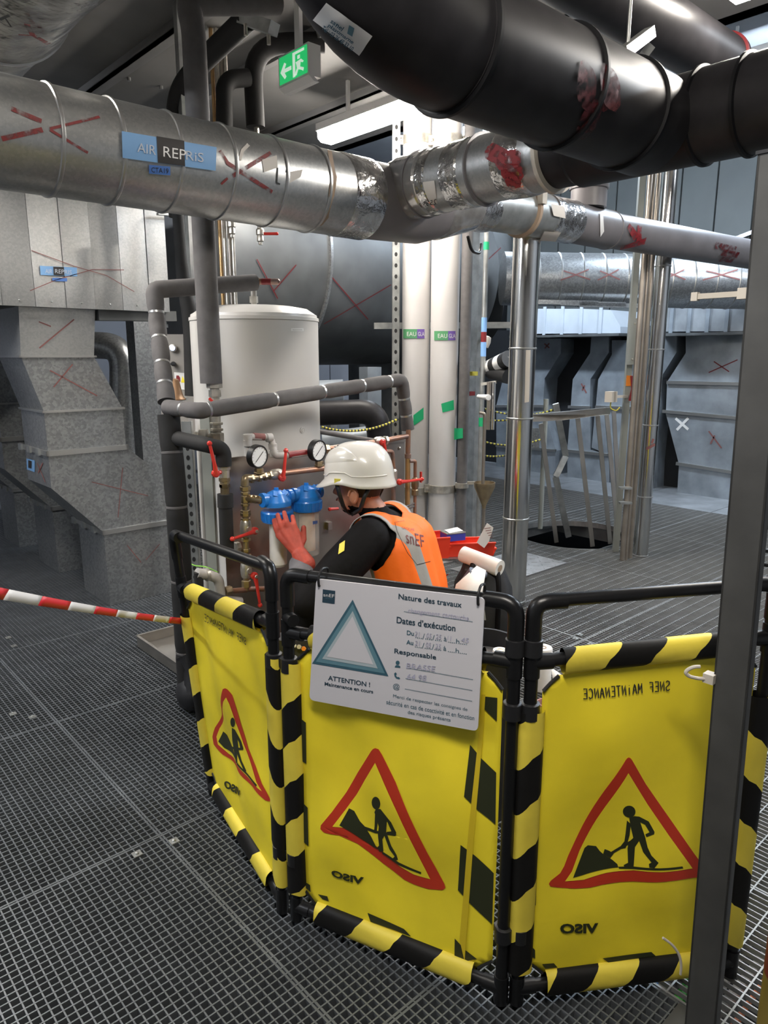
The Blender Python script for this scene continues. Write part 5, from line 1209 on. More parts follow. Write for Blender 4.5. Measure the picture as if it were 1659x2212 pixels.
# heater feed fittings at the left
t = thing('feed_fittings', 'grey metal feed fittings between foam riser and heater', 'fitting', Dp(466, 975, 3.1))
p0 = Dp(463, 828, 3.12); p1 = zc(p0, Dp(463, 975, 3.12).z)
b = MB(); b.tube([p0, p1], 0.02, 14); b.build('pipe_body', 'nickel', t)
for py, r_, h_ in ((833, 0.034, 0.022), (850, 0.026, 0.03), (870, 0.028, 0.03), (915, 0.028, 0.012), (928, 0.028, 0.012), (945, 0.03, 0.04)):
    b = MB(); hexnut(b, zc(p0, Dp(463, py, 3.12).z), UPZ, r_, h_); b.build('nut', 'nickel', t)
b = MB(); b.tube([zc(p0, Dp(463, 945, 3.12).z), Dp(395, 946, 3.1)], 0.018, 12); hexnut(b, Dp(440, 943, 3.1), RT, 0.035, 0.035); hexnut(b, Dp(425, 944, 3.1), RT, 0.025, 0.02); b.build('side_union', 'nickel', t)
b = MB(); p = Dp(452, 860, 3.05); b.bar(p, p + RT*0.02 - UPZ*0.02, 0.012, 0.01); b.build('red_lever', 'red_lever', t)
b = MB(); b.tube([p1, zc(p1, p1.z-0.06), BC + V((0, 0, p1.z-0.1))], 0.02, 12); b.build('inlet', 'nickel', t)
# low grey elbows by the barrier
t = thing('drain_elbows', 'grey plastic drain elbows low behind the barrier', 'pipe', zc(Q(470, 1275), 0.0))
b = MB(); b.tube(bend([Q(425, 1238), Q(455, 1243), Q(472, 1250), Q(476, 1280), Q(477, 1300)], 0.03, 8), 0.021, 16); b.build('elbow', 'pipe_grey', t)
b = MB(); b.tube([Q(477, 1296), Q(520, 1300)], 0.02, 12); b.build('stub', 'pipe_grey', t); b = MB(); b.tube([Q(428, 1236), zc(Q(428, 1236), 0.0)], 0.018, 14); b.build('down_pipe', 'foam_black', t)
b = MB(); b.lathe([(0.022, -0.008), (0.027, -0.006), (0.027, 0.006), (0.022, 0.008)], Q(447, 1241), XA, 14); b.build('hose_clip', 'nickel', t)

# ================================================================ worker sitting in front of the filters
def remesh_obj(b, voxel, smooth_it=4, name='tmp'):
    me = bpy.data.meshes.new(name); me.from_pydata([tuple(p) for p in b.v], [], b.f)
    bm = bmesh.new(); bm.from_mesh(me); bmesh.ops.recalc_face_normals(bm, faces=bm.faces); bm.to_mesh(me); bm.free()
    ob = bpy.data.objects.new(name, me); COL.objects.link(ob)
    m = ob.modifiers.new('r', 'REMESH'); m.mode = 'VOXEL'; m.voxel_size = voxel; m.use_smooth_shade = True
    if smooth_it:
        s = ob.modifiers.new('s', 'SMOOTH'); s.factor = 0.5; s.iterations = smooth_it
    dg = bpy.context.evaluated_depsgraph_get(); dg.update()
    out = bpy.data.meshes.new_from_object(ob.evaluated_get(dg))
    bpy.data.objects.remove(ob); bpy.data.meshes.remove(me)
    return out
def mesh_part(name, me, mats, parent):
    org = ORG[parent.name]
    for v in me.vertices: v.co = v.co - org
    me.materials.clear()
    for m in mats: me.materials.append(MT[m])
    me.name = name; me.shade_smooth()
    ob = bpy.data.objects.new(name, me); COL.objects.link(ob); ob.parent = parent; ORG[ob.name] = org
    return ob
def dseg(p, a, c):
    d = c - a; t_ = max(0, min(1, (p - a).dot(d)/d.dot(d))); return (p - a - d*t_).length
fw = (-RT*0.95 + F0*0.31).normalized(); lf = UPZ.cross(fw).normalized()
pel = Dp(893, 1345, 2.84); nb = Dp(826, 1114, 2.92)
ax = (nb - pel)
sp1 = lerp(pel, nb, 0.35) - fw*0.045; sp2 = lerp(pel, nb, 0.72) - fw*0.045
shL = nb + lf*0.165 - UPZ*0.06 + fw*0.0; shR = nb - lf*0.165 - UPZ*0.06
elL = Dp(668, 1300, 2.60); wrL = Dp(647, 1220, 2.755)
elR = shR + fw*0.17 - UPZ*0.2 - lf*0.03; wrR = elR + fw*0.14 + lf*0.03 - UPZ*0.15
hipL = pel + lf*0.09; hipR = pel - lf*0.09
knL = hipL + fw*0.41 + lf*0.06 + UPZ*0.10; knR = hipR + fw*0.41 - lf*0.10 + UPZ*0.06
anL = zc(knL + fw*0.02, 0.10); anR = zc(knR + fw*0.05, 0.10)
hd = (-RT*0.93 + F0*0.37).normalized(); hl = UPZ.cross(hd)
hc = Dp(779, 1050, 2.93)
t = thing('person', 'worker in white helmet and orange vest sitting with back turned', 'person', zc(pel, 0.0))
b = MB()
for s_ in (-1, 1):
    o = lf*0.058*s_
    b.capsule(pel + o, sp1 + o, 0.118, 0.108); b.capsule(sp1 + o, sp2 + o, 0.108, 0.112); b.capsule(sp2 + o, nb + o*0.6 - UPZ*0.06, 0.109, 0.085)
b.capsule(shL, shR, 0.075, 0.075)
nk = hc - UPZ*0.06 - hd*0.02
b.capsule(nb - UPZ*0.03, nk, 0.062, 0.055)
b.sphere(hc + UPZ*0.02, 0.095, 20, 14, (1.0, 0.86, 1.12), Matrix((hd, hl, UPZ)).transposed())
b.capsule(hc + hd*0.05 - UPZ*0.045, hc + hd*0.055 - UPZ*0.085, 0.05, 0.036)
b.capsule(hc - UPZ*0.03, hc + hd*0.045 - UPZ*0.06, 0.065, 0.045)
b.capsule(hc + hd*0.098 + UPZ*0.0, hc + hd*0.115 - UPZ*0.032, 0.011, 0.015, 10)
b.capsule(hc + hd*0.092 - UPZ*0.058, hc + hd*0.094 - UPZ*0.066, 0.012, 0.012, 10)
b.capsule(shL, lerp(shL, elL, 0.5), 0.086, 0.084); b.capsule(lerp(shL, elL, 0.5), elL, 0.084, 0.068); b.capsule(elL, lerp(elL, wrL, 0.4), 0.066, 0.058); b.capsule(lerp(elL, wrL, 0.4), wrL, 0.058, 0.044)
b.capsule(shR, elR, 0.07, 0.056); b.capsule(elR, wrR, 0.054, 0.038)
for h_, k_, a_ in ((hipL, knL, anL), (hipR, knR, anR)):
    b.capsule(h_, k_, 0.095, 0.068); b.capsule(k_, a_, 0.064, 0.045); b.capsule(a_ + fw*-0.05 - UPZ*0.045, a_ + fw*0.15 - UPZ*0.055, 0.042, 0.036)
body = remesh_obj(b, 0.0075, 6, 'body')
mi = []
for p in body.polygons:
    c = p.center
    if c.z > nb.z + 0.025 and dseg(c, nb, hc) < 0.2 and dseg(c, shL, shR) > 0.085 - 0.0:
        q = c - hc
        i = 1
        if q.dot(hd) < -0.005 and q.z > -0.035: i = 3
        if dseg(c, nb, nk) < 0.075 and c.z < nb.z + 0.045: i = 0
    elif dseg(c, lerp(elL, wrL, 0.25), wrL) < 0.07 and (c - elL).length > 0.12: i = 2
    else: i = 0
    mi.append(i)
bo = mesh_part('body', body, ['black_cloth', 'skin', 'grey_cloth', 'hair'], t)
for p, i in zip(bo.data.polygons, mi): p.material_index = i
# face details, ears
for s_ in (-1, 1):
    e = hc + hl*s_*0.088 - UPZ*0.025 - hd*0.008
    b = MB(); M_ = Matrix((hd, hl*s_, UPZ)).transposed()
    b.sphere(e, 0.034, 16, 10, (0.62, 0.35, 1.0), M_); b.tube([e + M_ @ V((0.018*math.cos(a), 0.011, 0.029*math.sin(a))) for a in [k*2*PI/12 for k in range(9)]], 0.005, 8); b.build('ear', 'skin', t)
    b = MB(); b.sphere(hc + hd*0.083 + hl*s_*0.032 + UPZ*0.006, 0.011, 12, 8); ey = b.build('eye', 'white', t)
    b = MB(); b.sphere(hc + hd*0.0915 + hl*s_*0.032 + UPZ*0.006, 0.005, 10, 6); b.build('iris', 'hair', ey)
b = MB(); b.tube([hc + hd*0.1 - hl*0.022 - UPZ*0.062, hc + hd*0.108 - UPZ*0.06, hc + hd*0.1 + hl*0.022 - UPZ*0.062], 0.004, 8); b.build('mouth', 'red_mark_dark', t)
# helmet
H0 = hc + UPZ*0.045 + hd*0.005
tilt = Matrix.Rotation(math.radians(4), 3, hl)
def hp(th, v_):                            # th 0 = front, v_ 0 brim .. 1 crown
    c_, s_ = math.cos(th), math.sin(th)
    a_ = 0.152 if c_ > 0 else 0.147; bb = 0.118
    w = math.cos(v_*PI/2)**0.72; z = 0.142*math.sin(v_*PI/2)**0.95
    return hd*(a_*c_*w) + hl*(bb*s_*w) + UPZ*z
def edge_z(th): return -0.012 + 0.016*math.exp(-((abs(math.atan2(math.sin(th), math.cos(th))) - 1.25)/0.42)**2) - 0.012*max(0, -math.cos(th))
nth, nv = 56, 16; vs = []; fs = []
for j in range(-2, nv + 1):
    for i in range(nth):
        th = 2*PI*i/nth
        if j >= 0: q = hp(th, j/nv); q += UPZ*(edge_z(th)*max(0, 1 - j/4.0)*0.5)
        else:
            q = hp(th, 0); out = (hd*math.cos(th) + hl*math.sin(th)); pk = max(0, math.cos(th))**2.5
            q += out*((0.006 if j == -1 else 0.010) + pk*(0.018 if j == -1 else 0.034)) + UPZ*(edge_z(th) - (0.010 if j == -1 else 0.022) - pk*0.006)
        vs.append(H0 + tilt @ q)
b = MB()
for j in range(nv + 2):
    for i in range(nth): fs.append((j*nth+i, j*nth+(i+1) % nth, (j+1)*nth+(i+1) % nth, (j+1)*nth+i))
b.add(vs, fs); hm = b.build('helmet', 'helmet', t, smooth=50); lab(hm, 'white safety helmet')
sm = hm.modifiers.new('s', 'SOLIDIFY'); sm.thickness = 0.003; sm.offset = -1
# raised side panels and ridge on the helmet
for s_ in (-1, 1):
    b = MB(); g_ = []
    for j in range(7):
        row = []
        for i in range(15):
            th = s_*(0.12 + 1.75*i/14); lo = 0.22 + 0.10*math.sin(i/14*PI*0.5); hi = 0.40 + 0.30*math.sin(PI*i/14)**0.8
            v_ = lo + (hi-lo)*j/6; p = hp(th, v_); n_ = p.normalized()
            edge = 0 if (j in (0, 6) or i in (0, 14)) else 0.0045
            row.append(H0 + tilt @ (p + n_*edge))
        g_ += row
    b.add(g_, [(j*15+i, j*15+i+1, (j+1)*15+i+1, (j+1)*15+i) for j in range(6) for i in range(14)]); b.build('raised_panel', 'helmet', hm, smooth=25)
    b = MB(); b.tube([H0 + tilt @ (hp(s_*(0.2 + 2.6*k/14), 0.06) + UPZ*edge_z(s_*(0.2+2.6*k/14))*0.4 + UPZ*(0.012 if 3 < k < 8 else 0)) for k in range(15)], 0.003, 8); b.build('rim_ridge', 'helmet', hm)
b = MB(); b.tube([H0 + tilt @ hp(PI + 0.0001, 0.12 + 0.0*k) if False else H0 + tilt @ (hp(2*PI*k/24, 0.02)*0.92 - UPZ*0.018) for k in range(25)], 0.011, 10); b.build('head_band', 'black', hm)
p = H0 + hl*0.117 + hd*0.045 - UPZ*0.012; b = MB(); b.box((-0.013, -0.003, -0.013), (0.013, 0.003, 0.013), Matrix.Translation(p) @ Matrix((hd, hl, UPZ)).transposed().to_4x4()); b.build('side_clip', 'rope_yellow', hm, smooth=0)
for k in range(3):
    p_ = hp(0.55, 0.60 + 0.06*k); b = MB(); c_ = H0 + tilt @ (p_*1.004); b.sphere(c_, 0.005, 8, 6, (1.4, 0.8, 0.5)); b.build('vent_slot', 'black', hm)
# chin strap
chin = hc + hd*0.045 - UPZ*0.125
for s_ in (-1, 1):
    b = MB(); a = H0 + hl*s_*0.108 + hd*0.055 - UPZ*0.012; c = H0 + hl*s_*0.088 - hd*0.085 - UPZ*0.02; m1 = hc + hl*s_*0.085 + hd*0.04 - UPZ*0.07; m2 = hc + hl*s_*0.08 - hd*0.03 - UPZ*0.085
    pts = [a, m1, chin]; b.ribbon([a, lerp(a, m1, 0.5) + hl*s_*0.004, m1, lerp(m1, chin, 0.6) + hl*s_*0.01, chin], [hl*s_]*5, 0.017)
    b.ribbon([c, lerp(c, m2, 0.5) + hl*s_*0.01, m2, lerp(m2, chin, 0.5) + hl*s_*0.016, chin], [hl*s_]*5, 0.017)
    cs = b.build('chin_strap', 'black', hm); cs.modifiers.new('s', 'SOLIDIFY').thickness = 0.003
# vest
b = MB()
for s_ in (-1, 1):
    o = lf*0.058*s_
    b.capsule(pel + o - ax*0.12, sp1 + o, 0.136, 0.126); b.capsule(sp1 + o, sp2 + o, 0.126, 0.130); b.capsule(sp2 + o, nb + o*0.7 - UPZ*0.062, 0.126, 0.098)
b.capsule(shL + lf*0.0, shR, 0.094, 0.094)
vm = remesh_obj(b, 0.0075, 6, 'vest')
bm = bmesh.new(); bm.from_mesh(vm)
armL = (shL, elL); armR = (shR, elR)
kill = []
for f in bm.faces:
    c = f.calc_center_median()
    if dseg(c, nb, nk) < 0.083 and c.z > nb.z - 0.02: kill.append(f)
    elif c.z < pel.z - 0.03: kill.append(f)
    elif (c - nb).dot(lf) > 0.150 and dseg(c, shL, elL) < 0.112: kill.append(f)
    elif (c - nb).dot(lf) < -0.150 and dseg(c, shR, elR) < 0.112: kill.append(f)
bmesh.ops.delete(bm, geom=kill, context='FACES')
# smooth the cut edges a little
bd = [v for v in bm.verts if any(e.is_boundary for e in v.link_edges)]
for _ in range(6):
    new = {}
    for v in bd:
        nb_ = [e.other_vert(v) for e in v.link_edges if e.is_boundary]
        if len(nb_) == 2: new[v] = v.co*0.5 + (nb_[0].co + nb_[1].co)*0.25
    for v, co in new.items(): v.co = co
bm.to_mesh(vm); bm.free()
vest_bvh = BVHTree.FromPolygons([v.co.copy() for v in vm.vertices], [tuple(p.vertices) for p in vm.polygons])
# vest material: orange with reflective bands running over the shoulders
m = MT['vest_orange'].copy(); m.name = 'vest_cloth'; MT['vest_cloth'] = m; nt = m.node_tree; N_ = nt.nodes; L_ = nt.links
bs = N_['Principled BSDF']; geo = N_.new('ShaderNodeNewGeometry')
sub = N_.new('ShaderNodeVectorMath'); sub.operation = 'SUBTRACT'; sub.inputs[1].default_value = nb; L_.new(geo.outputs['Position'], sub.inputs[0])
dot = N_.new('ShaderNodeVectorMath'); dot.operation = 'DOT_PRODUCT'; dot.inputs[1].default_value = lf; L_.new(sub.outputs[0], dot.inputs[0])
ab = N_.new('ShaderNodeMath'); ab.operation = 'ABSOLUTE'; L_.new(dot.outputs['Value'], ab.inputs[0])
s1 = N_.new('ShaderNodeMath'); s1.operation = 'SUBTRACT'; s1.inputs[1].default_value = 0.148; L_.new(ab.outputs[0], s1.inputs[0])
a2 = N_.new('ShaderNodeMath'); a2.operation = 'ABSOLUTE'; L_.new(s1.outputs[0], a2.inputs[0])
lt = N_.new('ShaderNodeMath'); lt.operation = 'LESS_THAN'; lt.inputs[1].default_value = 0.021; L_.new(a2.outputs[0], lt.inputs[0])
mx = N_.new('ShaderNodeMixRGB'); L_.new(lt.outputs[0], mx.inputs[0])
src = bs.inputs['Base Color'].links[0].from_socket; L_.new(src, mx.inputs[1]); mx.inputs[2].default_value = (0.30, 0.29, 0.28, 1); L_.new(mx.outputs[0], bs.inputs['Base Color'])
vo = mesh_part('safety_vest', vm, ['vest_cloth'], t); lab(vo, 'orange safety vest with grey reflective bands')
sm = vo.modifiers.new('s', 'SOLIDIFY'); sm.thickness = 0.004; sm.offset = 1
hV = hit_bvh(vest_bvh, 0.0062)
b = MB(); b.text(hV, 'snEF', (874, 1148), (912, 1158), 26, 0.12); b.build('back_lettering', 'red_mark_dark', vo)
b = MB(); b.text(hV, 'GROUPE', (867, 1140), (893, 1144), 5, 0.1); b.build('back_lettering', 'red_mark_dark', vo)
b = MB(); b.stroke(hV, [(873, 1127), (853, 1131), (858, 1150), (880, 1195), (899, 1220), (927, 1213)], 0.0022, 6); b.build('pocket_seam', 'ink', vo)
# yellow sleeve patch
bv = BVHTree.FromPolygons([v.co + ORG[bo.name] for v in bo.data.vertices], [tuple(p.vertices) for p in bo.data.polygons])
hS = hit_bvh(bv, 0.003)
b = MB(); b.patch(hS, ((734, 1176), (746, 1168), (744, 1190), (731, 1198)), 4, 4); b.build('sleeve_patch', 'yellow_sleeve', t)
# gloves
def glove(W, knuck, tips, thumb, name):
    b = MB(); kc = sum((V(k) for k in knuck), V((0, 0, 0)))/4
    for k in knuck: b.capsule(W, k, 0.024, 0.0155, 12)
    for i, (k, tp) in enumerate(zip(knuck, tips)):
        m_ = lerp(k, tp, 0.5) - F0*0.014; b.capsule(k, m_, 0.0125, 0.0115, 12); b.capsule(m_, tp, 0.0115, 0.0095, 12)
    b.capsule(lerp(W, kc, 0.25), thumb[0], 0.022, 0.0145, 12); b.capsule(thumb[0], thumb[1], 0.0135, 0.011, 12)
    b.capsule(W - (kc - W)*0.42, W, 0.041, 0.033, 16)
    return mesh_part(name, remesh_obj(b, 0.0034, 3, name), ['glove'], t)
wl = Dp(648, 1198, 2.76)
glove(wl, [Dp(603, 1156, 2.80), Dp(614, 1148, 2.795), Dp(627, 1145, 2.795), Dp(640, 1148, 2.80)], [Dp(592, 1124, 2.835), Dp(600, 1112, 2.84), Dp(614, 1107, 2.84), Dp(632, 1116, 2.84)], (Dp(655, 1165, 2.80), Dp(656, 1140, 2.83)), 'left_glove')
wr2 = wrR + fw*0.05
glove(wr2, [wr2 + fw*0.09 + lf*0.03*k_ - UPZ*0.005 for k_ in (-1.2, -0.4, 0.4, 1.2)], [wr2 + fw*0.15 + lf*0.028*k_ - UPZ*0.05 for k_ in (-1.2, -0.4, 0.4, 1.2)], (wr2 + fw*0.05 + lf*0.05, wr2 + fw*0.10 + lf*0.05 - UPZ*0.03), 'right_glove')
# stool
t = thing('tool_seat_box', 'grey metal tool box used as a seat under the worker', 'box', zc(pel, 0.0))
zs_ = pel.z - 0.135
M_ = Matrix((RT, F0, UPZ)).transposed().to_4x4(); M_.translation = zc(pel, 0)
b = MB(); b.box((-0.17, -0.15, 0.0), (0.19, 0.16, zs_ - 0.03), M_); b.build('case', 'cabinet', t, smooth=0)
b = MB(); b.box((-0.175, -0.155, zs_ - 0.03), (0.195, 0.165, zs_), M_); b.build('lid', 'galv_dark', t, smooth=0)
b = MB(); b.box((-0.03, -0.165, zs_-0.08), (0.03, -0.15, zs_-0.02), M_); b.build('latch', 'nickel', t, smooth=0)

# ================================================================ folding safety barrier
BZ0 = 0.012
LL, LR = V((1.095, 2.136, 0)), V((0.962, 1.500, 0))
ML, MRr = V((0.975, 1.449, 0)), V((1.192, 0.897, 0))
RL, RRr = V((1.220, 0.871, 0)), V((1.690, 0.556, 0))
t = thing('folding_barrier', 'three panel black tube barrier with yellow road works warning sheets', 'barrier', (1.2, 1.25, 0))
BAR = t
TOP = {'L': 1.0, 'M': 1.02, 'R': 1.035}
class Panel:
    def pt(s, f, z): return lerp(s.A + s.lA*z, s.B + s.lB*z, f) + UPZ*z      # point on the panel: share of the width, height
    def uv(s, px, py):                     # pixel -> (share, height)
        z = 0.5
        for _ in range(8):
            a = s.A + s.lA*z; c = s.B + s.lB*z; u = (c - a).normalized(); n = u.cross(UPZ)
            d = ray(px, py); p = CAM + d*((a - CAM).dot(n)/d.dot(n)); z = p.z
        return (p - a).dot(u)/(c - a).length, z
def make_panel(key, A, B, ztl, ztr, zr2l, zr2r, lA=V((0, 0, 0))):
    P = Panel(); P.A, P.B = A, B; P.lA = lA; P.lB = V((0, 0, 0)); P.w = (B - A).length
    P.u = (B - A).normalized(); n = P.u.cross(UPZ).normalized()
    if n.dot(CAM - A) < 0: n = -n
    P.n = n; P.key = key
    rt = 0.0150; zb = 0.045
    for f, zt_ in ((0, ztl), (1, ztr)):
        b = MB(); b.tube([P.pt(f, BZ0), P.pt(f, zt_ - 0.05)], rt, 16); b.build('post', 'black_tube', t)
        b = MB(); b.tube([P.pt(f, 0.002), P.pt(f, 0.004), P.pt(f, 0.03)], [rt*0.9, rt+0.003, rt+0.003], 16); b.build('foot_cap', 'black_tube', t)
    q = bend([P.pt(0, ztl-0.07), P.pt(0, ztl), P.pt(1, ztr), P.pt(1, ztr-0.07)], 0.032, 6)
    b = MB(); b.tube(q, rt, 16); b.build('top_rail', 'black_tube', t)
    for f, o_, zt_ in ((0, 1, ztl), (1, -1, ztr)):
        q = bend([P.pt(f, zt_-0.085), P.pt(f, zt_), P.pt(f, zt_) + P.u*o_*0.07], 0.034, 6)
        b = MB(); b.tube(q, rt+0.003, 18); b.build('elbow', 'black_tube', t)
        for zz in (zr2l if o_ > 0 else zr2r, zb):
            b = MB(); b.tube([P.pt(f, zz-0.035), P.pt(f, zz+0.035)], rt+0.003, 18); b.tube([P.pt(f, zz), P.pt(f, zz) + P.u*o_*0.045], rt+0.003, 18); b.build('tee', 'black_tube', t)
    b = MB(); b.tube([P.pt(0, zr2l), P.pt(1, zr2r)], rt, 16); b.build('middle_rail', 'black_tube', t)
    b = MB(); b.tube([P.pt(0, zb), P.pt(1, zb)], rt, 16); b.build('bottom_rail', 'black_tube', t)
    P.zl, P.zr, P.zb = zr2l, zr2r, zb
    return P
def wave(P, f, z):
    e = max(0.0, min(1.0, min(f, 1-f)*5)) * max(0.0, min(1.0, min(z-0.08, 0.88-z)*6))
    x = f*P.w/0.6
    return e*(0.007*math.sin(9*x + 7*z + P.A.x*5) + 0.005*math.sin(5*x - 13*z + P.A.y*3) + 0.003*math.sin(19*x + 11*z))
_T = Dp(375, 1152, 2.27)
PL = make_panel('L', LL, LR, _T.z, 1.02, 0.80, 0.868, (zc(_T, 0) - LL)/_T.z)
PM = make_panel('M', ML, MRr, 1.015, 1.03, 0.86, 0.895)
PR = make_panel('R', RL, RRr, 1.033, 1.05, 0.895, 0.92)
def on_sheet(P, f, z, off): return P.pt(f, z) + P.n*(wave(P, f, z) + off)
def drape(P, uvs, off, mname, name, parent, maxlen=0.03):
    # a polygon lying on the sheet, cut fine enough to follow its folds
    flat = [V((f*P.w, z, 0)) for f, z in uvs]
    bm = bmesh.new(); vv = [bm.verts.new(f) for f in flat]
    for tr in tessellate_polygon([flat]):
        try: bm.faces.new([vv[i] for i in tr])
        except ValueError: pass
    for _ in range(5):
        ed = [e for e in bm.edges if e.calc_length() > maxlen]
        if not ed: break
        bmesh.ops.subdivide_edges(bm, edges=ed, cuts=1); bmesh.ops.triangulate(bm, faces=bm.faces)
    b = MB(); bm.verts.index_update()
    b.add([on_sheet(P, v.co.x/P.w, v.co.y, off) for v in bm.verts], [tuple(v.index for v in f.verts) for f in bm.faces]); bm.free()
    return b.build(name, mname, parent, smooth=60)
def sheet(P, i0, i1, ztl, ztr, zb, ch=0.035):
    a = i0/P.w; c = 1 - i1/P.w; k = ch/P.w
    uv = [(a, zb+ch), (a+k, zb), (c-k, zb), (c, zb+ch), (c, ztr-ch), (c-k, ztr), (a+k, ztl), (a, ztl-ch)]
    ob = drape(P, uv, 0.0, 'yellow_sheet', 'warning_sheet', t)
    m = ob.modifiers.new('s', 'SOLIDIFY'); m.thickness = 0.001; m.offset = -1
    P3 = [P.pt(*q) for q in uv]
    for q0, q1 in ((P3[1], P3[0]), (P3[2], P3[3]), (P3[5], P3[4]), (P3[6], P3[7])):
        b = MB(); b.tube([q0 + P.n*0.002, lerp(q0, q1, 0.5), q1 + P.n*0.002], 0.004, 6); b.build('corner_cord', 'black', ob)
    return ob
shL_ = sheet(PL, 0.028, 0.028, 0.765, 0.835, 0.075); shM_ = sheet(PM, 0.028, 0.024, 0.825, 0.86, 0.075); shR_ = sheet(PR, 0.028, 0.028, 0.86, 0.885, 0.078)
PL.sheet, PM.sheet, PR.sheet = shL_, shM_, shR_
def sleeve(P, a, c, r, nstripe, start, skew, flat_dir, name='striped_sleeve'):
    # stripes wound round a tube, flattened towards the sheet
    d = (c - a); L = d.length; d = d.normalized(); n = P.n; s_ = d.cross(n)
    if s_.dot(flat_dir) < 0: s_ = -s_
    b = MB(); seg = 18
    def ring(f_):
        out = []
        for k in range(seg):
            th = 2*PI*k/seg; x = math.cos(th); y = math.sin(th)
            off = s_*(x*r*1.25 + (0.010 if x > 0.3 else 0)) + n*(y*r)
            pos = max(0.0, min(L, f_*L + skew*x))
            out.append(a + d*pos + off)
        return out
    k0 = -1
    for k in range(-2, nstripe + 2):
        f0 = k/nstripe; f1 = (k+1)/nstripe
        if (f1*L + abs(skew)) <= 0 or (f0*L - abs(skew)) >= L: continue
        b.mi = (k + start) % 2
        r0, r1 = ring(f0), ring(f1)
        b.add(r0 + r1, [(i, (i+1) % seg, seg + (i+1) % seg, seg + i) for i in range(seg)])
    bm_ = b
    ob = b.build(name, ['yellow_sleeve', 'black_sleeve'], t, smooth=60)
    return ob
for P, seq, nt_ in ((PL, (1, 0, 0, 1), 4), (PM, (1, 0, 0, 1), 4), (PR, (1, 0, 0, 1), 4)):
    u = P.u; k = 0.07/P.w
    sleeve(P, P.pt(0, 0.095), P.pt(0, 0.78 if P is not PL else 0.70), 0.020, 6, seq[0], 0.03, u)
    if P is not PM: sleeve(P, P.pt(1, 0.095), P.pt(1, 0.78), 0.020, 6, seq[1], 0.03, -u)
    sleeve(P, P.pt(k, P.zl + (P.zr-P.zl)*k), P.pt(1-k, P.zr - (P.zr-P.zl)*k), 0.020, nt_, seq[2], -0.03, -UPZ)
    sleeve(P, P.pt(k, P.zb), P.pt(1-k, P.zb), 0.024, 4, seq[3], 0.03, UPZ)
# hinge clips between the panels
for p0, p1, zs_ in ((LR, ML, (0.77, 0.2)), (MRr, RL, (0.93, 0.78, 0.2))):
    for z in zs_:
        for p in (p0, p1):
            b = MB(); b.lathe([(0.0155, -0.02), (0.022, -0.018), (0.022, 0.018), (0.0155, 0.02)], zc(p, z), UPZ, 16); b.build('clip_collar', 'black', t)
        b = MB(); b.bar(zc(p0, z), zc(p1, z), 0.016, 0.024); b.build('hinge_clip', 'black', t, smooth=0)
b = MB(); a = PM.pt(0, 0.90); b.tube([a, a + PM.u*0.03 + PM.n*0.02], [0.017, 0.0165], 16); b.build('tee_stub', 'black_tube', t)
# ---- printed warning signs
Z8 = lambda x, y: (1060 + x/2.77, 1600 + y/2.77)
Z6 = lambda x, y: (380 + x/2.242, 1500 + y/2.242)
def ell(cx_, cy_, rx, ry, n=20): return [(cx_ + rx*math.cos(2*PI*k/n), cy_ + ry*math.sin(2*PI*k/n)) for k in range(n)]
def print_poly(P, pts, Zf, mname, name, parent, off=0.0022):
    return drape(P, [P.uv(*Zf(*q)) for q in pts], off, mname, name, parent, maxlen=0.02)
def warning(P, outer, inner, Zf, head, man, pile, shovel, ground, viso, arm=None, blade=None):
    sh = P.sheet
    tri = print_poly(P, outer, Zf, 'print_red', 'red_triangle', sh, 0.0016)
    print_poly(P, inner, Zf, 'yellow_sheet', 'triangle_field', tri, 0.0026)
    print_poly(P, head, Zf, 'print_dark', 'figure_head', tri, 0.0036); print_poly(P, man, Zf, 'print_dark', 'figure_body', tri, 0.0036)
    print_poly(P, pile, Zf, 'print_dark', 'sand_pile', tri, 0.0036); print_poly(P, shovel, Zf, 'print_dark', 'shovel', tri, 0.0037); print_poly(P, ground, Zf, 'print_dark', 'ground_line', tri, 0.0036)
    if arm: print_poly(P, arm, Zf, 'print_dark', 'figure_arm', tri, 0.0036)
    if blade: print_poly(P, blade, Zf, 'print_dark', 'shovel_blade', tri, 0.0037)
    h = lambda x, y: (on_sheet(P, *P.uv(x, y), 0.0030), P.n)
    b = MB(); tl, tr, hg, ln = viso
    b.text(h, 'VISO', Zf(*tl), Zf(*tr), hg, ln, mirror=True, bold=0.045)
    b.build('lettering', 'print_dark', sh, smooth=0)
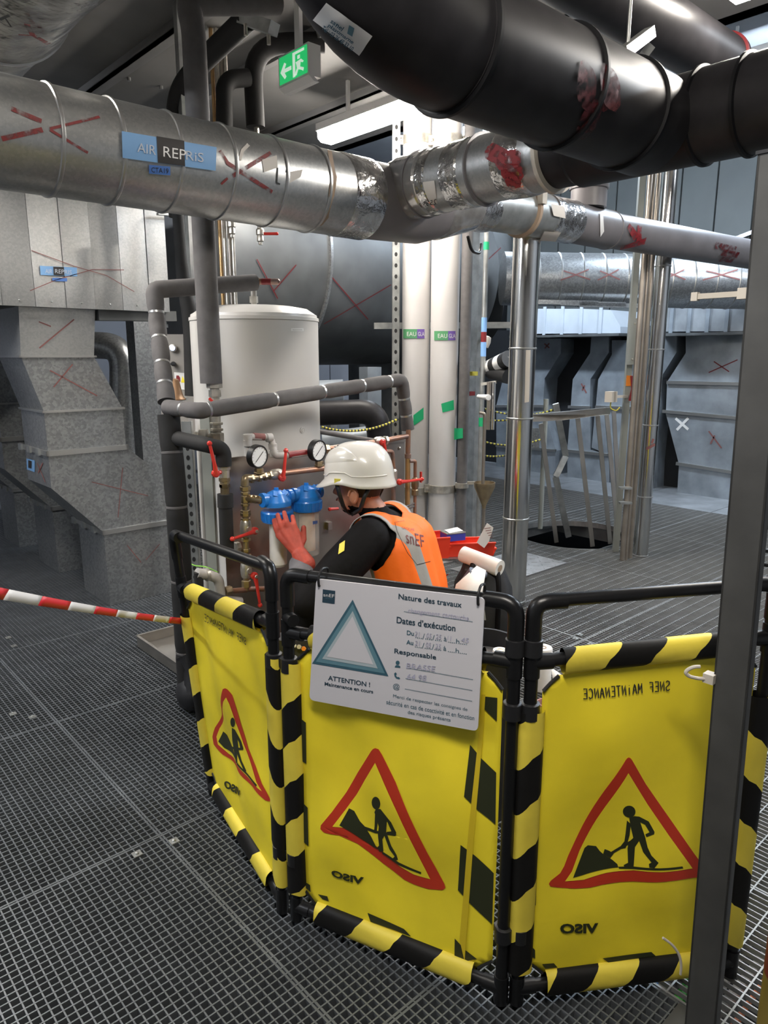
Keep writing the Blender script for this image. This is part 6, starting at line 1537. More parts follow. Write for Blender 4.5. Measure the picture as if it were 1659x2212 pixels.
warning(PR,
  [(790, 95), (799, 84), (808, 80), (818, 84), (828, 95), (920, 250), (1060, 450), (1205, 660), (1290, 775), (1296, 795), (1280, 805), (1195, 806), (1050, 815), (850, 835), (700, 865), (600, 884), (500, 888), (400, 882), (360, 876), (350, 860), (362, 842), (420, 800), (445, 760), (470, 700), (560, 520), (680, 290)],
  [(808, 175), (930, 370), (1060, 560), (1195, 748), (1100, 755), (1000, 760), (850, 766), (700, 800), (560, 838), (447, 846), (490, 790), (540, 670), (620, 520)], Z8,
  ell(821, 414, 36, 37), [(822, 452), (852, 440), (880, 442), (935, 470), (968, 530), (965, 543), (920, 560), (913, 545), (938, 532), (915, 490), (885, 475), (912, 560), (925, 620), (945, 665), (985, 705), (960, 738), (932, 735), (930, 715), (945, 705), (900, 650), (878, 585), (855, 625), (848, 740), (842, 752), (797, 752), (795, 742), (818, 725), (815, 640), (822, 600), (846, 572), (832, 510)],
  [(495, 825), (570, 655), (590, 640), (640, 645), (660, 672), (680, 690), (720, 712), (735, 722), (760, 742), (765, 760), (700, 775), (600, 798)],
  [(830, 590), (838, 602), (728, 690), (718, 680)], [(765, 757), (850, 742), (950, 738), (1130, 730), (1135, 742), (950, 750), (850, 757), (770, 768)],
  ((410, 1085), (640, 1083), 21, 0.0), arm=[(810, 470), (832, 490), (826, 560), (815, 605), (805, 640), (782, 648), (778, 632), (798, 600), (804, 550)], blade=[(690, 660), (715, 668), (740, 682), (722, 710), (680, 690)])
warning(PM,
  [(945, 275), (955, 264), (966, 259), (983, 264), (1000, 290), (1070, 420), (1130, 560), (1220, 760), (1300, 920), (1304, 938), (1290, 950), (1220, 945), (1150, 925), (1100, 905), (1000, 830), (880, 720), (800, 672), (725, 657), (708, 643), (710, 625), (760, 565), (820, 480), (870, 390)],
  [(966, 330), (1010, 420), (1080, 560), (1140, 690), (1232, 895), (1150, 872), (1080, 835), (980, 750), (900, 682), (840, 642), (768, 629), (820, 560), (870, 490), (910, 420)], Z6,
  ell(971, 524, 23, 31), [(970, 553), (995, 550), (1050, 610), (1075, 660), (1068, 672), (1030, 675), (1025, 660), (1050, 655), (1028, 604), (1022, 660), (1045, 730), (1070, 775), (1076, 800), (1055, 806), (1048, 796), (1060, 785), (1035, 750), (1012, 682), (1000, 700), (1003, 762), (982, 766), (974, 742), (982, 735), (978, 680), (984, 640), (975, 600), (962, 570)],
  [(800, 625), (838, 552), (862, 566), (890, 615), (915, 642), (945, 692), (968, 742), (1000, 768), (955, 742), (900, 700), (850, 660)],
  [(905, 638), (970, 660), (1075, 666), (1070, 676), (965, 673), (900, 650)], [(1000, 765), (1080, 814), (1190, 858), (1188, 868), (1075, 828), (995, 774)],
  ((762, 836), (912, 884), 16, -0.05), arm=[(966, 570), (982, 600), (976, 640), (972, 668), (957, 670), (962, 640)])
warning(PL,
  [(247, -30), (256, -34), (265, -28), (285, 0), (300, 60), (320, 150), (350, 260), (390, 350), (420, 430), (463, 520), (440, 512), (380, 442), (300, 372), (220, 292), (185, 242), (180, 205), (190, 160), (215, 100), (235, 20)],
  [(262, 10), (275, 45), (300, 140), (330, 240), (370, 340), (400, 420), (425, 467), (360, 402), (300, 342), (240, 292), (203, 242), (197, 205), (205, 165), (228, 115), (250, 30)], Z6,
  ell(287, 132, 9, 23), [(283, 158), (295, 168), (320, 225), (330, 262), (318, 268), (312, 232), (305, 214), (310, 270), (325, 320), (348, 368), (342, 378), (318, 325), (302, 282), (302, 330), (290, 332), (283, 270), (280, 220)],
  [(205, 228), (218, 182), (235, 200), (255, 240), (275, 270), (302, 328), (260, 292), (225, 262)],
  [(262, 252), (330, 258), (328, 268), (262, 264)], [(302, 328), (350, 376), (405, 434), (402, 442), (350, 386), (298, 336)],
  ((240, 412), (315, 466), 15, -0.03))
# hand written owner marks, mirrored (seen from behind), as pen strokes
LET = {'S': [[(.95, .85), (.6, 1), (.15, .9), (.1, .65), (.5, .5), (.9, .35), (.85, .1), (.4, 0), (.05, .15)]], 'N': [[(.05, 0), (.1, 1), (.85, 0), (.9, 1)]], 'E': [[(.9, 1), (.1, 1), (.08, .5), (.1, 0), (.92, .02)], [(.08, .52), (.75, .54)]], 'F': [[(.9, 1), (.1, .97), (.08, .5), (.1, 0)], [(.08, .52), (.75, .54)]],
       'M': [[(.05, 0), (.12, 1), (.5, .35), (.88, 1), (.95, 0)]], 'A': [[(.02, 0), (.3, .7), (.5, 1), (.75, .55), (.95, 0)], [(.18, .38), (.8, .4)]], 'I': [[(.5, .7), (.5, 0)], [(.5, .95), (.5, .9)]], 'T': [[(.0, .98), (1, 1)], [(.5, 1), (.48, 0)]], 'C': [[(.95, .85), (.6, 1), (.2, .85), (.05, .5), (.2, .1), (.6, 0), (.95, .15)]],
       'B': [[(.1, 0), (.12, 1), (.7, .9), (.6, .6), (.12, .52), (.8, .4), (.75, .1), (.1, 0)]], 'R': [[(.1, 0), (.12, 1), (.75, .9), (.7, .55), (.12, .5), (.9, 0)]]}
def handwrite(P, string, right, left, hg, w, lean=0.0):
    # letters run from pixel point `right` (first letter) to `left`: mirrored writing
    n = len(string); h = lambda x, y: (on_sheet(P, *P.uv(x, y), 0.0032), P.n)
    for i, ch in enumerate(string):
        if ch == ' ': continue
        b = MB()
        for st in LET[ch]:
            pix = []
            for x, y in st:
                f_ = (i + 0.12 + 0.76*x)/n; bx_ = right[0] + (left[0]-right[0])*f_; by = right[1] + (left[1]-right[1])*f_
                pix.append((bx_ + lean*hg*(1-y), by - hg*y))
            b.stroke(h, pix, w, 2)
        b.build('hand_letter', 'ink', P.sheet, smooth=0)
handwrite(PR, 'SNEF MAINTENANCE', (1447, 1490), (1256, 1508), 21, 0.0028)
handwrite(PL, 'SNEF MAINTENANCE', (531, 1394), (445, 1340), 15, 0.0028)
# dark printed tabs along the sheet edges
for P, polys, Zf in ((PR, ([(248, 155), (285, 180), (288, 475), (248, 450)], [(245, 712), (278, 738), (268, 982), (228, 955)], [(230, 1210), (262, 1245), (263, 1295), (205, 1275)], [(668, 1298), (960, 1262), (985, 1284), (700, 1322)], [(305, 1330), (375, 1325), (398, 1352), (325, 1360)]), Z8),
                     (PM, ([(604, 112), (632, 135), (634, 335), (608, 318)], [(618, 522), (642, 545), (648, 730), (625, 712)], [(628, 905), (652, 920), (655, 955), (632, 935)], [(930, 1055), (1105, 1135), (1140, 1170), (945, 1098)], [(690, 965), (735, 975), (742, 998), (712, 990)]), Z6)):
    for pl_ in polys: print_poly(P, pl_, Zf, 'print_dark', 'edge_tab', P.sheet, 0.0024)
# broad hem stripes at the right side of the middle sheet
for pl_ in ([(1420, 250), (1480, 315), (1552, 378), (1548, 630), (1465, 560), (1400, 488)], [(1385, 718), (1450, 775), (1540, 865), (1534, 1108), (1430, 1010), (1367, 945)], [(1352, 1178), (1405, 1235), (1460, 1278), (1400, 1290), (1350, 1292)], [(1498, 10), (1558, 15), (1555, 130), (1480, 60)]):
    print_poly(PM, pl_, Z6, 'print_dark', 'hem_stripe', PM.sheet, 0.0022)
print_poly(PM, [(1480, 0), (1500, 0), (1400, 1290), (1376, 1180)], Z6, 'yellow_hem', 'seam_strip', PM.sheet, 0.003)

# ================================================================ notice board on the middle panel
bo_ = PM.A + PM.n*0.024
hb = hit_plane(bo_, PM.n, 0.0); hb1 = hit_plane(bo_, PM.n, 0.0008); hb2 = hit_plane(bo_, PM.n, 0.0014); hb3 = hit_plane(bo_, PM.n, 0.002)
t = thing('notice_board', 'white maintenance notice board tied to the middle barrier panel', 'notice board', hb(860, 1540)[0] - UPZ*0.02)
cor = [(683, 1250), (1047, 1292), (1032, 1580), (668, 1512)]
def rc(cor, r=12, n=5):
    out = []
    for i in range(4):
        a, c, e = cor[i-1], cor[i], cor[(i+1) % 4]
        def tow(p, q): L = math.dist(p, q); return (p[0]+(q[0]-p[0])*r/L, p[1]+(q[1]-p[1])*r/L)
        p1, p2 = tow(c, a), tow(c, e)
        for k in range(n+1):
            f_ = k/n; out.append(((1-f_)**2*p1[0]+2*f_*(1-f_)*c[0]+f_*f_*p2[0], (1-f_)**2*p1[1]+2*f_*(1-f_)*c[1]+f_*f_*p2[1]))
    return out
b = MB(); b.prism([hb(*q)[0] for q in rc(cor)], -PM.n*0.004); bd = b.build('board', 'board', t, smooth=0)
Z5 = lambda x, y: (640 + x/3.456, 1220 + y/3.456)
def bpoly(pts, h, m, name, par=bd): b = MB(); b.ppoly(h, [Z5(*q) for q in pts]); return b.build(name, m, par, smooth=0)
def btext(s_, tl, tr, hg, m='navy', h=hb1, lean=-0.03, bold=0.0): b = MB(); b.text(h, s_, Z5(*tl), Z5(*tr), hg/3.456, lean, bold=bold); return b.build('lettering', m, bd, smooth=0)
bpoly([(198, 183), (291, 195), (286, 293), (194, 280)], hb1, 'navy', 'logo_block')
btext('snEF', (203, 212), (285, 222), 24, 'white', hb2); btext('GROUPE', (215, 245), (270, 251), 6, 'teal', hb2)
bpoly([(421, 260), (688, 833), (118, 737)], hb1, 'teal_dark', 'triangle_border')
bpoly([(421, 293), (662, 812), (145, 724)], hb2, 'teal', 'triangle_middle')
bpoly([(421, 345), (608, 775), (193, 702)], hb3, 'teal_light', 'triangle_inner')
bpoly([(419, 385), (575, 745), (228, 686)], hit_plane(bo_, PM.n, 0.0026), 'board', 'triangle_field')
btext('Nature des travaux', (764, 215), (1236, 279), 42, bold=0.018); btext('Dates d’exécution', (750, 386), (1189, 449), 50, bold=0.018)
btext('Responsable', (733, 624), (1045, 672), 48, bold=0.018)
btext('Du', (826, 490), (878, 497), 34, 'teal_dark', bold=0.018); btext('Au', (822, 560), (874, 567), 34, 'teal_dark', bold=0.018)
for y in (0, 70):
    btext('..../..../....', (890 - y*0.05, 505 + y), (1086 - y*0.05, 531 + y), 42, 'teal_dark'); btext('à', (1102 - y*0.05, 536 + y), (1124 - y*0.05, 539 + y), 34, 'teal_dark'); btext('....h....', (1136 - y*0.05, 545 + y), (1276 - y*0.05, 563 + y), 36, 'teal_dark')
btext('ATTENTION !', (238, 826), (551, 878), 36, bold=0.018); btext('Maintenance en cours', (212, 874), (574, 935), 27, bold=0.018)
btext('Merci de respecter les consignes de', (723, 966), (1278, 1068), 32, 'teal_dark'); btext('sécurité en cas de coactivité et en fonction', (673, 1006), (1330, 1128), 34, 'teal_dark'); btext('des risques présents', (833, 1086), (1152, 1146), 34, 'teal_dark')
btext('@', (723, 885), (772, 890), 48, 'teal_dark')
bpoly(ell(757, 731, 15, 15, 16), hb1, 'teal_dark', 'person_icon'); bpoly([(735, 766), (738, 754), (750, 748), (765, 750), (776, 758), (777, 770)], hb1, 'teal_dark', 'person_icon')
bpoly([(730, 812), (742, 802), (750, 815), (744, 826), (752, 838), (765, 838), (776, 848), (768, 856), (748, 850), (734, 834)], hb1, 'teal_dark', 'phone_icon')
b = MB()
for p0, p1 in (((808, 350), (1312, 425)), ((825, 770), (1315, 857)), ((820, 850), (1310, 938)), ((815, 928), (1308, 1018))):
    for k in range(52):
        x = p0[0]+(p1[0]-p0[0])*k/51; y = p0[1]+(p1[1]-p0[1])*k/51; b.ppoly(hb1, [Z5(x-3, y-3), Z5(x+3, y-3), Z5(x+3, y+3), Z5(x-3, y+3)])
o = b.build('dotted_lines', 'teal_dark', bd, smooth=0); o['kind'] = 'stuff'
# pen writing
for s_, tl, tr, hg in (('changement', (838, 322), (1075, 352), 44), ('cartouche', (1095, 350), (1292, 380), 40), ('21', (888, 496), (922, 502), 34), ('05', (975, 508), (1012, 514), 36), ('25', (1045, 516), (1085, 522), 36), ('11', (1132, 530), (1158, 534), 34), ('45', (1235, 542), (1290, 548), 36),
                        ('21', (890, 566), (924, 572), 34), ('05', (970, 578), (1008, 584), 36), ('25', (1042, 588), (1082, 594), 36), ('BRASSE', (826, 733), (1040, 757), 40), ('64 98', (832, 812), (975, 826), 42)):
    btext(s_, tl, tr, hg, 'pen', hb2, 0.12 if False else -0.15)
for px, py in ((690, 1250), (1034, 1288)):
    p = hb(px, py)[0]; b = MB(); r_ = 0.02; c = p - PM.n*0.024 + UPZ*0.0
    pts = [p + PM.n*0.003 - UPZ*0.018, p + PM.n*0.006 + UPZ*0.004, p + UPZ*0.022 - PM.n*0.012, p + UPZ*0.016 - PM.n*0.042, p - UPZ*0.014 - PM.n*0.042, p - UPZ*0.018 + PM.n*0.003]
    b.tube(bend(pts, 0.01), 0.003, 8); b.build('cable_tie', 'black', t)

# ================================================================ red and white tape
t = thing('warning_tape', 'red and white striped warning tape running left from the barrier', 'tape', Dp(200, 1305, 1.8))
B = Dp(396, 1342, 2.30); A = Dp(-60, 1250, 1.30); A = A + (A - B)*0.7
n = 15
def tp_(s_): return lerp(A, B, s_) - UPZ*0.02*4*s_*(1-s_)
for k in range(n):
    b = MB(); vs = []; m_ = 6
    for i in range(m_ + 1):
        s_ = (k + i/m_)/n; p = tp_(s_); tw = 0.25*math.sin(s_*6); w = 0.0125; up = UPZ*math.cos(tw) + F0*math.sin(tw); sk = 0.012
        vs += [p + up*w + (B-A).normalized()*sk, p - up*w - (B-A).normalized()*sk]
    b.add(vs, [(2*i, 2*i+1, 2*i+3, 2*i+2) for i in range(m_)])
    o = b.build('tape_stripe', 'red_tape' if k % 2 == 0 else 'white_tape', t, smooth=60); o.modifiers.new('s', 'SOLIDIFY').thickness = 0.0006
t = thing('tape_post', 'plain black post holding the far end of the warning tape', 'post', zc(A, 0))
b = MB(); b.tube([zc(A, 0.02), zc(A, A.z + 0.06)], 0.02, 16); b.build('pole', 'black_tube', t)
b = MB(); b.lathe([(0.14, 0), (0.14, 0.015), (0.03, 0.03), (0.02, 0.05)], zc(A, 0), UPZ, 28); b.build('base', 'black', t)

# ================================================================ grey steel post in the right foreground
q0 = Dp(1546, 2212, 1.335)
px0, py0 = q0.x, q0.y; wx, wy = 0.024, 0.068; ZT = 1.90
lean_ = V((0.0, 0.0, 0.0)); tq = Dp(1722, 368, 1.335)
lean_ = (zc(tq, 0) - zc(q0, 0))/(tq.z - q0.z)
t = thing('steel_post', 'dark grey steel channel post standing in the right foreground', 'post', (px0, py0, 0))
def pp_(x, y, z): return V((px0 + x, py0 + y, z)) + lean_*(z - q0.z)
b = MB()
for (xa_, ya_, xb_, yb_) in ((0, 0, 0.004, wy), (0, 0, wx, 0.004), (0, wy-0.004, wx, wy)):
    lo = [pp_(xa_, ya_, 0.004), pp_(xb_, ya_, 0.004), pp_(xb_, yb_, 0.004), pp_(xa_, yb_, 0.004)]; hi = [pp_(xa_, ya_, ZT), pp_(xb_, ya_, ZT), pp_(xb_, yb_, ZT), pp_(xa_, yb_, ZT)]
    b.add(lo + hi, [(0,3,2,1), (4,5,6,7), (0,1,5,4), (1,2,6,5), (2,3,7,6), (3,0,4,7)])
b.build('channel', 'post_paint', t, smooth=0)
b = MB(); b.box((pp_(-0.03, 0, 0).x, pp_(0, -0.03, 0).y, 0.0), (pp_(0.06, 0, 0).x, pp_(0, 0.11, 0).y, 0.006)); b.build('foot_plate', 'post_paint', t, smooth=0)
b = MB(); b.box((pp_(-0.005, 0, 0).x, pp_(0, -0.005, 0).y, ZT-0.002) if False else tuple(pp_(-0.003, -0.003, ZT)), tuple(pp_(wx+0.003, wy+0.003, ZT) + UPZ*0.006)); b.build('end_cap', 'black', t, smooth=0)
# cable clips on the post
b = MB(); a = Dp(1612, 634, 1.40); c = Dp(1502, 641, 1.44)
b.bar(a, c, 0.010, 0.010); b.box((-0.006, -0.006, -0.008), (0.006, 0.006, 0.008), Matrix.Translation(c)); b.box((-0.012, -0.012, -0.010), (0.012, 0.012, 0.010), Matrix.Translation(a)); b.build('open_clip', 'clip_white', t, smooth=0)
b = MB(); pts = [(1512, 1440), (1500, 1440), (1486, 1446), (1480, 1453), (1488, 1461), (1510, 1466), (1530, 1466)]
b.tube(bend([Dp(x, y, 1.39) for x, y in pts], 0.006), 0.004, 8); b.box((-0.011, -0.011, -0.010), (0.011, 0.011, 0.010), Matrix.Translation(Dp(1534, 1464, 1.39))); b.build('open_clip', 'clip_white', t)
b = MB(); pts = [(1413, 1998 + 30), (1435, 2038), (1455, 2058), (1463, 2082), (1462, 2100)]
b.tube(bend([Dp(x, y, 1.37) for x, y in [(1432, 2026), (1452, 2040), (1468, 2062), (1472, 2085), (1470, 2105)]], 0.02), 0.003, 8); b.build('strap', 'clip_white', t)
for q in ([(1614, 1128), (1640, 1128), (1662, 1142)], [(1612, 1194), (1640, 1190), (1670, 1190)], [(1606, 1224), (1640, 1218), (1662, 1222)]):
    b = MB(); b.tube([Dp(x, y, 1.42) for x, y in q], 0.004, 6); b.build('cable_tie', 'black', t)
p = Zp(1676, 2170, 0)
t = thing('yellow_pole', 'glossy dark yellow pole at the right edge of the foreground', 'pole', Dp(1702, 2212, 1.0))
g_ = Dp(1700, 2212, 1.02); ORG[t.name] = zc(g_, 0); t.location = zc(g_, 0)
b = MB(); b.tube([zc(g_, 0.0), zc(g_, 1.0)], 0.045, 28); b.build('pole_body', 'pole_yellow', t)
b = MB(); b.tube([zc(g_, 0.52), zc(g_, 0.62)], 0.0455, 28); b.build('red_band', 'red_mark_dark', t)
b = MB(); b.lathe([(0.08, 0), (0.08, 0.006), (0.046, 0.01)], zc(g_, 0), UPZ, 28); b.build('base_flange', 'black', t)

# ================================================================ tools and packaging behind the worker
# low steel stand carrying the red trays
sc_ = Dp(975, 1195, 3.35); ST = 0.60
t = thing('tool_stand', 'grey folding steel stand under the red trays', 'stand', zc(sc_, 0))
for s_ in (-1, 1):
    for k_ in (-1, 1):
        b = MB(); b.bar(zc(sc_ + RT*s_*0.13 + F0*k_*0.09, 0.0), zc(sc_ + RT*s_*0.10 + F0*k_*0.04, ST), 0.035, 0.012, F0); b.build('leg', 'zinc', t, smooth=0)
b = MB(); M_ = Matrix((RT, F0, UPZ)).transposed().to_4x4(); M_.translation = zc(sc_, 0)
b.box((-0.16, -0.08, ST), (0.16, 0.08, ST+0.01), M_); b.build('top_plate', 'galv_dark', t, smooth=0)
def redtray(lbl, c, ln, wd, ht, rot):
    t = thing('red_tray', lbl, 'tray', c)
    M_ = Matrix.Translation(c) @ Matrix((RT, F0, UPZ)).transposed().to_4x4() @ Matrix.Rotation(rot, 4, 'Z')
    th = 0.005
    b = MB(); b.box((-ln/2, -wd/2, 0), (ln/2, wd/2, th), M_); b.build('base', 'orange_bin', t, smooth=0)
    for nm, P4 in (('side', [(-ln/2, -wd/2), (ln/2, -wd/2)]), ('side', [(-ln/2, wd/2), (ln/2, wd/2)]), ('back', [(-ln/2, -wd/2), (-ln/2, wd/2)]), ('front', [(ln/2, -wd/2), (ln/2, wd/2)])):
        (xa_, ya_), (xb_, yb_) = P4; h2 = ht*0.55 if nm == 'front' else ht; h1_ = ht; o = 1.12
        b = MB(); vs = [V((xa_, ya_, 0)), V((xb_, yb_, 0)), V((xb_*o, yb_*o, h2 if nm != 'back' else ht)), V((xa_*o, ya_*o, ht if nm != 'front' else h2))]
        b.add([M_ @ v for v in vs], [(0, 1, 2, 3)]); w_ = b.build(nm, 'orange_bin', t, smooth=0); w_.modifiers.new('s', 'SOLIDIFY').thickness = 0.004
        b = MB(); b.bar(M_ @ vs[3], M_ @ vs[2], 0.012, 0.006); b.build('rim', 'orange_bin', w_, smooth=0)
    return t
tz = zc(sc_, ST+0.011)
redtray('open red plastic tray nearest the worker on the steel stand', tz - RT*0.09 - F0*0.02, 0.11, 0.12, 0.10, 0.25)
redtray('long shallow red plastic tray with paper tags on the steel stand', tz + RT*0.085 + F0*0.01, 0.21, 0.10, 0.065, 0.12)
c = zc(sc_, ST+0.085) + RT*0.005
t = thing('blue_box', 'small dark blue box with folded white paper on top', 'box', c)
M_ = Matrix.Translation(c) @ Matrix((RT, F0, UPZ)).transposed().to_4x4() @ Matrix.Rotation(0.4, 4, 'Z')
b = MB(); b.box((-0.05, -0.035, 0), (0.05, 0.035, 0.035), M_); b.build('case', 'blue_box', t, smooth=0)
b = MB(); b.box((-0.052, -0.037, 0.035), (0.052, 0.037, 0.04), M_); b.build('lid', 'clear_tape', t, smooth=0)
b = MB(); b.add([M_ @ V(p) for p in ((-0.035, -0.03, 0.041), (0.045, -0.02, 0.043), (0.04, 0.03, 0.05), (-0.03, 0.03, 0.043), (0.0, 0.0, 0.056))], [(0, 1, 4), (1, 2, 4), (2, 3, 4), (3, 0, 4)]); b.build('folded_paper', 'white', t, smooth=0)
for q, lbl in ((((1030, 1172), (1052, 1130), (1066, 1140), (1056, 1170), (1046, 1184)), 'crumpled white paper tag with red print on the long red tray'),):
    b = MB(); b.prism([Dp(x, y, 3.22) for x, y in q], F0*0.004); o = b.build('paper_tag', 'white'); tag(o, lbl, 'paper')
    b2 = MB(); h = hit_plane(Dp(1048, 1150, 3.22), -F0, 0.003); [b2.stroke(h, [(1046 + k*3, 1142 + k*5), (1060 + k, 1140 + k*5)], 0.003, 1) for k in range(5)]; b2.build('print_line', 'red_mark', o, smooth=0)
# leaning white board with a brown knob
t = thing('leaning_white_board', 'narrow white board with brown knob leaning beside the worker', 'board', zc(Dp(940, 1300, 3.56), 0))
a0, a1, a2, a3 = Dp(898, 1118, 3.56), Dp(918, 1120, 3.56), Dp(958, 1262, 3.56), Dp(920, 1272, 3.56)
b = MB(); b.prism([a0, a1, a2, zc(a2, 0.0), zc(a3, 0.0), a3], F0*0.015); b.build('plank', 'white', t, smooth=0)
p = Dp(915, 1148, 3.55); b = MB(); b.lathe([(0.014, -0.01), (0.026, 0.0), (0.024, 0.018), (0.008, 0.024)], p, -F0, 8); b.build('knob', 'red_mark_dark', t)
b = MB(); h = hit_plane(a1, F0, 0.004); b.stroke(h, [(918, 1175), (932, 1225)], 0.014, 3); b.build('printed_strip', 'label_pale', t)
b = MB(); b.stroke(h, [(952, 1255), (968, 1240)], 0.006, 2); b.stroke(h, [(955, 1240), (965, 1258)], 0.006, 2); b.build('red_cross', 'red_lever', t)
# black bag
bc = zc(Dp(1042, 1300, 3.0), 0)
t = thing('black_tool_bag', 'black tool bag with paper roll resting on top', 'bag', bc)
b = MB(); bz = Dp(1042, 1222, 3.0).z
sec = []
for i in range(9):
    f_ = i/8; z = bz*f_; w_ = 0.115 + 0.02*math.sin(PI*f_) - (0.03*max(0, f_-0.85)/0.15); d_ = 0.10 + 0.02*math.sin(PI*f_) - (0.05*max(0, f_-0.8)/0.2)
    for k in range(24):
        a = 2*PI*k/24; cx_ = abs(math.cos(a))**0.5*math.copysign(1, math.cos(a)); sy_ = abs(math.sin(a))**0.5*math.copysign(1, math.sin(a))
        sec.append(bc + RT*(cx_*w_ + 0.006*math.sin(5*a + 3*i)) + F0*(sy_*d_) + UPZ*(z + (0.01*math.sin(3*a) if i == 8 else 0)))
b.add(sec, [(i*24+k, i*24+(k+1) % 24, (i+1)*24+(k+1) % 24, (i+1)*24+k) for i in range(8) for k in range(24)] + [tuple(range(8*24, 9*24)), tuple(reversed(range(24)))]); b.build('bag_body', 'bag', t, smooth=60)
for s_ in (-0.05, 0.05):
    b = MB(); b.tube(bend([bc + RT*s_ - F0*0.12 + UPZ*(bz*0.6), bc + RT*s_ - F0*0.13 + UPZ*(bz*0.9), bc + RT*s_ - F0*0.06 + UPZ*(bz+0.012), bc + RT*s_ + F0*0.04 + UPZ*(bz+0.01)], 0.05), 0.011, 8); b.build('strap', 'black_cloth', t)
b = MB(); b.tube([bc - RT*0.11 - F0*0.05 + UPZ*(bz-0.08), bc - RT*0.06 - F0*0.1 + UPZ*(bz-0.005), bc + RT*0.0 - F0*0.1 + UPZ*(bz-0.01)], [0.012, 0.03, 0.012], 12); b.build('blue_lining', 'bag_blue', t)
# paper roll and hanging sheet
A = Dp(1000, 1197, 3.05); B = Dp(1080, 1228, 2.92)
t = thing('paper_roll', 'white paper roll lying on the black tool bag with a sheet hanging down', 'paper roll', lerp(A, B, 0.5) - UPZ*0.04)
d = (B - A).normalized(); R_ = 0.036
b = MB(); b.tube([A, B], R_, 32); b.build('roll', 'white_soft', t)
b = MB(); b.tube([B, B + d*0.0015], 0.016, 24); b.build('core', 'kraft', t)
b = MB(); s0 = [Dp(1030, 1222, 2.90), Dp(1050, 1232, 2.88)]; s1 = [Dp(985, 1262, 2.84), Dp(1042, 1280, 2.82)]; s2 = [Dp(968, 1330, 2.82), Dp(1050, 1340, 2.81)]
b.add([s0[0], s0[1], s1[0], s1[1], s2[0], s2[1]], [(0, 1, 3, 2), (2, 3, 5, 4)]); o = b.build('hanging_sheet', 'white_soft', t, smooth=60); o.modifiers.new('s', 'SOLIDIFY').thickness = 0.001
# upright wipe roll with film, on the grating
p = Zp(1168, 1488, 0); 
t = thing('wipe_roll', 'upright white wipe roll on the grating behind the right panel', 'paper roll', p)
b = MB(); b.lathe([(0.017, 0.21), (0.043, 0.212), (0.046, 0.205), (0.046, 0.004), (0.043, 0.0)], p, UPZ, 32); b.build('roll', 'white_soft', t)
b = MB(); b.lathe([(0.0175, 0.2), (0.0175, 0.2125), (0.013, 0.2125), (0.013, 0.2)], p, UPZ, 24); b.build('core', 'kraft', t)
b = MB(); vs = [p + RT*0.045 + UPZ*0.11, p + RT*0.12 - F0*0.02 + UPZ*0.06, p + RT*0.13 - F0*0.05 + UPZ*0.002, p + RT*0.05 - F0*0.05 + UPZ*0.03]; b.add(vs, [(0, 1, 2, 3)]); o = b.build('loose_end', 'white_soft', t); o.modifiers.new('s', 'SOLIDIFY').thickness = 0.001
p = Zp(1178, 1530, 0); t = thing('cardboard_ring', 'beige cardboard ring on the grating in front of the wipe roll', 'ring', p)
b = MB(); b.lathe([(0.036, 0), (0.04, 0.0), (0.04, 0.03), (0.036, 0.03), (0.036, 0)], p, UPZ, 28); b.build('band', 'pink', t)
# black bin with cartridge
p = Dp(1040, 1400, 2.25); p = zc(p, 0)
t = thing('black_bin', 'round black bin behind the notice board', 'bin', p)
zb_ = Dp(1040, 1395, 2.25).z
b = MB(); b.lathe([(0.11, 0), (0.13, zb_), (0.136, zb_), (0.136, zb_+0.012), (0.126, zb_+0.012), (0.108, 0.01)], p, UPZ, 36); b.build('shell', 'pvc_black', t)
b = MB(); b.lathe([(0.105, 0.02), (0.12, zb_-0.05), (0.001, zb_-0.05)], p, UPZ, 36); b.build('liner', 'foam', t)
c = zc(p, zb_-0.045) + RT*0.055 - F0*0.05
t = thing('old_cartridge', 'used pinkish white filter cartridge standing in the black bin', 'cartridge', c)
b = MB(); b.lathe([(0.012, 0.05), (0.024, 0.052), (0.026, 0.045), (0.026, 0.0), (0.012, 0.0)], c, UPZ, 24); b.build('body', 'white_soft', t)
b = MB(); b.lathe([(0.012, 0.046), (0.013, 0.0525), (0.010, 0.0525), (0.010, 0.046)], c, UPZ, 20); b.build('core', 'cartridge', t)
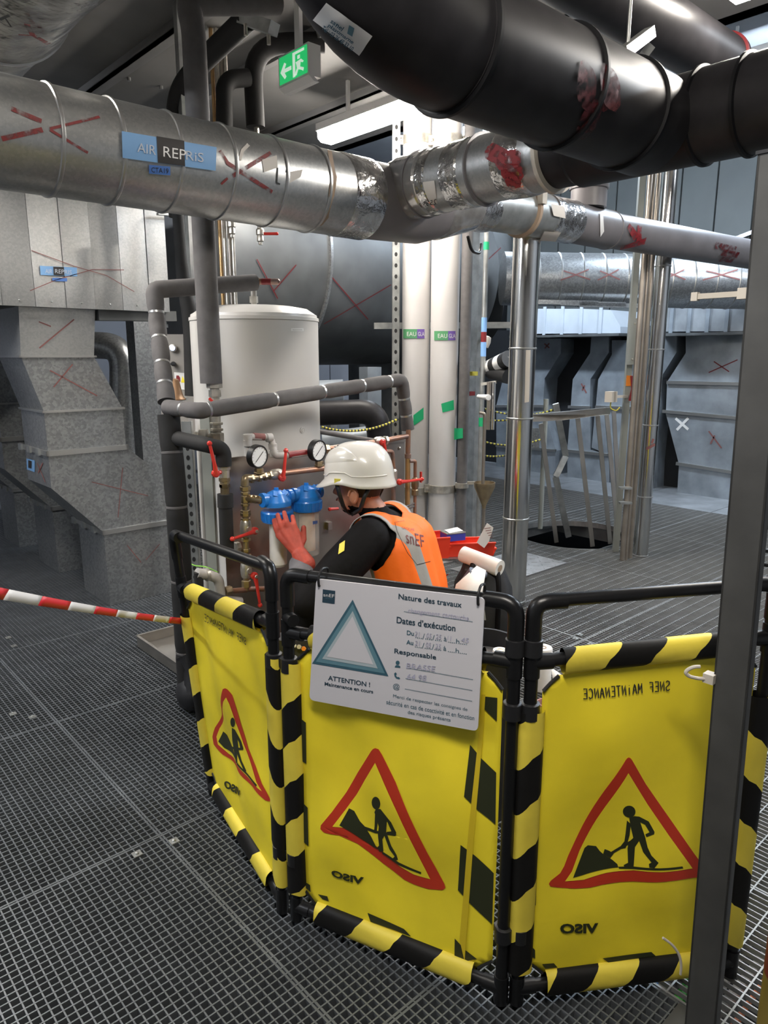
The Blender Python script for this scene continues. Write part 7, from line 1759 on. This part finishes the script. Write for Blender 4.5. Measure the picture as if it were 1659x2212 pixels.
# black pouch with white hexagon prints behind the left end of the board
p = Dp(640, 1400, 2.12); t = thing('black_pouch', 'black pouch with white hexagon prints behind the barrier', 'pouch', zc(p, 0))
zq = p.z + 0.04; M_ = Matrix.Translation(zc(p, 0)) @ Matrix((RT, F0, UPZ)).transposed().to_4x4()
b = MB(); n_ = 20; sec = []
for i in range(5):
    z = zq*i/4
    for k in range(n_):
        a = 2*PI*k/n_; sec.append(M_ @ V((0.07*abs(math.cos(a))**0.5*math.copysign(1, math.cos(a))*(1-0.1*(i == 4)), 0.05*abs(math.sin(a))**0.5*math.copysign(1, math.sin(a))*(1-0.25*(i == 4)), z)))
b.add(sec, [(i*n_+k, i*n_+(k+1) % n_, (i+1)*n_+(k+1) % n_, (i+1)*n_+k) for i in range(4) for k in range(n_)] + [tuple(range(4*n_, 5*n_)), tuple(reversed(range(n_)))]); b.build('pouch_body', 'bag', t, smooth=60)
for px, py, m in ((635, 1394, 'white'), (646, 1397, 'clip_white'), (656, 1401, 'orange_tag')):
    c = Dp(px, py, 2.066); b = MB(); b.lathe([(0.0075, 0), (0.0075, 0.002)], c, -F0, 6); b.build('hexagon_print', m, t, smooth=0)

# ================================================================ cables on a wire tray under the grating
t = thing('cable_tray', 'pale wire mesh cable tray under the grating in front', 'cable tray', (1.6, 0.75, -0.42))
for k in range(6):
    b = MB(); y = 0.55 + 0.08*k; b.tube([(0.3, y, -0.4), (3.2, y, -0.4)], 0.004, 6, False); b.build('long_wire', 'tray_wire', t)
for k in range(26):
    b = MB(); x = 0.4 + 0.11*k; b.tube([(x, 0.52, -0.4), (x, 0.98, -0.4)], 0.004, 6, False); b.build('cross_wire', 'tray_wire', t)
for k in range(3):
    b = MB(); x = 0.6 + 1.1*k; b.bar((x, 0.75, -0.42), (x, 0.75, -1.0), 0.04, 0.04); b.build('stand_leg', 'tray_wire', t, smooth=0)
for k, (y, m, cl) in enumerate(((0.60, 'cable_orange', 'orange'), (0.655, 'cable_grey', 'light grey'), (0.70, 'cable_grey', 'pale grey'), (0.745, 'cable_green', 'green'), (0.80, 'cable_grey', 'grey'), (0.84, 'cable_blue', 'blue'), (0.90, 'cable_grey', 'dull grey'))):
    b = MB(); pts = [V((0.3 + 0.29*i, y + 0.018*math.sin(i*1.3 + k*2), -0.378 + 0.01*math.sin(i + k))) for i in range(11)]
    b.tube(pts, 0.017, 8); tag(b.build('cable', m), '%s cable on the wire tray under the grating' % cl, 'cable', 'cables under the grating')
